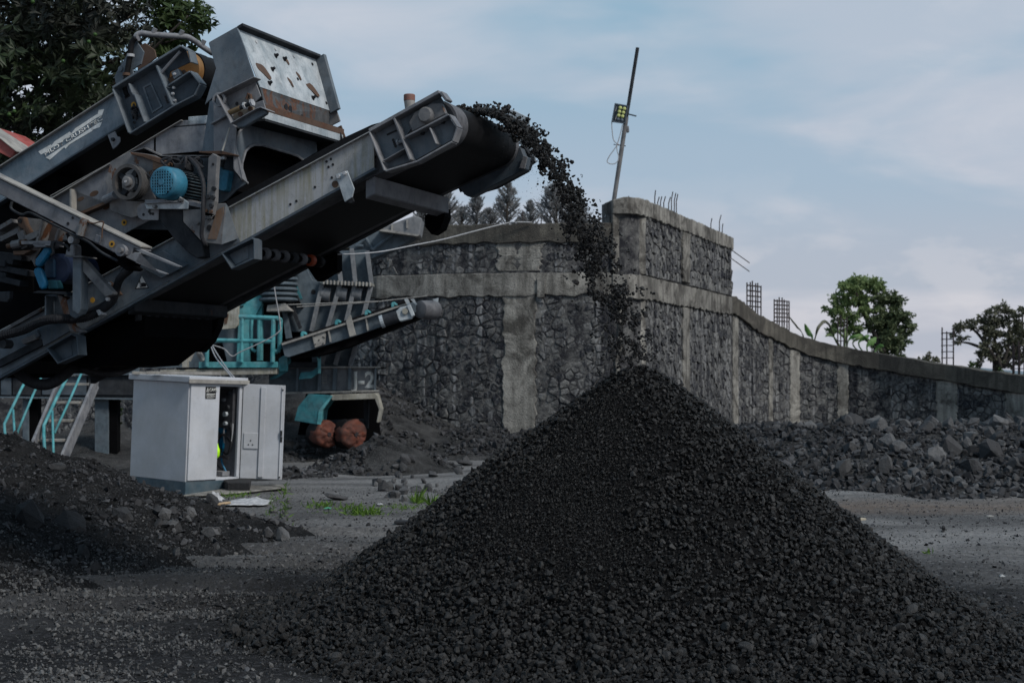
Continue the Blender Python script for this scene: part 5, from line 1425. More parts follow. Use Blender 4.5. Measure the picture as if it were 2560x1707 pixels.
# hanger under the feed channel
MB().plate(px('A', (985, 1240), (1055, 1205), (1075, 1255), (1100, 1258), (1102, 1305), (1070, 1345), (1035, 1372)), kf - 0.07, 0.012).obj('hanger_plate', M['grey'], mach, 0.003)
bolts('bolt', 'A', [(1042, 1282)], kf - 0.072, 0.018, 0.02, 'darksteel')
# head drum of the feed conveyor
dcn = U(*px('A', (1690, 645))[0], kf + 0.0)
o = MB().lathe(dcn, KX, [(0, 0.0), (0.0, 0.155), (0.02, 0.165), (0.10, 0.165)], 40).obj('drum_end', painted('ochre drum face', (0.24, 0.115, 0.035), (0.19, 0.10, 0.04), rust=0.5, dusty=0.35, dust=(0.25, 0.2, 0.12), specks=0.6), mach); smooth_angle(o)
o = MB().lathe(dcn + KX * 0.06, KX, [(0, 0.165), (0, 0.178), (0.16, 0.18), (0.17, 0.172), (0.26, 0.172), (0.27, 0.18), (0.8, 0.18)], 40).obj('drum', M['rubber'], mach); smooth_angle(o)
# bracket plate, hose and spray pipe on top
MB().plate(px('A', (1050, 700), (1075, 650), (1190, 460), (1240, 378), (1258, 385), (1322, 478), (1295, 590), (1220, 640), (1225, 690), (1150, 745), (1062, 782)), kf - 0.05, 0.014).obj('motor_mount', M['blue'], mach, 0.004)
MB().plate(px('A', (1280, 420), (1330, 395), (1420, 460), (1435, 530), (1350, 600), (1260, 650)), kf + 0.35, 0.014).obj('motor_mount', M['rust'], mach, 0.004)
disc('bolt', 'A', (1110, 635), kf - 0.05, 0.024, 0.012, 'blue', n=14)
pipe = [U(u, v, k) for (u, v), k in zip(px('A', (1245, 345), (1265, 318), (1310, 308), (1400, 318), (1650, 336), (1720, 342), (1780, 375), (1850, 425), (1950, 492)), (.35, .36, .38, .42, .55, .6, .66, .74, .85))]
sp_ = MB().tube(bez(pipe, 5), 0.025, 10).obj('spray_pipe', M['grey'], mach, smooth=True)
for f_ in (0, 3, 4, 7):
    p = pipe[f_]; MB().cyl(p - UP * 0.0, p + UP * (0.05 if f_ else 0.0) + SX * 0.03, 0.034 if f_ == 0 else 0.022, n=10).obj('pipe_fitting', M['grey'], sp_)
MB().tube(bez([U(u, v, kf - 0.09) for u, v in px('A', (1245, 345), (1210, 400), (1195, 500), (1175, 620), (1158, 720), (1150, 800), (1165, 860), (1180, 885))], 5), 0.026, 10).obj('rubber_hose', M['rubber'], mach, smooth=True)
for q in ((1200, 512), (1160, 685)): 
    p = U(*px('A', q)[0], kf - 0.09); MB().cyl(p - UP * 0.012, p + UP * 0.012, 0.034, n=12).obj('hose_clip', M['rust' if q[1] > 600 else 'steel'], mach)
# printed badge
e0 = U(*px('A', (412, 1440))[0], kf - 0.001); e1 = U(*px('A', (938, 1108))[0], kf - 0.001)
bdx = (e1 - e0).normalized(); bdy = KX.cross(bdx).normalized(); bdy = bdy if bdy.z > 0 else -bdy
for pts in ([(350, 1392), (465, 1328), (472, 1338), (500, 1300), (640, 1210), (652, 1228), (690, 1180), (898, 1045), (905, 1012), (955, 1003), (935, 1062), (890, 1082), (400, 1408), (376, 1420)],
            [(420, 1447), (600, 1330), (905, 1130), (935, 1122), (915, 1168), (855, 1190), (845, 1204), (640, 1325), (600, 1368), (590, 1352), (457, 1468)]):
    MB().plate(px('A', *pts), kf - 0.003, 0.0025).obj('badge_stripe', M['white'], fc)
ins = U(*px('A', (416, 1434))[0], kf)
tx = text_mesh('PILOT CRUSHTEC', ins, bdx, bdy, 0.034, -0.003 if bdx.cross(bdy).dot(KX) > 0 else 0.003, 'lettering', M['white'], fc, 1.0, 0.012)
wid = max(v.co.dot(bdx) for v in tx.data.vertices) - min(v.co.dot(bdx) for v in tx.data.vertices)
want = (e1 - e0).length; x0 = min(v.co.dot(bdx) for v in tx.data.vertices)
for v in tx.data.vertices: v.co += bdx * ((v.co.dot(bdx) - x0) * (want / wid - 1))

# ---------------- folding strut across the lower left
ks = -0.46
st = MB().plate(px('C', (-120, 190), (0, 252), (1288, 880), (1300, 905), (1225, 880), (1205, 945), (1160, 960), (1060, 930), (-120, 330)), ks, 0.14).obj('folding_strut', painted('strut paint', (0.115, 0.122, 0.138), (0.15, 0.15, 0.16), rust=0.25, dusty=0.5, dust=(0.19, 0.18, 0.18)), mach, 0.006)  # strut colour darkened in place of shade on the left
mb = MB(); flange(mb, 'C', [(-120, 186), (0, 246), (1290, 876)], ks + 0.14, ks - 0.012, 5, 1); mb.obj('strut_flange', M['jawedge'], st, 0.003)
MB().tube([U(u, v, ks - 0.03) for u, v in px('C', (778, 612), (735, 765))], 0.035, 10).obj('sleeve', M['greyrust'], st)
MB().plate(px('C', (880, 755), (925, 775), (905, 838), (868, 820)), ks - 0.02, 0.02).obj('pin_plate', M['grey'], st, 0.003)
MB().tube(bez([U(u, v, ks - 0.03) for u, v in px('C', (800, 640), (860, 655), (945, 640), (940, 700), (935, 790))], 5), 0.006, 5).obj('safety_chain', M['rust'], st)
MB().tube(bez([U(u, v, ks - 0.01) for u, v in px('C', (110, 455), (105, 520), (200, 575), (280, 560), (440, 640), (700, 770), (820, 830), (930, 920), (1080, 1000))], 5), 0.012, 6).obj('hydraulic_pipe', M['darksteel'], mach)
for q, w_ in (((625, 658), 0.014), ((668, 605), 0.012)): disc('bolt_hole', 'C', q, ks - 0.001, w_, 0.003, 'black', st, 8)
# pivot lug and fork
o = disc('pivot_pin', 'C', (1117, 903), ks - 0.03, 0.05, 0.02, 'grey', st, 20); disc('pivot_pin', 'C', (1117, 903), ks - 0.05, 0.022, 0.03, 'greyrust', st, 14)
MB().plate(px('C', (1050, 910), (1075, 870), (1110, 850), (1150, 862), (1168, 900), (1155, 945), (1110, 960)), ks - 0.02, 0.03).obj('pivot_lug', M['grey'], st, 0.005)
fk = MB().plate(px('C', (1230, 892), (1290, 890), (1660, 1050), (1640, 1062), (1600, 1050), (1285, 925)), ks, 0.03).obj('fork_arm', M['grey'], mach, 0.004)
MB().plate(px('C', (1150, 965), (1235, 920), (1290, 925), (1250, 1010), (1300, 1030), (1535, 1115), (1520, 1128), (1460, 1112)), ks - 0.01, 0.03).obj('fork_arm', M['grey'], mach, 0.004)
MB().plate(px('C', (1300, 1010), (1490, 905), (1740, 1030), (1480, 1160), (1150, 990)), -0.06, 0.012).obj('fork_gusset', M['bluedk'], mach, 0.004)
MB().plate(px('C', (1040, 950), (1150, 960), (1180, 1010), (1150, 1040), (1190, 1060), (1160, 1090), (1060, 1020)), -0.40, 0.2).obj('pivot_block', M['blacksteel'], mach, 0.01)
# upright and diagonal brace
MB().plate(px('C', (665, 968), (705, 968), (745, 965), (742, 1440), (715, 1490), (662, 1450)), -0.36, 0.10).obj('support_post', M['blue'], mach, 0.005)
MB().plate(px('C', (705, 975), (745, 965), (1035, 1290), (1030, 1310), (965, 1330), (720, 1055)), -0.34, 0.07).obj('brace', M['greyrust'], mach, 0.005)
MB().plate(px('C', (610, 1360), (660, 1330), (790, 1310), (795, 1460), (770, 1490), (690, 1530), (640, 1500)), -0.25, 0.02).obj('foot_plate', M['bluedk'], mach, 0.004)
bolts('bolt', 'C', [(765, 1345), (757, 1470), (1005, 1213), (995, 1350)], -0.26, 0.018, 0.02, 'steel')
MB().plate(px('C', (1005, 1180), (1060, 1230), (1120, 1310), (1060, 1330), (1000, 1290)), -0.05, 0.02).obj('brace_shoe', M['rust'], mach, 0.004)
o = disc('paint_ring', 'C', (850, 1360), -0.04, 0.024, 0.003, 'yellowring', n=16)
# armoured hose along the foot
hz = [U(u, v, k) for (u, v), k in zip(px('C', (1160, 1020), (1195, 1070), (1110, 1150), (1075, 1230), (1045, 1340), (985, 1410), (900, 1465), (780, 1515), (650, 1530), (530, 1530), (430, 1540), (340, 1570), (230, 1625), (110, 1660), (-60, 1700)), (-.3, -.25, -.2, -.15, -.12, -.12, -.12, -.16, -.2, -.3, -.3, -.25, -.2, -.2, -.2))]
HP = bez(hz, 7)
MB().tube(HP, 0.035, 10).obj('armoured_hose', M['hose'], mach, smooth=True)
hm = MB()
for i in range(40, len(HP) - 1, 1):
    hm.tube([HP[i], HP[i].lerp(HP[i + 1], 0.45)], 0.042, 9)
hm.obj('hose_rings', M['hose'], mach)
MB().tube(bez([p + Vector((0.02, -0.02, 0.05)) for p in hz[1:9]], 5), 0.016, 6).obj('hydraulic_pipe', M['darksteel'], mach, smooth=True)
MB().plate(px('C', (880, 1455), (905, 1445), (930, 1490), (905, 1505)), -0.17, 0.08).obj('hose_clip', M['steel'], mach, 0.003)
# hanging loops of hose
MB().tube(bez([U(u, v, k) for (u, v), k in zip(px('F', (150, 790), (175, 850), (260, 920), (350, 955), (430, 958), (510, 930), (590, 870), (690, 780)), (.3, .3, .3, .3, .35, .4, .5, .6))], 6), 0.05, 12).obj('rubber_hose', M['hose'], mach, smooth=True)
MB().tube(bez([U(u, v, k) for (u, v), k in zip(px('F', (740, 800), (800, 835), (900, 858), (1000, 860), (1100, 845), (1230, 790), (1370, 715)), (.6, .6, .7, .8, 1.0, 1.2, 1.35))], 6), 0.033, 12).obj('rubber_hose', M['hose'], mach, smooth=True)
# levers, deck and clutter of the folded tail
for pts in ([(855, 708), (905, 720), (925, 765), (910, 820), (735, 1060), (690, 1082), (640, 1065), (628, 1000), (640, 940), (800, 730)], [(650, 1090), (720, 1100), (755, 1140), (835, 1370), (835, 1440), (800, 1490), (750, 1495), (710, 1460), (608, 1190), (605, 1130)]):
    MB().plate(px('P', *pts), -0.34, 0.05).obj('blue_lever', M['leverblue'], mach, 0.012)
MB().plate(px('P', (600, 1548), (700, 1520), (1180, 1535), (1240, 1600), (1050, 1585), (610, 1560)), -0.33, 0.2).obj('deck_plate', M['darksteel'], mach, 0.004)
MB().plate(px('P', (860, 1320), (1040, 1325), (1065, 1480), (880, 1490)), -0.25, 0.08).obj('terminal_box', M['turqdk'], mach, 0.008)
MB().lathe(U(*px('P', (1060, 1110))[0], -0.2), KX, [(0, 0.10), (0.01, 0.128), (0.4, 0.128)], 24).obj('air_drum', plain('dark blue drum', (0.012, 0.02, 0.045), 0.5), mach)
MB().plate(px('P', (800, 940), (990, 930), (1000, 1290), (810, 1290)), -0.22, 0.08).obj('drum_guard', plain('dark blue drum guard', (0.008, 0.03, 0.06), 0.5), mach, 0.01)
for a, b in (((520, 655), (1060, 650)), ((740, 680), (1050, 680)), ((760, 705), (960, 702))):
    MB().beam(U(*px('P', a)[0], -0.3), U(*px('P', b)[0], -0.3), 0.18, 0.028).obj('deck_plate', M['grey'], mach, 0.003)
MB().plate(px('P', (520, 670), (780, 680), (740, 730), (640, 920), (640, 1080), (580, 970), (480, 890), (420, 870), (600, 780)), -0.2, 0.02).obj('curved_cheek', M['greyrust'], mach, 0.004)
for a, b, w_ in (((870, 240), (760, 620), 8), ((1165, 400), (1090, 600), 8), ((450, 440), (540, 745), 22), ((530, 585), (790, 470), 18), ((10, 415), (300, 245), 12), ((10, 415), (80, 600), 14), ((85, 585), (420, 420), 14)):
    pa, pb = U(*px('P', a)[0], -0.22), U(*px('P', b)[0], -0.22)
    MB().beam(pa, pb, 0.12, w_ * 0.0031 / 7.35 * 7.0, KX.cross(pb - pa)).obj('stiffener', M['greyrust'], mach)
MB().plate(px('P', (20, 410), (310, 240), (430, 420), (90, 575)), -0.12, 0.02).obj('tail_panel', M['darksteel'], mach)
MB().plate(px('P', (420, 170), (860, 220), (770, 590), (560, 560), (520, 420)), -0.1, 0.02).obj('tail_panel', M['greyrust'], mach)
MB().plate(px('P', (870, 240), (1160, 380), (1090, 600), (770, 610)), -0.08, 0.02).obj('tail_panel', painted('brown stained panel', (0.05, 0.038, 0.034), (0.035, 0.03, 0.03), rust=0.4), mach)
lk = MB().plate(px('P', (300, 200), (340, 165), (430, 165), (470, 300), (540, 420), (580, 550), (520, 560), (430, 400), (330, 330)), -0.26, 0.06).obj('rusty_link', M['rust'], mach, 0.008)
disc('bolt_hole', 'P', (370, 240), -0.262, 0.02, 0.003, 'black', lk, 12)
MB().cyl(U(*px('P', (140, 705))[0], -0.3), U(*px('P', (480, 620))[0], -0.3), 0.024, n=10).obj('adjusting_rod', M['rust'], mach)
MB().cyl(U(*px('P', (235, 680))[0], -0.3), U(*px('P', (390, 650))[0], -0.3), 0.036, n=10).obj('adjusting_nut', M['greyrust'], mach)
MB().plate(px('P', (235, 790), (590, 770), (430, 860), (240, 865)), -0.3, 0.08).obj('rusty_shelf', M['rust'], mach, 0.004)
MB().plate(px('P', (1190, 880), (1210, 760), (1260, 740), (1300, 650), (1360, 680), (1365, 885)), -0.38, 0.10).obj('bearing_block', M['grey'], mach, 0.008)
o = disc('roller', 'P', (1412, 600), -0.40, 0.03, 0.08, 'grey', n=16)
MB().plate(px('P', (1120, 475), (1240, 475), (1235, 600), (1120, 600)), -0.2, 0.1).obj('small_box', M['blue'], mach, 0.008)
MB().cyl(U(*px('P', (1240, 535))[0], -0.2), U(*px('P', (1310, 530))[0], -0.16), 0.035, n=14).obj('small_gland', M['darksteel'], mach)
MB().plate(px('P', (1180, 880), (1500, 880), (1500, 905), (1180, 890)), -0.42, 0.2).obj('deck_plate', M['greyrust'], mach)
MB().tube(bez([U(u, v, -0.38) for u, v in px('P', (940, 870), (985, 820), (970, 720), (1010, 625), (1090, 640), (1230, 700), (1270, 790))], 5), 0.012, 6).obj('cable', M['hose'], mach)
for a, b in (((0, 855), (480, 925)), ((0, 935), (320, 1000)), ((0, 1090), (590, 1210)), ((0, 1215), (190, 1260)), ((0, 1290), (450, 1395))):
    MB().beam(U(*px('P', a)[0], -0.12), U(*px('P', b)[0], -0.12), 0.12, 0.05).obj('tail_rail', M['darksteel'], mach, 0.004)
MB().plate(px('P', (-60, 850), (600, 960), (600, 1560), (-60, 1560)), 0.0, 0.02).obj('tail_panel', M['blacksteel'], mach)
MB().plate(px('P', (-60, 950), (90, 965), (85, 1085), (-60, 1070)), -0.2, 0.06).obj('small_box', M['darksteel'], mach, 0.005)
MB().plate(px('Q', (-60, 70), (180, 60), (170, 190), (120, 260), (-60, 240)), -0.2, 0.05).obj('small_box', M['darksteel'], mach, 0.005)
# tail gussets over the lower channel
MB().plate(px('Q', (690, 690), (820, 640), (830, 130), (1050, 110), (1120, 300), (1290, 790), (870, 1030), (790, 1070), (770, 940)), -0.09, 0.02).obj('tail_gusset', M['bluedk'], mach, 0.004)
MB().plate(px('Q', (820, 140), (850, 140), (845, 640), (815, 650)), -0.20, 0.12).obj('gusset_rib', M['blue'], mach, 0.004)
MB().plate(px('Q', (1045, 115), (1230, 180), (1285, 560), (1340, 690), (1530, 795), (1520, 815), (1290, 800), (1200, 580)), -0.19, 0.06).obj('gusset_rib', M['greyrust'], mach, 0.005)
MB().plate(px('Q', (380, 950), (650, 840), (665, 940), (430, 1035)), -0.08, 0.05).obj('tail_cover', M['greyrust'], mach, 0.004)
MB().plate(px('Q', (625, 775), (670, 760), (715, 880), (660, 915)), -0.10, 0.04).obj('tail_clip', M['blue'], mach, 0.004)
MB().plate(px('Q', (-60, 1330), (660, 960), (775, 940), (780, 1050), (-60, 1480)), -0.05, 0.03).obj('tail_rail', M['darksteel'], mach, 0.004)
o = disc('roller', 'Q', (185, 1030), -0.10, 0.04, 0.1, 'darksteel', n=18)
for a, b in (((0, 840), (800, 390)), ((240, 690), (800, 380))):
    MB().beam(U(*px('Q', a)[0], -0.02), U(*px('Q', b)[0], -0.02), 0.06, 0.02).obj('tail_rail', M['greyrust'], mach)
# bulk of the machine's tail behind the clutter, shade put into its black
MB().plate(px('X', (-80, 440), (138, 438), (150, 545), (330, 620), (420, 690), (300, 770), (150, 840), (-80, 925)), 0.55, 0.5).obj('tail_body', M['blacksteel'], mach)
# warning triangle
tri = px('C', (1302, 1102), (1380, 1258), (1226, 1270))
wt_ = MB().plate(tri, -0.004, 0.003).obj('warning_sign', M['white'], mach, 0.001)
def tri_in(f, k, m):
    cx = sum(a for a, b in tri) / 3; cy = sum(b for a, b in tri) / 3
    return MB().plate([(cx + (a - cx) * f, cy + (b - cy) * f) for a, b in tri], k, 0.0015).obj('warning_print', M[m], wt_)
tri_in(0.86, -0.006, 'black'); tri_in(0.68, -0.008, 'white')
MB().plate(px('C', (1276, 1205), (1325, 1198), (1342, 1212), (1340, 1235), (1283, 1240), (1281, 1232), (1300, 1228), (1280, 1222), (1298, 1216)), -0.010, 0.0015).obj('warning_print', M['black'], wt_)
MB().plate(px('C', (1280, 1175), (1285, 1175), (1285, 1192), (1290, 1192), (1283, 1202), (1275, 1192), (1280, 1192)), -0.010, 0.0015).obj('warning_print', M['black'], wt_)
MB().plate(px('C', (1265, 1247), (1345, 1243), (1345, 1247), (1265, 1251)), -0.010, 0.0015).obj('warning_print', M['black'], wt_)
# undercarriage far down behind the mound so that the machine stands on something
for (u, k, w_) in ((40, 0.3, 0.25), (60, 1.2, 0.25), (-350, 0.3, .3), (-350, 1.2, .3)):
    p = U(u, 900, k); q = p.copy(); q.z = 0.0
    if u < 0: MB().beam(p, q, w_, w_, SX).obj('leg', M['darksteel'], mach)
p0 = U(-350, 985, 0.1); p1 = U(-620, 1060, 0.1)
MB().prism([p0, p1, p1 - UP * 0.35, p0 - UP * 0.25], KX * 1.3).obj('chassis', M['blacksteel'], mach)

# red machine corner behind the feed conveyor
red = painted('red machine paint', (0.28, 0.05, 0.045), (0.33, 0.08, 0.07), rust=0.15, dusty=0.35, dust=(0.3, 0.22, 0.2))
rt = thing('red_hopper', tuple(W(-60, 350, 15)), 'red painted steel corner showing behind the upper conveyor at the tree', 'hopper')
MB().prism([W(u, v, 15.0) for u, v in px('A', (-300, 1080), (0, 1270), (148, 1392), (90, 1450), (0, 1405), (-300, 1260))], Vector((0.2, 1.2, 0))).obj('red_panel', red, rt, 0.006)
MB().prism([W(u, v, 14.95) for u, v in px('A', (-300, 1070), (0, 1262), (152, 1385), (148, 1395), (0, 1275), (-300, 1085))], Vector((0.1, 0.5, 0))).obj('top_rail', M['jawedge'], rt, 0.003)

# ================================================================== gravel leaving the belt and falling
def build_stream():
    rng = np.random.default_rng(77)
    path = np.array([(1185, 276), (1245, 286), (1310, 325), (1372, 402), (1414, 480), (1456, 570), (1498, 665), (1538, 760), (1570, 845), (1590, 905)], float)
    wid = np.array([13, 21, 27, 32, 40, 50, 60, 68, 74, 80], float)
    dens = np.array([0.5, 0.7, 0.7, 0.72, 0.75, 0.75, 0.72, 0.68, 0.66, 0.66])
    seg = np.hypot(*np.diff(path, axis=0).T); cum = np.concatenate([[0], np.cumsum(seg)])
    P, S = [], []
    def at(s):
        i = np.clip(np.searchsorted(cum, s, 'right') - 1, 0, len(seg) - 1); f = (s - cum[i]) / seg[i]
        c = path[i] * (1 - f)[:, None] + path[i + 1] * f[:, None]
        w = wid[i] * (1 - f) + wid[i + 1] * f
        t = (path[i + 1] - path[i]) / seg[i][:, None]
        return c, w, np.stack([-t[:, 1], t[:, 0]], 1), dens[i] * (1 - f) + dens[i + 1] * f
    n = 34000
    s = rng.random(n) ** 0.95 * cum[-1]
    c, w, nn, de = at(s)
    lat = np.clip(rng.normal(0, 0.52, n), -1.5, 1.5)
    # clumps: keep where a stretched noise is high, looser further down
    cl = fbm(s / 26.0, lat * w / 16.0 + 4, 1.0, 3, 4)
    core = np.exp(-(lat / 0.42) ** 2) * np.clip(1.1 - s / 520, 0.15, 1)
    keep = (rng.random(n) < core * 0.42 * np.clip(1.2 - s / 480, 0.25, 1) + de *  (0.05 + np.clip((cl - 0.46) * 4, 0, 0.8)) * (0.9 - 0.30 * s / cum[-1]))
    uv = c + nn * (lat * w)[:, None]
    d = 11.75 + rng.normal(0, 0.17, n)
    sz = 0.0055 + 0.012 * rng.random(n) + 0.018 * rng.random(n) ** 8
    uv, d, sz = uv[keep], d[keep], sz[keep]
    # fine spray shed on the inner side
    m = 900
    s2 = rng.uniform(60, 520, m); c2, w2_, n2_, _ = at(s2)
    uv2 = c2 + n2_ * (np.abs(rng.normal(0, 1.0, m)) * (w2_ * 1.2 + 20))[:, None]
    d2 = 11.75 + rng.normal(0, 0.3, m); sz2 = 0.002 + 0.004 * rng.random(m) ** 2
    # splash round the landing point
    m = 260
    uv3 = np.stack([rng.normal(1590, 55, m), 905 - np.abs(rng.normal(0, 28, m))], 1); d3 = 11.75 + rng.normal(0, .25, m); sz3 = 0.004 + 0.014 * rng.random(m) ** 2
    UV = np.concatenate([uv, uv2, uv3]); D = np.concatenate([d, d2, d3]); SZ = np.concatenate([sz, sz2, sz3])
    X = np.stack([(UV[:, 0] - CX) / FP * D, D, EYE + (HY - UV[:, 1]) / FP * D], 1)
    V, T, Sh = scatter(rng, X, SZ, RV36)
    tag(np_mesh('falling_gravel', V, T, M['gravel'], Sh), kind='stuff')
    # the load lying over the head drum
    n = 2600
    k = rng.uniform(0.45, 1.25, n); a = np.radians(rng.uniform(-75, 22, n)); 
    mid = 1 - ((k - 0.85) / 0.42) ** 2
    base = np.array(C0[:])
    rr = RP + 0.0 + rng.random(n) * 0.08 * np.clip(mid, 0.05, 1)
    back = np.where(np.degrees(a) < -20, -(np.radians(-20) - a) * 0.9, 0); aa = np.maximum(a, np.radians(-20))
    X = base[None] + np.outer(np.sin(aa) * rr + back, np.array(ax_s[:])) + np.outer(np.cos(aa) * rr, np.array(nrm[:])) + np.outer(k - 0.1, np.array(KX[:]))
    sz = 0.008 + 0.014 * rng.random(n)
    V, T, Sh = scatter(rng, X, sz, RV36)
    tag(np_mesh('belt_load', V, T, M['gravel'], Sh, parent=None), kind='stuff')
build_stream()
# ================================================================== the jaw crusher standing by the wall
YA = Vector((0, 1, 0))
JD = 32.0
jaw = thing('jaw_crusher', (W(800, 930, JD).x, JD, 0), 'slate grey and turquoise crushing plant on wheels against the tall stone wall, marked J-2', 'crusher')
def Wv(view, pts, d): return [W(u, v, d) for u, v in px(view, *pts)]
def jp(name, view, pts, d, t, m, parent=None, bevel=0.0):
    return MB().prism(Wv(view, pts, d), YA * t).obj(name, M[m], parent or jaw, bevel)
def bar(name, view, a, b, d, w, m, parent=None, d2=None, n=8):
    pa = W(*px(view, a)[0], d); pb = W(*px(view, b)[0], d2 or d)
    return MB().cyl(pa, pb, w, n=n).obj(name, M[m], parent or jaw)
# chassis beam with stiffeners
ch_ = jp('chassis_beam', 'H', [(1250, 150), (1430, 130), (2145, 130), (2140, 320), (1430, 345), (1250, 330)], JD, 0.03, 'jaw')
jp('top_flange', 'H', [(1240, 120), (2168, 120), (2168, 132), (1240, 135)], JD - 0.16, 0.5, 'jawedge', ch_)
jp('bottom_flange', 'H', [(1240, 345), (1430, 335), (2158, 318), (2160, 330), (1430, 350), (1240, 358)], JD - 0.16, 0.5, 'jawedge', ch_)
for x0, x1, y1 in ((1665, 1690, 322), (1790, 1822, 318), (1918, 1942, 315), (2138, 2150, 318), (1480, 1500, 335)):
    jp('stiffener', 'H', [(x0, 134), (x1, 134), (x1 - 8, y1), (x0 - 8, y1)], JD - 0.14, 0.14, 'jaw', ch_)
for x0, x1 in ((1690, 1790), (1822, 1918), (1942, 2138)):
    jp('web_panel', 'H', [(x0, 136), (x1, 136), (x1 - 6, 318), (x0 - 6, 318)], JD - 0.012, 0.01, 'cream' if False else 'jaw', ch_)
pgrey = painted('dusty chassis web', (0.13, 0.14, 0.155), (0.165, 0.17, 0.18), dusty=0.4, dust=(0.19, 0.19, 0.195))
for o in jaw.children:
    pass
for o in ch_.children:
    if o.name.startswith('web_panel'): o.data.materials[0] = pgrey
t0 = W(*px('H', (1955, 298))[0], JD - 0.014)
text_mesh('J-2', t0, Vector((1, 0, 0)), UP, 0.36, 0.006, 'lettering', M['white'], ch_, 0.9, 0.03)
for x0, y0, x1, y1 in ((1695, 185, 1735, 192), (1695, 185, 1700, 262), (1730, 185, 1735, 262), (1695, 255, 1735, 262), (1705, 205, 1726, 212), (1705, 228, 1726, 236)):
    jp('faded_emblem', 'H', [(x0, y0), (x1, y0), (x1, y1), (x0, y1)], JD - 0.016, 0.003, 'jawedge', ch_)
# hopper ribs: two storeys of plates with pale flanges
hp = jp('hopper_wall', 'G', [(1050, 640), (1120, 590), (1400, 440), (1640, 430), (1690, 730), (1560, 1260), (1500, 1440), (1180, 1440), (1160, 1130), (1020, 1090)], JD + 0.30, 0.04, 'jaw')
def rib(lines):
    for pts, w in lines:
        for a, b in zip(pts[:-1], pts[1:]):
            pa, pb = W(*px('G', a)[0], JD + 0.05), W(*px('G', b)[0], JD + 0.05)
            d = (pb - pa).normalized(); s_ = d.cross(YA).normalized() * w
            MB().prism([pa - s_, pa + s_, pb + s_, pb - s_], YA * 0.03).obj('rib_flange', M['ribedge'], jaw, 0.004)
            MB().prism([pa + s_ * 0.2 + YA * 0.03, pb + s_ * 0.2 + YA * 0.03, pb + s_ * 0.2 + YA * 0.26, pa + s_ * 0.2 + YA * 0.26], s_ * 0.35).obj('rib', M['jaw'], jaw)
rib([([(1395, 460), (1425, 705), (1310, 1100), (1262, 1425)], 0.05), ([(1518, 420), (1550, 712), (1420, 1270), (1375, 1425)], 0.05),
     ([(1652, 440), (1690, 728), (1560, 1235), (1505, 1430)], 0.05), ([(1290, 640), (1265, 715), (1170, 1135)], 0.05)])
jp('joint_flange', 'G', [(1250, 700), (1700, 720), (1700, 742), (1250, 722)], JD - 0.02, 0.4, 'cream')
for i in range(14):
    x = 1275 + 31 * i; y = 701 + 1.6 * i
    bar('bolt', 'G', (x, y - 10), (x, y + 26), JD - 0.05, 0.028, 'jawedge', None, n=6)
for x in (1258, 1400, 1528): 
    a = W(*px('G', (x, 806))[0], JD + 0.2); b = W(*px('G', (x + 80, 822))[0], JD + 0.2)
    o = MB().cyl(a, b, 0.17, n=18).obj('tie_pipe', M['ribedge'], jaw); smooth_angle(o)
# pivot cheek with round hole and jaw body left of the ribs
jp('jaw_cheek', 'G', [(1000, 640), (1130, 590), (1180, 690), (1260, 712), (1160, 1140), (1000, 1140), (940, 900)], JD + 0.2, 0.06, 'jaw', None, 0.01)
o = jp('pin_hole', 'G', [(1188 + 20 * math.cos(t), 795 + 22 * math.sin(t)) for t in np.linspace(0, 6.28, 17)[:-1]], JD + 0.19, 0.02, 'black')
jp('jaw_strut', 'G', [(985, 660), (1010, 655), (1090, 850), (1075, 862)], JD + 0.05, 0.1, 'turqdk')
jp('jaw_strut', 'G', [(890, 700), (925, 690), (1085, 1100), (1060, 1115)], JD, 0.12, 'darksteel')
jp('jaw_strut', 'G', [(915, 960), (960, 960), (1000, 1190), (950, 1200)], JD + 0.02, 0.12, 'jaw')
jp('jaw_arch', 'G', [(960, 860), (1010, 850), (1070, 880), (1100, 930), (1060, 930), (1020, 890), (960, 890)], JD + 0.1, 0.1, 'blacksteel')
cn = W(*px('G', (882, 880))[0], JD - 0.1)
for i in range(8):
    o = MB().lathe(cn + UP * (0.115 * i), UP, [(0, 0.40), (0.03, 0.45), (0.06, 0.45), (0.09, 0.40)], 20).obj('spring_coil', M['jaw'], jaw); smooth_angle(o)
jp('spring_seat', 'G', [(790, 910), (940, 890), (1000, 960), (780, 965)], JD - 0.4, 0.7, 'jawedge', None, 0.01)
jp('spring_post', 'G', [(900, 700), (990, 700), (985, 780), (905, 790)], JD - 0.1, 0.3, 'darksteel')
# turquoise body, deck and guard rail
jp('crusher_frame', 'G', [(540, 1000), (540, 880), (745, 790), (742, 900), (640, 1090), (640, 1400), (520, 1400)], JD - 0.3, 0.1, 'turq', None, 0.01)
jp('crusher_frame', 'G', [(700, 900), (745, 880), (740, 1390), (708, 1390)], JD - 0.25, 0.2, 'turq', None, 0.01)
for x in (555, 565): pass
jp('louvre', 'G', [(552, 885), (600, 880), (600, 888), (552, 893)], JD - 0.33, 0.03, 'black'); jp('louvre', 'G', [(548, 915), (582, 912), (582, 920), (548, 923)], JD - 0.33, 0.03, 'black')
jp('side_plate', 'G', [(370, 1080), (450, 960), (545, 900), (540, 1080), (510, 1110), (400, 1120)], JD - 0.5, 0.1, 'cream', None, 0.01)
jp('rust_patch', 'G', [(415, 1040), (440, 980), (455, 990), (440, 1070), (418, 1075)], JD - 0.51, 0.01, 'rust')
jp('side_plate', 'G', [(300, 1130), (520, 1100), (600, 1180), (600, 1400), (440, 1400), (400, 1230), (300, 1250)], JD - 0.2, 0.1, 'jaw', None, 0.01)
jp('side_plate', 'G', [(590, 1250), (900, 1240), (900, 1440), (590, 1420)], JD + 0.2, 0.1, 'blacksteel')
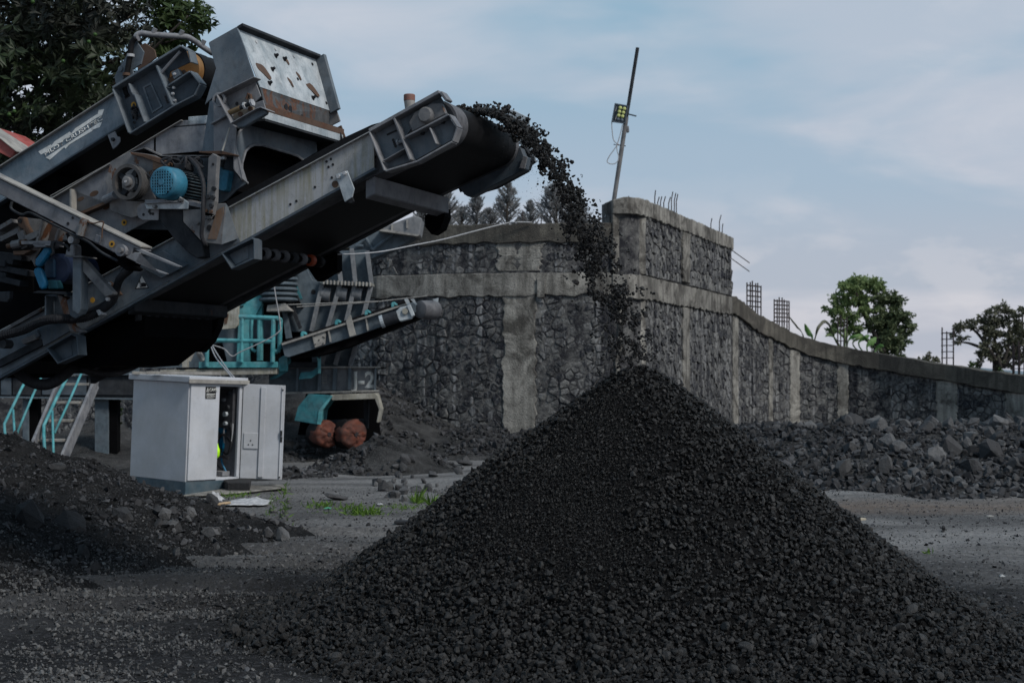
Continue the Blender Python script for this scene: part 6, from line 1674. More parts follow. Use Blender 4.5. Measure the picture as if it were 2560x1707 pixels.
jp('side_plate', 'G', [(640, 1000), (900, 1010), (900, 1250), (640, 1240)], JD + 0.4, 0.1, 'jaw')
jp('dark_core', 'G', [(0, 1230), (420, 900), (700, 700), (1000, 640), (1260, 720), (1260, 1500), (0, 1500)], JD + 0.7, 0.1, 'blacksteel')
bmn = jp('deck_beam', 'G', [(195, 1400), (880, 1398), (878, 1450), (195, 1452)], JD - 0.9, 0.12, 'turq', None, 0.01)
jp('deck_edge', 'G', [(-140, 1470), (870, 1450), (870, 1505), (600, 1512), (-140, 1520)], JD - 0.85, 1.2, 'cream', None, 0.01)
rl = bpy.data.objects.new('guard_rail', None); COL.objects.link(rl); rl.parent = jaw; LOC[rl.name] = LOC[jaw.name].copy()
def rail(a, b, w=0.032, d=JD - 0.95, d2=None): bar('rail_bar', 'G', a, b, d, w, 'turq', rl, d2)
rail((545, 1010), (880, 1022), 0.05); rail((300, 1212), (850, 1222), 0.045); rail((575, 1020), (565, 1400), 0.045); rail((842, 1025), (835, 1400), 0.05); rail((270, 1220), (265, 1440), 0.045)
rail((880, 1022), (903, 1035), 0.05, d2=JD - 0.8); rail((903, 1035), (895, 1290), 0.05, JD - 0.8); rail((895, 1290), (880, 1310), 0.05, JD - 0.8); rail((880, 1310), (850, 1308), 0.05, JD - 0.8)
rail((715, 1025), (712, 1390), 0.035, JD - 0.4); rail((655, 1030), (655, 1290), 0.035, JD - 0.3); rail((655, 1290), (690, 1310), 0.035, JD - 0.3)
# turquoise gear and brackets under the small conveyor
o = jp('swivel_plate', 'G', [(890, 1370), (930, 1345), (965, 1340), (965, 1480), (890, 1480), (885, 1420)], JD - 0.6, 0.08, 'turq', None, 0.01)
o = jp('swivel_disc', 'G', [(955 + 36 * math.cos(t), 1385 + 42 * math.sin(t)) for t in np.linspace(0, 6.28, 21)[:-1]], JD - 0.52, 0.1, 'turqdk', None, 0.01)
jp('swivel_arm', 'G', [(890, 1480), (965, 1480), (870, 1540), (800, 1555)], JD - 0.55, 0.06, 'turqdk')
jp('hook_bracket', 'G', [(1215, 1350), (1240, 1375), (1252, 1350), (1250, 1500), (1225, 1500), (1225, 1400)], JD - 0.6, 0.06, 'turq', None, 0.01)
jp('hook_arm', 'G', [(1080, 1490), (1180, 1480), (1225, 1440), (1225, 1500), (1170, 1540), (1060, 1550)], JD - 0.5, 0.1, 'turqdk')
jp('crossbar', 'G', [(960, 1400), (1230, 1400), (1230, 1450), (960, 1450)], JD - 0.2, 0.2, 'darksteel')
# hopper lip up at the wall top
jp('hopper_lip', 'G', [(1770, 240), (2060, 135), (2128, 158), (2105, 302), (2085, 310), (1790, 258)], JD + 0.2, 0.9, 'ribedge', None, 0.02)
jp('lip_flange', 'G', [(1745, 262), (1790, 250), (2110, 300), (2090, 314), (1760, 268)], JD + 0.1, 1.0, 'jawedge')
for x, y in ((1860, 215), (1990, 170)): jp('lip_stiffener', 'G', [(x, y), (x + 14, y), (x + 14, y + 75), (x, y + 72)], JD + 0.15, 0.06, 'jawedge')
jp('hopper_slope', 'G', [(1480, 400), (1600, 330), (1780, 258), (2090, 312), (1900, 420), (1680, 512), (1640, 440), (1520, 430)], JD + 0.5, 0.6, 'jaw', None, 0.01)
for a, b in (((1560, 400), (1640, 330)), ((1700, 430), (1640, 330)), ((1700, 430), (1870, 300)), ((1570, 395), (1620, 400))): bar('slope_rib', 'G', a, b, JD + 0.42, 0.04, 'jaw')
# small side conveyor
sc0 = JD - 1.0
sd_ = jp('side_conveyor_frame', 'R', [(310, 1075), (1770, 600), (1960, 560), (1960, 690), (1640, 830), (1230, 975), (400, 1240), (350, 1230)], sc0, 0.05, 'jaw', None, 0.01)
jp('frame_flange', 'R', [(310, 1068), (1850, 572), (1850, 595), (320, 1092)], sc0 - 0.10, 0.15, 'jawedge', sd_)
jp('conveyor_belt', 'R', [(310, 1052), (1900, 515), (1900, 545), (310, 1075)], sc0 + 0.05, 0.8, 'rubber', sd_)
jp('belt_underside', 'R', [(400, 1240), (1230, 975), (1640, 830), (2000, 700), (2000, 760), (1100, 1120), (800, 1210), (450, 1260)], sc0 + 0.1, 0.8, 'blacksteel', sd_)
jp('splice_plate', 'R', [(680, 950), (830, 905), (855, 960), (845, 1080), (720, 1125)], sc0 - 0.06, 0.05, 'jawedge', sd_, 0.006)
for q in ((720, 975), (770, 940), (820, 990), (770, 1030), (835, 1000), (725, 1080), (820, 1070)):
    jp('bolt', 'R', [(q[0] + 8 * math.cos(t), q[1] + 8 * math.sin(t)) for t in np.linspace(0, 6.28, 7)[:-1]], sc0 - 0.075, 0.02, 'blacksteel', sd_)
jp('support_plate', 'R', [(1100, 800), (1140, 720), (1160, 720), (1225, 970), (1145, 990)], sc0 - 0.12, 0.05, 'jawedge', sd_, 0.006)
for x, y in ((880, 910), (1340, 770)): jp('stiffener', 'R', [(x, y), (x + 16, y), (x + 40, y + 140), (x + 22, y + 145)], sc0 - 0.08, 0.08, 'jawedge', sd_)
for x, y in ((545, 920), (965, 775), (1330, 655), (1655, 560)):
    jp('idler_bracket', 'R', [(x, y + 70), (x, y + 25), (x + 15, y + 4), (x + 40, y), (x + 80, y + 35), (x + 60, y + 48), (x + 35, y + 35), (x + 38, y + 62)], sc0 - 0.05, 0.25, 'turq', sd_, 0.008)
hd0 = W(*px('R', (2000, 655))[0], sc0 - 0.05)
o = MB().lathe(hd0, Vector((0.62, 0.78, 0.0)).normalized(), [(0, 0.14), (0.02, 0.19), (0.12, 0.2), (0.25, 0.21), (0.40, 0.21), (0.52, 0.2), (0.55, 0.17)], 28).obj('head_drum', painted('worn drum lagging', (0.07, 0.07, 0.078), (0.11, 0.11, 0.115), dusty=0.5, dust=(0.14, 0.14, 0.15)), sd_); smooth_angle(o)
gb = jp('gear_box', 'R', [(1690, 700), (1760, 630), (1880, 600), (1940, 720), (1900, 770), (1760, 805)], sc0 - 0.25, 0.2, 'pale', sd_, 0.02)
jp('gear_flange', 'R', [(1845, 610), (1890, 590), (1945, 725), (1905, 745)], sc0 - 0.3, 0.08, 'pale', gb, 0.01)
jp('shaft_seal', 'R', [(1825 + 36 * math.cos(t), 675 + 38 * math.sin(t)) for t in np.linspace(0, 6.28, 17)[:-1]], sc0 - 0.29, 0.05, 'cream', gb)
mt = bar('drive_motor', 'R', (1555, 800), (1740, 740), sc0 - 0.2, 0.13, 'darksteel', sd_, n=16)
bar('motor_cowl', 'R', (1525, 808), (1565, 795), sc0 - 0.2, 0.14, 'pale', mt, n=16)
for a, b in (((310, 600), (1500, 555)), ((500, 625), (1500, 560)), ((1500, 558), (1820, 520)), ((1820, 520), (2100, 490))): bar('stay_cable', 'R', a, b, sc0 - 0.3, 0.012, 'jawedge', sd_, n=5)
jp('belt_guide', 'R', [(1810, 520), (1850, 505), (1880, 560), (1890, 600), (1850, 600)], sc0 - 0.2, 0.05, 'pale', sd_); jp('belt_guide', 'R', [(1890, 530), (1930, 520), (1975, 590), (1960, 600)], sc0 - 0.2, 0.03, 'pale', sd_)
jp('scraper', 'R', [(2160, 530), (2235, 512), (2225, 610), (2200, 560)], sc0 + 0.4, 0.05, 'pale', sd_)
# wheel guard and wrapped wheels
wg = jp('wheel_guard', 'H', [(1462, 575), (1492, 460), (1582, 350), (1780, 362), (1690, 490), (1680, 612)], JD - 0.5, 0.04, 'turqdk', None, 0.01)
MB().prism(Wv('H', [(1665, 490), (1770, 362), (1785, 372), (1700, 490), (1685, 612), (1650, 605)], JD - 0.52), YA * 0.9).obj('guard_edge', M['turq'], wg, 0.008)
MB().prism(Wv('H', [(1765, 358), (2142, 345), (2148, 392), (1780, 405)], JD - 0.5), YA * 0.9).obj('guard_edge', M['cream'], wg, 0.008)
MB().prism(Wv('H', [(2142, 350), (2160, 362), (2192, 480), (2168, 592), (2152, 588), (2172, 480), (2138, 392)], JD - 0.5), YA * 0.6).obj('guard_edge', M['cream'], wg, 0.008)
jp('guard_back', 'H', [(1560, 350), (2160, 350), (2200, 900), (1450, 900)], JD + 0.9, 0.05, 'blacksteel')
def wheel(cx, cy, r, lab):
    c = W(*px('H', (cx, cy))[0], JD - 0.42)
    ax = Vector((0.62, -0.78, 0)).normalized()
    wh = MB().lathe(c, -ax, [(0, r * .8), (0.05, r * .97), (0.4, r * .97), (0.45, r * .8)], 28).obj('wheel', M['rubber'], jaw); smooth_angle(wh); wh['label'] = lab
    rg_ = np.random.default_rng(int(cx))
    # tarpaulin tied over the outer face: wrinkled cap
    n, m = 30, 9; vs = []; fs = []
    a, b = MB().frame(ax)
    for j in range(m):
        f = j / (m - 1); rr = r * 0.93 * (1.04 if f > 0.75 else 1.02 * (f / 0.75) ** 0.8 + 0.02); h = 0.06 - 0.10 * max(0, (f - .62)) / .38 * (1.6)
        for i in range(n):
            t = 2 * math.pi * i / n; w = 0.022 * math.sin(5 * t + j * 0.7) * f + 0.03 * math.sin(11 * t - j * .6) * f + float(rg_.normal(0, .02))
            h2 = h + w * 0.9 + (0.05 * math.exp(-((f - 0.1) / .2) ** 2))
            if f > 0.9: h2 -= 0.08 + 0.07 * math.sin(3 * t + cx)
            vs.append(c + ax * h2 + (a * math.cos(t) + b * math.sin(t)) * (rr * (1 + 0.04 * math.sin(3 * t + cx) + 0.03 * math.sin(8 * t + cx * 2 + j) + float(rg_.normal(0, .015)))))
    for j in range(m - 1): fs += [[j * n + i, j * n + (i + 1) % n, (j + 1) * n + (i + 1) % n, (j + 1) * n + i] for i in range(n)]
    fs.append(list(range(n)))
    MB().add(vs, fs).obj('orange_cover', M['tarp'], wh, smooth=True)
    MB().cyl(c + ax * 0.06, c + ax * 0.12, 0.05, n=10).obj('hub', M['darksteel'], wh)
wheel(1735, 690, 0.31, 'left wheel, its orange cover torn'); wheel(1962, 690, 0.345, 'right wheel in an orange cover')
bar('axle', 'H', (1600, 620), (2050, 600), JD + 0.1, 0.12, 'darksteel')
for x in (1600, 2040): jp('axle_hanger', 'H', [(x, 350), (x + 50, 350), (x + 40, 640), (x + 10, 640)], JD + 0.05, 0.2, 'darksteel')
# long dark sub-frame running left behind the cabinet, on legs
jp('sub_frame', 'F', [(-400, 900), (1240, 870), (1240, 1090), (-400, 1070)], JD - 3.2, 0.15, 'darksteel')
jp('sub_frame_flange', 'F', [(-400, 1062), (1240, 1085), (1240, 1098), (-400, 1075)], JD - 3.35, 0.3, 'jaw')
jp('sub_frame_flange', 'F', [(-400, 815), (1250, 800), (1250, 870), (-400, 880)], JD - 3.3, 0.25, 'jaw')
for x0, x1 in ((868, 995), (205, 262)):
    pa = Wv('F', [(x0, 1090), (x1, 1090)], JD - 3.2); z = 0.0
    MB().prism([pa[0], pa[1], Vector((pa[1].x, pa[1].y, -0.1)), Vector((pa[0].x, pa[0].y, -0.1))], YA * 0.3).obj('leg', M['jaw'], jaw, 0.01)
    MB().prism([pa[1] + YA * .05, pa[1] + Vector((0.16, 0.05, 0)), Vector((pa[1].x + .16, pa[1].y + .05, -0.1)), Vector((pa[1].x, pa[1].y + .05, -0.1))], YA * 0.25).obj('leg', M['blacksteel'], jaw)
for x0, x1 in ((0, 110), (110, 380), (380, 800), (800, 1240)):
    jp('web_panel', 'F', [(x0 + 8, 885), (x1 - 8, 882), (x1 - 8, 1055), (x0 + 8, 1050)], JD - 3.23, 0.02, 'bluedk' if x0 in (0, 380) else 'darksteel')
jp('deck_post', 'F', [(1672, 660), (1720, 650), (1715, 800), (1672, 800)], JD - 0.9, 0.2, 'cream')
for a, b in (((1585, 590), (1660, 780)), ((1730, 740), (1770, 640)), ((1820, 660), (1870, 740))): bar('deck_brace', 'F', a, b, JD - 0.7, 0.06, 'jawedge')
jp('deck_back', 'F', [(1200, 560), (1900, 560), (1900, 800), (1200, 810)], JD + 0.1, 0.1, 'jaw')

# ================================================================== steel stairs on the left
sD0, sD1 = 25.0, 26.6
stairs = thing('steel_stairs', tuple(Vector((W(100, 1214, sD0).x, sD0, 0))), 'grey steel stairs with turquoise handrails behind the earth mound', 'stairs')
def Fp(x, y, d): return W(*px('F', (x, y))[0], d)
def stringer(tx, ty, bx, by):
    a = Fp(tx, ty, sD1); b = Fp(bx, by, sD0); dd = (b - a); e = a + dd * (a.z / (a.z - b.z)) 
    return MB().beam(a, e, 0.05, 0.26).obj('stringer', M['grey'], stairs, 0.006)
stringer(885, 940, 615, 1568); stringer(560, 930, 305, 1540)
for y, xl, xr in ((780, 690, 905), (945, 600, 825), (1112, 525, 745), (1278, 450, 672), (1458, 335, 592), (1640, 255, 520), (1830, 170, 430)):
    f = (y - 780) / 1050; d = sD1 + (sD0 - sD1) * (y - 940) / 630
    a, b = Fp(xl, y, d), Fp(xr, y, d)
    MB().box(a + YA * -0.1, b - a, YA * 0.26, UP * -0.045).obj('tread', M['jawedge'], stairs, 0.004)
def hand(pts, w=0.026):
    P = [Fp(x, y, sD1 - 0.1 + (sD0 - sD1) * (y - 745) / 800) for x, y in pts]
    MB().tube(P, w, 8).obj('handrail', M['turq'], stairs, smooth=True)
hand([(330, 740), (190, 1010), (40, 1320), (45, 1400), (60, 1560)]); hand([(450, 740), (300, 1060), (152, 1415)], 0.022); hand([(120, 1190), (138, 1480), (142, 1600)], 0.022)
hand([(640, 845), (520, 1080), (402, 1335), (402, 1420), (412, 1600)], 0.03); hand([(760, 825), (640, 1100), (500, 1405)], 0.022); hand([(480, 1200), (488, 1480), (492, 1640)], 0.022)
hand([(505, 745), (515, 900)], 0.022)
MB().plate is None
MB().prism([Fp(835, 870, sD1 - .1), Fp(905, 870, sD1 - .1), Fp(910, 930, sD1 - .1), Fp(870, 1040, sD1 - .1), Fp(835, 1000, sD1 - .1)], YA * 0.02).obj('bracket_plate', M['grey'], stairs, 0.004)
# vines and bank behind the legs
# ================================================================== electrical cabinet
CC = Vector((W(463, 1235, 23.3).x, 23.3, 0.0))
lean = Matrix.Rotation(R(2.3), 3, 'Y')
rx = Vector((0.574, 0.819, 0)); ly = Vector((-0.819, 0.574, 0))
def cp_(a, b, z): return CC + lean @ (rx * a + ly * b + UP * z)
cabt = thing('electrical_cabinet', tuple(CC), 'dusty white electrical cabinet with its right door swung open, on a dark plinth', 'cabinet')
CW, CD, Z0, Z1 = 1.2, 1.38, 0.20, 1.83
def cbox(name, a0, a1, b0, b1, z0, z1, m, parent=None, bevel=0.006):
    P = [cp_(a0, b0, z0), cp_(a1, b0, z0), cp_(a1, b1, z0), cp_(a0, b1, z0)]
    return MB().prism(P, cp_(a0, b0, z1) - P[0]).obj(name, M[m] if isinstance(m, str) else m, parent or cabt, bevel)
cbox('plinth', 0.0, CW, 0.0, CD, -0.05, Z0, 'cabbase')
cbox('side_wall', 0.0, 0.66, 0.012, CD, Z0, Z1, 'cab')
cbox('side_wall', 1.17, CW, 0.0, CD, Z0, Z1, 'cab')
cbox('inner_panel', 1.155, 1.169, 0.05, CD - 0.42, Z0 + 0.05, Z1 - 0.06, plain('cabinet liner', (0.13, 0.13, 0.145), 0.7))
cbox('back_wall', 0.66, 1.17, CD - 0.4, CD, Z0, Z1, plain('cabinet inside', (0.10, 0.10, 0.115), 0.7))
cbox('floor_pan', 0.66, 1.17, 0.0, CD - 0.4, Z0, Z0 + 0.04, 'cab')
cbox('ceiling_pan', 0.66, 1.17, 0.0, CD - 0.4, Z1 - 0.05, Z1, 'cab')
d1 = cbox('door', 0.02, 0.655, -0.022, 0.012, Z0 + 0.02, Z1 - 0.01, 'cab')
cbox('roof', -0.06, CW + 0.06, -0.06, CD + 0.06, Z1 + 0.004, Z1 + 0.10, 'cab')
cbox('roof_edge', -0.08, CW + 0.08, -0.08, -0.06, Z1 - 0.01, Z1 + 0.06, 'jawedge')
cbox('door_frame', 1.125, 1.17, -0.005, 0.05, Z0 + 0.04, Z1 - 0.05, 'cab')
cbox('door_frame', 0.658, 0.69, 0.015, 0.06, Z0 + 0.04, Z1 - 0.05, 'cab')
# sign on the closed door
sg = cbox('sign', 0.33, 0.56, -0.030, -0.023, Z1 - 0.26, Z1 - 0.06, 'black', d1, 0.001)
sx_, sn_ = (cp_(1, 0, 1) - cp_(0, 0, 1)), (cp_(0, -1, 1) - cp_(0, 0, 1))
su_ = (cp_(0, 0, 1) - cp_(0, 0, 0))
text_mesh('\u00c7AKIL', cp_(0.405, -0.031, Z1 - 0.135), sx_, su_, 0.05, 0.003, 'lettering', M['white'], sg, 0.95, 0.02)
for i, (w_, h_) in enumerate(((0.19, 0.018), (0.17, 0.014), (0.19, 0.012), (0.15, 0.008))):
    z = Z1 - 0.175 - 0.023 * i
    o = MB().prism([cp_(0.35, -0.031, z), cp_(0.35 + w_, -0.031, z), cp_(0.35 + w_, -0.031, z - h_ * 0.55), cp_(0.35, -0.031, z - h_ * 0.55)], sn_ * 0.003).obj('printed_line', M['white'], sg)
o = MB().ring([cp_(0.345, -0.031, Z1 - 0.145), cp_(0.395, -0.031, Z1 - 0.145), cp_(0.372, -0.031, Z1 - 0.075)], [cp_(0.357, -0.031, Z1 - 0.138), cp_(0.383, -0.031, Z1 - 0.138), cp_(0.371, -0.031, Z1 - 0.1)], sn_ * 0.003).obj('printed_triangle', M['white'], sg)
# open door swung out to the right
hinge = lambda a, o, z: CC + lean @ (rx * 1.17 + UP * z + Vector((0.995, 0.10, 0)) * a + Vector((0.10, -0.995, 0)) * o)
def dbox(name, a0, a1, o0, o1, z0, z1, m, parent=None, bevel=0.005):
    P = [hinge(a0, o0, z0), hinge(a1, o0, z0), hinge(a1, o1, z0), hinge(a0, o1, z0)]
    return MB().prism(P, hinge(a0, o0, z1) - P[0]).obj(name, M[m] if isinstance(m, str) else m, parent or cabt, bevel)
od = dbox('door', 0.03, 0.74, -0.03, 0.0, Z0 + 0.02, Z1 - 0.0, 'cab'); od['label'] = 'open right door, inner face out'
dbox('stiffener', 0.33, 0.42, 0.0, 0.03, Z0 + 0.05, Z1 - 0.04, 'cab', od)
dbox('edge_strip', 0.68, 0.70, 0.0, 0.02, Z0 + 0.04, Z1 - 0.03, 'cab', od)
dbox('socket_plate', 0.07, 0.31, 0.0, 0.02, Z0 + 0.53, Z0 + 0.8, 'cab', od)
for a, z in ((0.19, 0.67), (0.155, 0.6), (0.225, 0.6)): 
    p = hinge(a, 0.021, Z0 + z); MB().cyl(p, p + Vector((0.1, -0.995, 0)) * 0.006, 0.012, n=10).obj('socket', M['black'], od)
dbox('lock', 0.685, 0.72, 0.0, 0.03, Z0 + 0.66, Z0 + 0.75, 'darksteel', od); dbox('handle', 0.685, 0.715, 0.0, 0.05, Z0 + 0.76, Z0 + 0.86, 'darksteel', od)
for z in (0.06, 1.55): 
    p = hinge(0.70, 0.021, Z0 + z); MB().cyl(p, p + Vector((0.1, -0.995, 0)) * 0.01, 0.014, n=8).obj('latch', M['black'], od)
# gear inside
ing = plain('switch gear', (0.05, 0.05, 0.055), 0.5)
cbox('switch_panel', 1.08, 1.15, 0.10, 0.42, 1.05, 1.74, ing)
for z, b_, r, m in ((1.66, .2, .035, 'darksteel'), (1.54, .3, .03, 'grey'), (1.42, .2, .035, 'darksteel'), (1.30, .25, .045, 'pale'), (1.14, .24, .035, 'pale')):
    p = cp_(1.08, b_, z); MB().cyl(p, p - rx * 0.05, r, n=14).obj('gauge', M[m], cabt)
cbox('breaker', 1.08, 1.15, 0.3, 0.75, 0.98, 1.06, 'leverblue'); cbox('breaker', 1.10, 1.15, 0.33, 0.42, 0.70, 1.12, 'leverblue')
for pts, r, m in ((((1.1, .15, 1.2), (1.06, .1, 1.0), (1.05, .08, .8), (1.08, .2, .62), (1.1, .45, .7), (1.1, .6, .55)), 0.018, 'hose'), (((1.1, .25, 1.25), (1.09, .3, 1.0), (1.09, .28, .8)), 0.014, 'cable'),
                  (((1.08, .08, .8), (1.08, .3, .95), (1.08, .45, .8), (1.08, .4, .6), (1.08, .15, .55)), .022, 'hose'), (((1.1, .7, .75), (1.1, .65, .6), (1.1, .5, .45), (1.08, .3, .35)), .016, 'hose'), (((1.09, .3, .7), (1.09, .33, .5), (1.09, .2, .3)), .018, 'leverblue'), (((1.05, .05, 1.15), (1.04, .04, 1.0), (1.04, .06, .85)), .010, 'cable')):
    MB().tube(bez([cp_(*p) for p in pts], 6), r, 6).obj('wire', M[m], cabt)
cbox('plug', 1.05, 1.13, 0.5, 0.6, 0.74, 0.90, 'cream'); cbox('sump_cup', 0.95, 1.12, 0.15, 0.35, 0.25, 0.33, 'grey')
hv = plain('hi-vis cloth', (0.42, 0.85, 0.02), 0.6)
cl = MB().lathe(cp_(0.735, 0.07, 0.56), UP, [(0, 0.01), (0.05, 0.045), (0.14, 0.05), (0.2, 0.03), (0.26, 0.015), (0.27, 0.0)], 10).obj('reflective_vest', hv, None, smooth=True)
tag(cl, 'bright yellow-green reflective cloth hanging inside the white cabinet', 'vest')
# lengths of metal lying on the roof
tray = MB()
a = cp_(0.1, 0.15, Z1 + 0.105); b = cp_(0.1, 1.5, Z1 + 0.105)
for i, (p, q, w_) in enumerate(((W(365, 926, 23.6), W(552, 939, 23.9), 0.12), (W(333, 924, 24.0), W(372, 930, 24.0), 0.16))):
    o = MB().beam(Vector((p.x, p.y, CC.z + 1.99)), Vector((q.x, q.y, CC.z + 1.975)), w_, 0.05).obj('metal_channel', M['jawedge'], None, 0.004)
    tag(o, ('long grey metal channel' if i == 0 else 'short bent metal offcut') + ' lying on the roof of the white cabinet', 'metal strip')
# slab and board on the ground beside it
def gslab(name, pts, z, h, m, label, cat):
    P = [Vector((G(u, v, 0).x, G(u, v, 0).y, z)) for u, v in pts]
    return tag(MB().prism(P, UP * h).obj(name, m, None, 0.012), label, cat)
gslab('concrete_slab', px('H', (520, 1230), (1010, 1150), (1370, 1135), (1390, 1160), (1090, 1195), (760, 1225)), 0.03, 0.03, M['conc'], 'thin grey concrete slab on the ground below the open cabinet door', 'slab')
gslab('stone_step', px('H', (870, 1165), (1010, 1120), (1100, 1150), (1090, 1190), (900, 1190)), 0.06, 0.13, M['rockdk'], 'dark stone block on the slab under the cabinet opening', 'stone block')
def crumple(name, c, w, d, h, m, label, cat, seed):
    rg_ = np.random.default_rng(seed); n = 22
    a = np.linspace(-1, 1, n); A, B = np.meshgrid(a, a, indexing='ij')
    rr = 1 - 0.35 * fbm(A * 2 + 3 + seed, B * 2, 1.5, seed, 3)
    X = c.x + A * w * rr; Y = c.y + B * d * rr
    Z = c.z + h * (fbm(A + seed, B, 2.2, seed, 4)) * np.clip(1.15 - A ** 2, 0, 1) * np.clip(1.15 - B ** 2, 0, 1) * 1.6 + 0.012
    o = np_mesh(name, np.stack([X, Y, Z], -1).reshape(-1, 3), grid_tris(n, n), m, smooth=True)
    s_ = o.modifiers.new('thick', 'SOLIDIFY'); s_.thickness = 0.004
    return tag(o, label, cat)
wt2 = painted('dirty white sheet', (0.36, 0.36, 0.37), (0.46, 0.46, 0.47), dusty=0.7, dust=(0.16, 0.16, 0.17), scale=9)
crumple('plastic_sheet', G(620, 1258, 0.03), 0.37, 0.5, 0.06, wt2, 'crumpled dirty white sheet lying flat on the yard before the cabinet', 'sheet', 2)
crumple('plastic_bag', G(540, 1252, 0.03), 0.14, 0.18, 0.13, wt2, 'small crumpled white bag beside the crumpled sheet', 'bag', 5)
p, q = G(497, 1267, 0.05), G(575, 1256, 0.08)
tag(MB().cyl(p, q, 0.022, n=8).obj('wooden_stick', plain('bare wood', (0.33, 0.24, 0.15), 0.8), None), 'pale wooden stick lying across the grass by the white sheet', 'stick')
p, q = G(2128, 1298, 0.02), G(2162, 1297, 0.02)
tag(MB().beam(p, q, 0.09, 0.03).obj('wooden_plank', plain('grey wood', (0.34, 0.30, 0.23), 0.8), None, 0.004), 'short pale plank on the bare ground right of the heap', 'plank')
for (u, v, r, col, lab, nm, cat) in ((820, 1272, 0.06, (0.06, 0.22, 0.14), 'pale green plastic scrap among the weeds', 'plastic_scrap', 'scrap'),
                                (950, 1262, 0.05, (0.3, 0.3, 0.31), 'grey litter scrap right of the grass tufts', 'plastic_scrap', 'scrap'), (2475, 1292, 0.05, (0.25, 0.24, 0.22), 'pale flat scrap far out on the right of the yard', 'plastic_scrap', 'scrap'),
                                (2505, 1443, 0.03, (0.3, 0.3, 0.3), 'pale scrap on the yard near the right edge', 'plastic_scrap', 'scrap')):
    crumple(nm, G(u, v, 0.01), r, r * 1.3, 0.02, plain('scrap ' + lab[:8], col, 0.6), lab, cat, int(u) % 17)
tag(MB().box(G(1010 - 25, 1309, 0.01), Vector((0.22, 0.02, 0)), Vector((0.02, 0.12, 0)), UP * 0.04).obj('wooden_block', M['darksteel'], None, 0.006), 'small dark block lying on the yard left of the heap', 'block')

# ================================================================== cables
cb_ = [W(845, 636, 12.75), W(900, 634, 15), W(960, 628, 18), W(1030, 614, 22), W(1110, 598, 28), W(1190, 577, 33.5), W(1262, 559, 37.4), W(1290, 555.5, 37.7), W(1330, 556, 37.8)]
tag(MB().tube(bez(cb_, 6), 0.006, 6, 0.02).obj('white_cable', M['cable'], None, smooth=True), 'pale cable slung from the conveyor to the top of the stone wall', 'cable')
for i, (pts, lab) in enumerate((([(685, 712), (690, 745), (698, 790), (701, 815), (700, 826), (680, 842), (640, 862), (600, 880), (580, 890), (560, 872), (530, 862)], 'white cable looping over the turquoise guard rail'),
                               ([(523, 852), (535, 885), (548, 905), (565, 925), (580, 944)], 'white cable drooping onto the roof of the white cabinet'),
                               ([(524, 850), (540, 880), (570, 925), (586, 944)], 'second thin white cable ending on the cabinet roof, right of the first'))):
    P = [W(u, v, 30.6 - (6.0 * j / (len(pts) - 1) if i else 0)) for j, (u, v) in enumerate(pts)]
    tag(MB().tube(bez(P, 6), 0.013, 6).obj('white_cable', M['cable'], None, smooth=True), lab, 'cable', 'white cables at the crusher')

# ================================================================== flood light mast on the wall corner
pd = 38.6
mast = thing('light_mast', tuple(W(1533, 503, pd)), 'leaning steel mast with a square floodlight, on the raised wall corner', 'light mast')
a, b = W(1532, 506, pd), W(1594, 120, pd)
gal = painted('mast steel', (0.11, 0.11, 0.115), (0.15, 0.145, 0.145), rust=0.2, dusty=0.2)
MB().cyl(a - UP * 0.15, a.lerp(b, 0.55), 0.062, n=10).obj('pole', gal, mast); MB().cyl(a.lerp(b, 0.55), b, 0.05, n=10).obj('pole', M['darksteel'], mast)
def lp(x, y, d=pd - 0.12): return W(*px('L', (x, y))[0], d)
lq = MB().prism([lp(430, 496), (lp(537, 515)), lp(514, 656), lp(404, 640)], YA * 0.10).obj('lamp_panel', plain('lamp housing', (0.008, 0.016, 0.022), 0.5), mast, 0.02)
MB().ring([lp(430, 496, pd - .125), lp(537, 515, pd - .125), lp(514, 656, pd - .125), lp(404, 640, pd - .125)], [lp(439, 506, pd - .125), lp(527, 522, pd - .125), lp(506, 646, pd - .125), lp(414, 632, pd - .125)], YA * 0.03).obj('lamp_rim', M['bluedk'], lq)
yl = plain('lamp phosphor', (0.45, 0.48, 0.18), 0.4, var=0.08); gl = plain('dull lens', (0.08, 0.10, 0.12), 0.3)
for i, (x, y) in enumerate(((473, 533), (505, 540), (466, 563), (497, 570), (460, 593), (490, 600), (455, 624), (485, 630))):
    c = lp(x, y, pd - 0.125); MB().lathe(c + YA * 0.01, -YA, [(0, 0.05), (0.018, 0.046), (0.03, 0.03), (0.034, 0.0)], 16).obj('lamp_lens', yl if i < 6 else gl, lq, smooth=True)
for y0, y1 in ((522, 560), (588, 625)):
    MB().prism([lp(443, y0, pd - .128), lp(449, y0, pd - .128), lp(438, y1, pd - .128), lp(431, y1, pd - .128)], YA * 0.01).obj('housing_print', M['grey'], lq)
MB().cyl(lp(525, 580, pd), lp(598, 598, pd - 0.1), 0.02, n=6).obj('bracket', M['darksteel'], mast)
MB().prism([lp(522, 676, pd), lp(540, 674, pd), lp(544, 720, pd), lp(525, 726, pd)], YA * 0.12).obj('junction_box', M['grey'], mast, 0.01)
MB().cyl(lp(420, 820, pd), lp(516, 833, pd), 0.013, n=6).obj('peg', M['darksteel'], mast)
for pts in ([(405, 640), (408, 700), (416, 770), (430, 800), (450, 815), (468, 825)], [(490, 665), (475, 730), (455, 800), (446, 830), (448, 870), (458, 905), (455, 945), (430, 970), (395, 972), (370, 955), (385, 915), (420, 865), (445, 830)]):
    MB().tube(bez([lp(x, y, pd - 0.08) for x, y in pts], 6), 0.013, 5).obj('cable', M['cable'], mast, smooth=True)
MB().tube([lp(380, 1310, pd), lp(352, 1390, pd - .2)], 0.014, 5).obj('cable', M['cable'], mast)
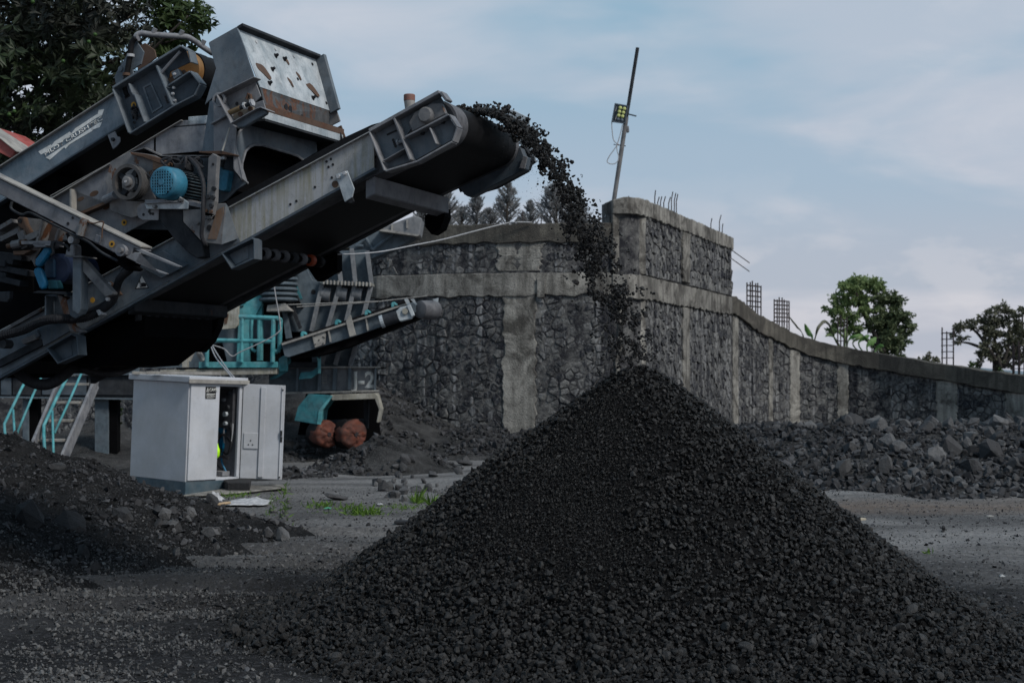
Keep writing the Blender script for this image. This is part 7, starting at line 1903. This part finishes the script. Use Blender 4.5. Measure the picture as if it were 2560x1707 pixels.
# ================================================================== plants
def leaf_mat(name, a, b, c=None, rough=0.55, trans=0.25):
    n = NT(name)
    col = n.mix(n.attr(), a, b)
    if c: col = n.mix(n.ramp(n.noise(0.6, 3), (0.45, 0.0), (0.62, 0.8)), col, c)
    m = n.out(col, rough, 0, 0.3)
    tr = n.t.nodes.new('ShaderNodeBsdfTranslucent'); n.link(col, tr.inputs['Color'])
    mx = n.t.nodes.new('ShaderNodeMixShader'); mx.inputs[0].default_value = trans
    out = [q for q in n.t.nodes if q.type == 'OUTPUT_MATERIAL'][0]
    n.link(n.b.outputs[0], mx.inputs[1]); n.link(tr.outputs[0], mx.inputs[2]); n.link(mx.outputs[0], out.inputs['Surface'])
    return m
M['bark'] = plain('bark', (0.035, 0.03, 0.026), 0.9, scale=9)
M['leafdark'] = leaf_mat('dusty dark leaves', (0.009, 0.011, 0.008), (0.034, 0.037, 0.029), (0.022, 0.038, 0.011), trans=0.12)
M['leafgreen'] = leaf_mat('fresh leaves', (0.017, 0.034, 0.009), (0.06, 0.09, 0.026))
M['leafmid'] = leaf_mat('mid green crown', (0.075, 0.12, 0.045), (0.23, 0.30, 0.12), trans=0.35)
M['leafmidshade'] = leaf_mat('shaded green crown', (0.042, 0.062, 0.03), (0.125, 0.155, 0.075))  # darker copy of the crown green, painting its shaded half
M['leafolive'] = leaf_mat('olive brown crown', (0.045, 0.05, 0.032), (0.13, 0.13, 0.085))
M['needle'] = leaf_mat('grey needles', (0.16, 0.165, 0.175), (0.32, 0.315, 0.31), trans=0.45)
M['grass'] = leaf_mat('weeds', (0.05, 0.10, 0.015), (0.14, 0.24, 0.035), trans=0.35)
M['banana'] = leaf_mat('banana leaf', (0.06, 0.14, 0.03), (0.13, 0.24, 0.07), trans=0.4)

def leaf_arrays(P, D, Nn, L, Wd, rng):
    """folded pointed leaves: base P, direction D, normal N, length L, width Wd -> V,T"""
    n = len(P)
    S = np.cross(D, Nn); S /= np.linalg.norm(S, axis=1)[:, None] + 1e-9
    L = L[:, None]; Wd = Wd[:, None]
    v = np.stack([P, P + D * L * .45 + S * Wd * .5 + Nn * Wd * .15, P + D * L * .55 - Nn * L * 0.03, P + D * L * .45 - S * Wd * .5 + Nn * Wd * .15, P + D * L - Nn * L * 0.12], 1)
    t = np.array([[0, 1, 2], [0, 2, 3], [1, 4, 2], [2, 4, 3]])
    T = t[None] + (np.arange(n) * 5)[:, None, None]
    return v.reshape(-1, 3), T.reshape(-1, 3)
def unit(a): return a / (np.linalg.norm(a, axis=1)[:, None] + 1e-9)

# ---------------- big dusty tree behind the machine, top left
def big_tree():
    rng = np.random.default_rng(50)
    D0 = 19.5
    tr = thing('broadleaf_tree', (W(-330, 930, D0).x, D0, 0), 'large dusty dark tree rising behind the machine at the top left', 'tree')
    base = Vector((W(-330, 930, D0).x, D0, 0))
    lim = MB(); lim.tube([base, base + Vector((0.1, 0, 2)), base + Vector((-0.1, 0.1, 4.2)), base + Vector((0.0, 0, 6.2))], 0.3, 12, 0.14)
    tk = lim.obj('trunk', M['bark'], tr, smooth=True)
    edge_pts = [(345, 30), (300, 60), (430, 45), (470, 40), (505, 55), (480, 85), (400, 150), (430, 140), (390, 100), (330, 120), (250, 180), (200, 60), (100, 120), (60, 220), (140, 280), (20, 320), (240, 20), (455, 20)]
    for i, (u, v) in enumerate(edge_pts):
        s = base + Vector((0, 0, 2.6 + 3.2 * rng.random())); e = W(u, v, D0 + rng.normal(0, 0.8)); m = s.lerp(e, 0.55) + Vector((0, 0, -0.25 + 0.1 * rng.normal()))
        MB().tube(bez([s, m, e], 6), 0.055, 6, 0.012).obj('branch', M['bark'], tr, smooth=True)
    # rosettes
    C = []
    n = 4300
    u = rng.uniform(-140, 520, n); v = rng.uniform(-160, 430, n); d = D0 + rng.uniform(-2.0, 2.2, n)
    right = 350 + 26 * np.sin(v / 33.0) + 22 * np.sin(v / 13.0 + 1)
    ok = (u < right - 70 * rng.random(n) ** 1.5)
    gap = fbm(u / 55.0, v / 55.0, 1.0, 40, 4)
    ok &= (gap > 0.335)
    u, v, d = u[ok], v[ok], d[ok]
    # sprays of twigs reaching out to the right
    ex = []
    for (a, b), num in (((395, 40), 10), ((425, 15), 12), ((430, 45), 12), ((455, 30), 12), ((475, 55), 9), ((500, 50), 9), ((520, 55), 5), ((490, 78), 6), ((440, 75), 9), ((460, 95), 7), ((405, 75), 10), ((390, 120), 12), ((420, 110), 9), ((440, 138), 8), ((410, 150), 8), ((470, 130), 3), ((370, 0), 10), ((480, 8), 7), ((450, -10), 10), ((505, 20), 4), ((400, -5), 10)):
        for _ in range(num): ex.append((a + rng.normal(0, 9), b + rng.normal(0, 8), D0 + rng.normal(0, 0.25)))
    ex = np.array(ex)
    u = np.concatenate([u, ex[:, 0]]); v = np.concatenate([v, ex[:, 1]]); d = np.concatenate([d, ex[:, 2]])
    Ccen = np.stack([(u - CX) / FP * d, d, EYE + (HY - v) / FP * d], 1)
    # keep clear of the machine in front: it stands nearer, so the crown stays behind it
    nl = 8
    ax = unit(rng.normal(size=(len(Ccen), 3)) + np.array([0, -0.4, 0.9]))
    P = np.repeat(Ccen, nl, 0); A = np.repeat(ax, nl, 0)
    Dv = unit(rng.normal(size=P.shape)); Dv = unit(Dv - A * (Dv * A).sum(1)[:, None] * 0.75 + A * 0.15)
    Nn = unit(A - Dv * (A * Dv).sum(1)[:, None])
    L = 0.12 + 0.07 * rng.random(len(P)); Wd = L * (0.30 + 0.12 * rng.random(len(P)))
    V, T = leaf_arrays(P, Dv, Nn, L, Wd, rng)
    sh = np.repeat(np.clip(np.repeat(rng.random(len(Ccen)), nl) * 0.6 + rng.random(len(P)) * 0.4, 0, 1), 5)
    # leaves on the outer sprays are parts of their own (the largest 220), the rest one mass
    m0 = (len(Ccen) - len(ex)) * nl
    Vi = V.reshape(-1, 5, 3); shi = sh.reshape(-1, 5)
    sel = m0 + rng.permutation(len(P) - m0)[:220]
    mask = np.ones(len(P), bool); mask[sel] = False; mask[m0:] &= True
    idx = np.where(mask)[0]; inner = idx[idx < m0]; outer = idx[idx >= m0]
    t = np.array([[0, 1, 2], [0, 2, 3], [1, 4, 2], [2, 4, 3]])
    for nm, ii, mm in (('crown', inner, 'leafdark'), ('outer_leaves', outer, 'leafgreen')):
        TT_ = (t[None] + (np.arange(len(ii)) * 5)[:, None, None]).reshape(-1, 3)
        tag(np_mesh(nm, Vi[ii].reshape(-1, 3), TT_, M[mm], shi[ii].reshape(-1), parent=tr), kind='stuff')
    for i in sel: np_mesh('leaf', Vi[i], t, M['leafgreen'], shi[i], parent=tr)
    fr = plain('green fruit', (0.035, 0.075, 0.018), 0.5)
    for (uu, vv) in ((238, 92), (222, 110), (158, 158), (36, 284), (23, 292), (82, 10)):
        o = MB().lathe(W(uu, vv, D0 - 2.0), UP, [(0, 0.003), (0.009, 0.02), (0.025, 0.026), (0.042, 0.02), (0.05, 0.003)], 12).obj('fruit', fr, tr, smooth=True)
big_tree()

# ---------------- slender feathery trees behind the wall
def feather_tree(u, vtop, vbase, wpx, d, label, seed, dens=1.0, mat_='needle', group='feathery trees behind the wall'):
    rng = np.random.default_rng(seed)
    b = W(u, vbase, d); top = W(u + rng.normal(0, 5), vtop, d); H = top.z - b.z; g = Vector((b.x, b.y, 0.0))
    t = thing('casuarina_tree', tuple(g), label, 'tree', group)
    MB().tube([g, b, b.lerp(top, 0.5), top], 0.16, 7, 0.02).obj('trunk', M['bark'], t)
    wm = wpx / FP * d / 2
    nb = int(90 * dens)
    P, Dd, br = [], [], MB()
    for i in range(nb):
        f = rng.random() ** 0.9
        o = b.lerp(top, f * 0.98 - 0.05); ang = rng.uniform(0, 6.28)
        env = (0.35 + 1.0 * min(1, f * 3)) * (1 - f) ** 0.62 + 0.05
        Lb = wm * env * rng.uniform(0.65, 1.15)
        dr = Vector((math.cos(ang), math.sin(ang), 0.55 + 0.9 * f)).normalized()
        e = o + dr * Lb
        br.tube([o, e], 0.014, 3)
        for k in range(int(30)):
            q = o.lerp(e, 0.25 + 0.75 * rng.random())
            P.append(q[:]); Dd.append(((dr * 1.0 + Vector(rng.normal(0, .42, 3)) + UP * 0.35).normalized())[:])
    br.obj('branches', M['bark'], t, fix=False)['kind'] = 'stuff'
    P = np.array(P); Dd = np.array(Dd); n = len(P)
    Nn = unit(np.cross(Dd, rng.normal(size=(n, 3))))
    L = wm * rng.uniform(0.12, 0.30, n); Wd = np.full(n, 0.05 * d / 70)
    V, T = leaf_arrays(P, Dd, Nn, L, Wd, rng)
    tag(np_mesh('crown', V, T, M[mat_], np.repeat(rng.random(n), 5), parent=t), kind='stuff')
for i, (u, vt, w_, dn_, lab) in enumerate(((1108, 472, 110, 1.5, 'feathery grey tree half hidden by the conveyor tip'), (1190, 492, 85, 1.0, 'feathery grey tree second from the conveyor, behind the wall'),
                                     (1268, 458, 95, 1.1, 'tallest feathery grey tree behind the wall, a gap on its right'), (1328, 502, 62, 0.8, 'slim feathery grey tree just left of the falling gravel'),
                                     (1392, 468, 130, 1.3, 'wide feathery tree partly hidden by the falling gravel'), (1150, 520, 70, 0.8, 'short feathery tree between two taller ones, near the conveyor'), (1228, 525, 66, 0.8, 'short feathery tree left of the tallest one'),
                                     (1442, 515, 95, 1.2, 'dark feathery tree right behind the falling gravel'), (1302, 532, 50, .6, 'low feathery tree below the gap'), (1062, 520, 70, 1.0, 'low feathery tree beside the hopper lip'))):
    feather_tree(u, vt, 590, w_, 72 + (i % 3) * 4, lab, 300 + i, dn_)

# ---------------- broad trees beyond the low wall
def blob_tree(name, label, gu, d, trunkbase_v, limbs, blobs, mats, leaf, per, seed, cat='tree'):
    """limbs: pixel polylines; blobs: (u, v, radius px, material index)"""
    rng = np.random.default_rng(seed)
    g = Vector((W(gu, 930, d).x, d, 0))
    t = thing(name, tuple(g), label, cat)
    if limbs:
        MB().tube([g, W(gu, trunkbase_v, d)], 0.3, 8, 0.22).obj('trunk', M['bark'], t, smooth=True)
        for pts in limbs:
            MB().tube(bez([W(u, v, d + 0.4 * rng.normal()) for u, v in pts], 4), 0.14, 6, 0.04).obj('branch', M['bark'], t, smooth=True)
    by = {}
    for (u, v, r, mi) in blobs:
        n = int(per * r * r / 400)
        kc = max(5, int(r * 0.45)); cc = unit(rng.normal(size=(kc, 3))) * (rng.random((kc, 1)) ** 0.5) * 0.95; cr = rng.uniform(0.22, 0.42, kc)
        pk = rng.integers(0, kc, n); q = cc[pk] + unit(rng.normal(size=(n, 3))) * (rng.random((n, 1)) ** 0.5) * cr[pk][:, None] * np.array([1.2, 1.2, 0.7])
        rm = r / FP * d
        c = np.array(W(u, v, d)[:])
        P = c + q * np.array([rm, rm * 1.1, rm * 0.85])
        by.setdefault(mi, []).append(P)
    for mi, L_ in by.items():
        P = np.concatenate(L_); n = len(P)
        Dv = unit(rng.normal(size=(n, 3))); Nn = unit(np.cross(Dv, rng.normal(size=(n, 3))) + np.array([0, 0, 0.3]))
        L = leaf * rng.uniform(0.7, 1.4, n)
        V, T = leaf_arrays(P, Dv, Nn, L, L * 0.5, rng)
        sh = np.clip(vnoise(P[:, 0] * 1.3, P[:, 2] * 1.3) * 0.7 + rng.random(n) * 0.4, 0, 1)
        tag(np_mesh('crown', V, T, M[mats[mi]], np.repeat(sh, 5), parent=t), kind='stuff')
J_ = lambda *p: px('J', *p)
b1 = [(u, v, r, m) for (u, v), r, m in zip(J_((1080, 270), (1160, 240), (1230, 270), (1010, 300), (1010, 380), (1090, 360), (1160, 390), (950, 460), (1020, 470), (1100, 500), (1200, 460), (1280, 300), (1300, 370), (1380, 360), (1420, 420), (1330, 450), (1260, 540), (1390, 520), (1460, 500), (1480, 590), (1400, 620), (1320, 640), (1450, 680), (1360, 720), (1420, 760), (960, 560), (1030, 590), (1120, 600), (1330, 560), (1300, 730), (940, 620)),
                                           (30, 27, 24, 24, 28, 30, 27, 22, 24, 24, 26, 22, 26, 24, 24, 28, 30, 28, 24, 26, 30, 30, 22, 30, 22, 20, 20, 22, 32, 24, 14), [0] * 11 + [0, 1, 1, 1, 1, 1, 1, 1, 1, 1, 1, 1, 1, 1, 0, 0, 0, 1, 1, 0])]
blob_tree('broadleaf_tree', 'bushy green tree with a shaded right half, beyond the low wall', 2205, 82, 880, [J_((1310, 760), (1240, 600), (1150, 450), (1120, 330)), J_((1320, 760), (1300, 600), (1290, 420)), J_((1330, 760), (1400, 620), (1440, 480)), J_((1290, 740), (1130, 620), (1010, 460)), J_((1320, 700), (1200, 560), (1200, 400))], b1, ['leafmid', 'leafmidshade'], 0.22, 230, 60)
b2 = [(u, v, r, m) for (u, v), r, m in zip(J_((2090, 470), (2180, 450), (2270, 470), (2350, 480), (1960, 560), (1890, 580), (2040, 530), (2120, 540), (2220, 540), (2320, 560), (2060, 620), (2160, 630), (2260, 650), (2350, 650), (2080, 720), (2180, 730), (2280, 740), (2380, 740), (2060, 800), (2150, 820), (2260, 830), (2360, 830), (1840, 610), (1900, 660), (2440, 520), (2450, 650), (2470, 780), (2010, 850), (1860, 690)),
                                           (20, 22, 22, 22, 18, 18, 20, 22, 22, 22, 26, 28, 28, 28, 28, 30, 30, 30, 24, 28, 28, 28, 14, 15, 26, 30, 30, 14, 9), [0] * 10 + [0, 1, 1, 1, 1, 1, 1, 1, 1, 1, 1, 1, 0, 0, 0, 1, 1, 1, 0])]
blob_tree('spreading_tree', 'dark flat-topped spreading tree at the right edge, beyond the low wall', 2490, 92, 900, [J_((2180, 880), (2080, 720), (1980, 600), (1880, 590)), J_((2180, 880), (2130, 640), (2100, 480)), J_((2190, 880), (2250, 640), (2200, 460)), J_((2200, 880), (2330, 660), (2340, 480)), J_((2060, 740), (1950, 700), (1870, 690))], b2, ['leafolive', 'leafolive'], 0.22, 200, 61)
blob_tree('bush', 'small round grey-green bush peeping over the low wall', 2320, 75, 920, [], [(u, v, r, 0) for (u, v), r in zip(J_((1640, 820), (1690, 830), (1600, 830), (1650, 800)), (13, 11, 9, 11))], ['leafolive'], 0.2, 200, 62, 'bush')
blob_tree('bush', 'bright green bush low beside the dark spreading tree', 2428, 70, 930, [], [(u, v, r, 0) for (u, v), r in zip(J_((1960, 860), (1970, 880), (2180, 895)), (9, 8, 6))], ['leafgreen'], 0.16, 300, 63, 'bush')

# ---------------- banana plants on the far side of the low wall
def banana(label, u, d, leaves, seed):
    rng = np.random.default_rng(seed)
    g = Vector((W(u, 930, d).x, d, 0)); t = thing('banana_plant', tuple(g), label, 'banana plant', 'banana plants over the low wall')
    top = W(u, 905, d)
    MB().tube([g, top], 0.14, 8, 0.1).obj('stem', M['banana'], t, smooth=True)
    for pts, w_, mm in leaves:
        P = bez([top] + [W(a, b, d + 0.2 * rng.normal()) for a, b in J_(*pts)], 6); m = len(P); V = []; T = []
        s0 = 7
        for i, p in enumerate(P):
            f = max(0, (i - s0) / (m - 1 - s0)); w = 0.65 * w_ / FP * d * (math.sin(math.pi * min(1, f * 0.93 + 0.07)) ** 0.7) if i >= s0 else 0.03
            tn = (P[min(i + 1, m - 1)] - P[max(i - 1, 0)]).normalized(); sd = tn.cross(YA).normalized()
            if i == m - 1: w = 0.01
            jg = 1 + 0.12 * rng.normal()
            V += [(p - sd * w * jg + YA * 0.08)[:], p[:], (p + sd * w / max(0.6, jg) + YA * 0.08)[:]]
        for i in range(m - 1):
            a = 3 * i
            for j in (0, 1): T += [[a + j, a + j + 1, a + j + 4], [a + j, a + j + 4, a + j + 3]]
        np_mesh('leaf', np.array(V), np.array(T), M[mm], np.full(len(V), rng.random()), parent=t, smooth=True)
banana('banana plant with one upright bright leaf left of the bushy tree', 2025, 60, [([(800, 670), (770, 620), (742, 555)], 10, 'banana'), ([(730, 640), (680, 570), (610, 480)], 3.5, 'leafolive'), ([(820, 660), (840, 590), (880, 545), (915, 550)], 6, 'leafolive')], 1)
banana('banana plant arching below the bushy tree', 2118, 61, [([(960, 660), (920, 560), (870, 545), (820, 660)], 5, 'leafolive'), ([(1040, 700), (1045, 650), (1050, 590)], 8, 'leafmid'), ([(1060, 690), (1110, 650), (1170, 635)], 7, 'banana'), ([(980, 680), (930, 640), (890, 650)], 5, 'leafmid'), ([(1050, 700), (1000, 620), (950, 590)], 5, 'leafmid')], 2)
banana('banana plant with broad bright leaves under the right side of the bushy tree', 2180, 60, [([(1140, 710), (1190, 660), (1220, 640)], 9, 'banana'), ([(1200, 730), (1240, 690), (1270, 655)], 12, 'banana'), ([(1270, 740), (1300, 720), (1325, 725)], 8, 'banana'), ([(1100, 715), (1140, 660), (1180, 650)], 6, 'leafmid')], 3)

# ---------------- far hill
hx = np.linspace(-900, 1400, 90); V = []; 
hz_ = 6 + 22 * fbm(hx * 0.004, hx * 0 + 2, 1.0, 3, 4) 
hz_ = np.clip(hz_ * 0.25, 1, 5.0) * np.exp(-((hx - 290) / 60) ** 2) * 1.6 + 0.5
n_ = len(hx)
rows = [np.stack([hx, np.full(n_, 900 + k_ * 90.0), hz_ * f_], 1) for k_, f_ in ((0, 0), (0.4, .55), (1, 1), (2.5, .6), (4, 0))]
V = np.stack(rows, 1).reshape(-1, 3)
hm_ = plain('far forested hill', (0.12, 0.155, 0.18), 0.95, scale=0.05)  # distance haze put into the bluish grey colour
tag(np_mesh('hill', V, grid_tris(n_, 5), hm_, smooth=True), kind='structure')

# ---------------- weeds on the yard
def tuft(u, v, w_, h, nb, label, seed, upright=False, group=None):
    rng = np.random.default_rng(seed)
    c = G(u, v, 0.02); n = nb
    P = np.array(c[:]) + rng.normal(size=(n, 3)) * np.array([w_, w_ * 1.2, 0])
    P[:, 2] = gz(P[:, 0], P[:, 1]) - 0.01
    D = unit(rng.normal(size=(n, 3)) * np.array([.7, .7, .25]) + np.array([0, 0, 0.8]))
    L = h * rng.uniform(0.4, 1.1, n)
    if upright:
        P[:, 2] += rng.random(n) * h * 1.8; L = L * 0.45; D = unit(D + rng.normal(size=(n, 3)) * 0.5); 
    Nn = unit(np.cross(D, rng.normal(size=(n, 3))))
    V, T = leaf_arrays(P, D, Nn, L, np.maximum(0.010, L * 0.16), rng)
    tag(np_mesh('weed_tuft', V, T, M['grass'], np.repeat(rng.random(n), 5)), label, 'weed', group)
for i, (u, v, w_, h, nb, lab, up) in enumerate((
    (590, 1240, .13, .12, 90, 'green tuft at the cabinet slab, behind the white bag', 0), (505, 1255, .12, .07, 60, 'low tuft left of the wooden stick', 0), (535, 1262, .14, .07, 60, 'low tuft beneath the wooden stick', 0), (470, 1249, .1, .06, 40, 'thin tuft at the end of the earth mound below the cabinet', 0),
    (713, 1300, .02, .26, 70, 'tall bright weed stalk standing alone on the yard', 1), (683, 1300, .05, .2, 60, 'thinner tall weed left of the bright stalk', 1), (685, 1320, .10, .08, 60, 'low tuft at the foot of the tall weeds', 0), (805, 1262, .12, .14, 90, 'bushy weed left in the row before the soil bank', 0), (868, 1268, .13, .11, 90, 'second bushy weed in the row', 0), (912, 1284, .14, .18, 150, 'largest bushy weed of the row', 0),
    (820, 1280, .1, .06, 40, 'flat weed just below the row', 0), (1020, 1266, .12, .12, 60, 'weed right of the largest one, toward the heap', 0), (1080, 1258, .03, .3, 24, 'thin grass stalks near the left slope of the heap', 0), (1040, 1250, .04, .3, 24, 'thin grass stalks in front of the bank rocks', 0), (980, 1262, .12, .07, 50, 'low weed between the bushy ones and the stalks', 0), (960, 1280, .3, .04, 70, 'sparse yellowish weeds on the bare ground', 0),
    (2322, 1380, .03, .1, 14, 'tiny green sprout alone on the right of the yard', 0), (2072, 1052, .1, .1, 20, 'small weed at the foot of the low wall', 0))):
    tuft(u, v, w_, h, nb, lab, 400 + i, bool(up), 'weeds on the yard')
# creeper hanging on the leg behind the cabinet
rng = np.random.default_rng(71); n = 260
P = np.array([W(float(F_[0]), float(F_[1]), 29.2)[:] for F_ in zip(rng.normal(289, 6, n), rng.uniform(1000, 1085, n))])
D = unit(rng.normal(size=(n, 3)) + np.array([0, -0.3, -0.5])); Nn = unit(np.cross(D, rng.normal(size=(n, 3))))
V, T = leaf_arrays(P, D, Nn, np.full(n, 0.09), np.full(n, 0.06), rng)
tag(np_mesh('creeper', V, T, M['leafgreen'], np.repeat(rng.random(n), 5)), 'green creeper hanging in the dark left of the white cabinet', 'creeper')
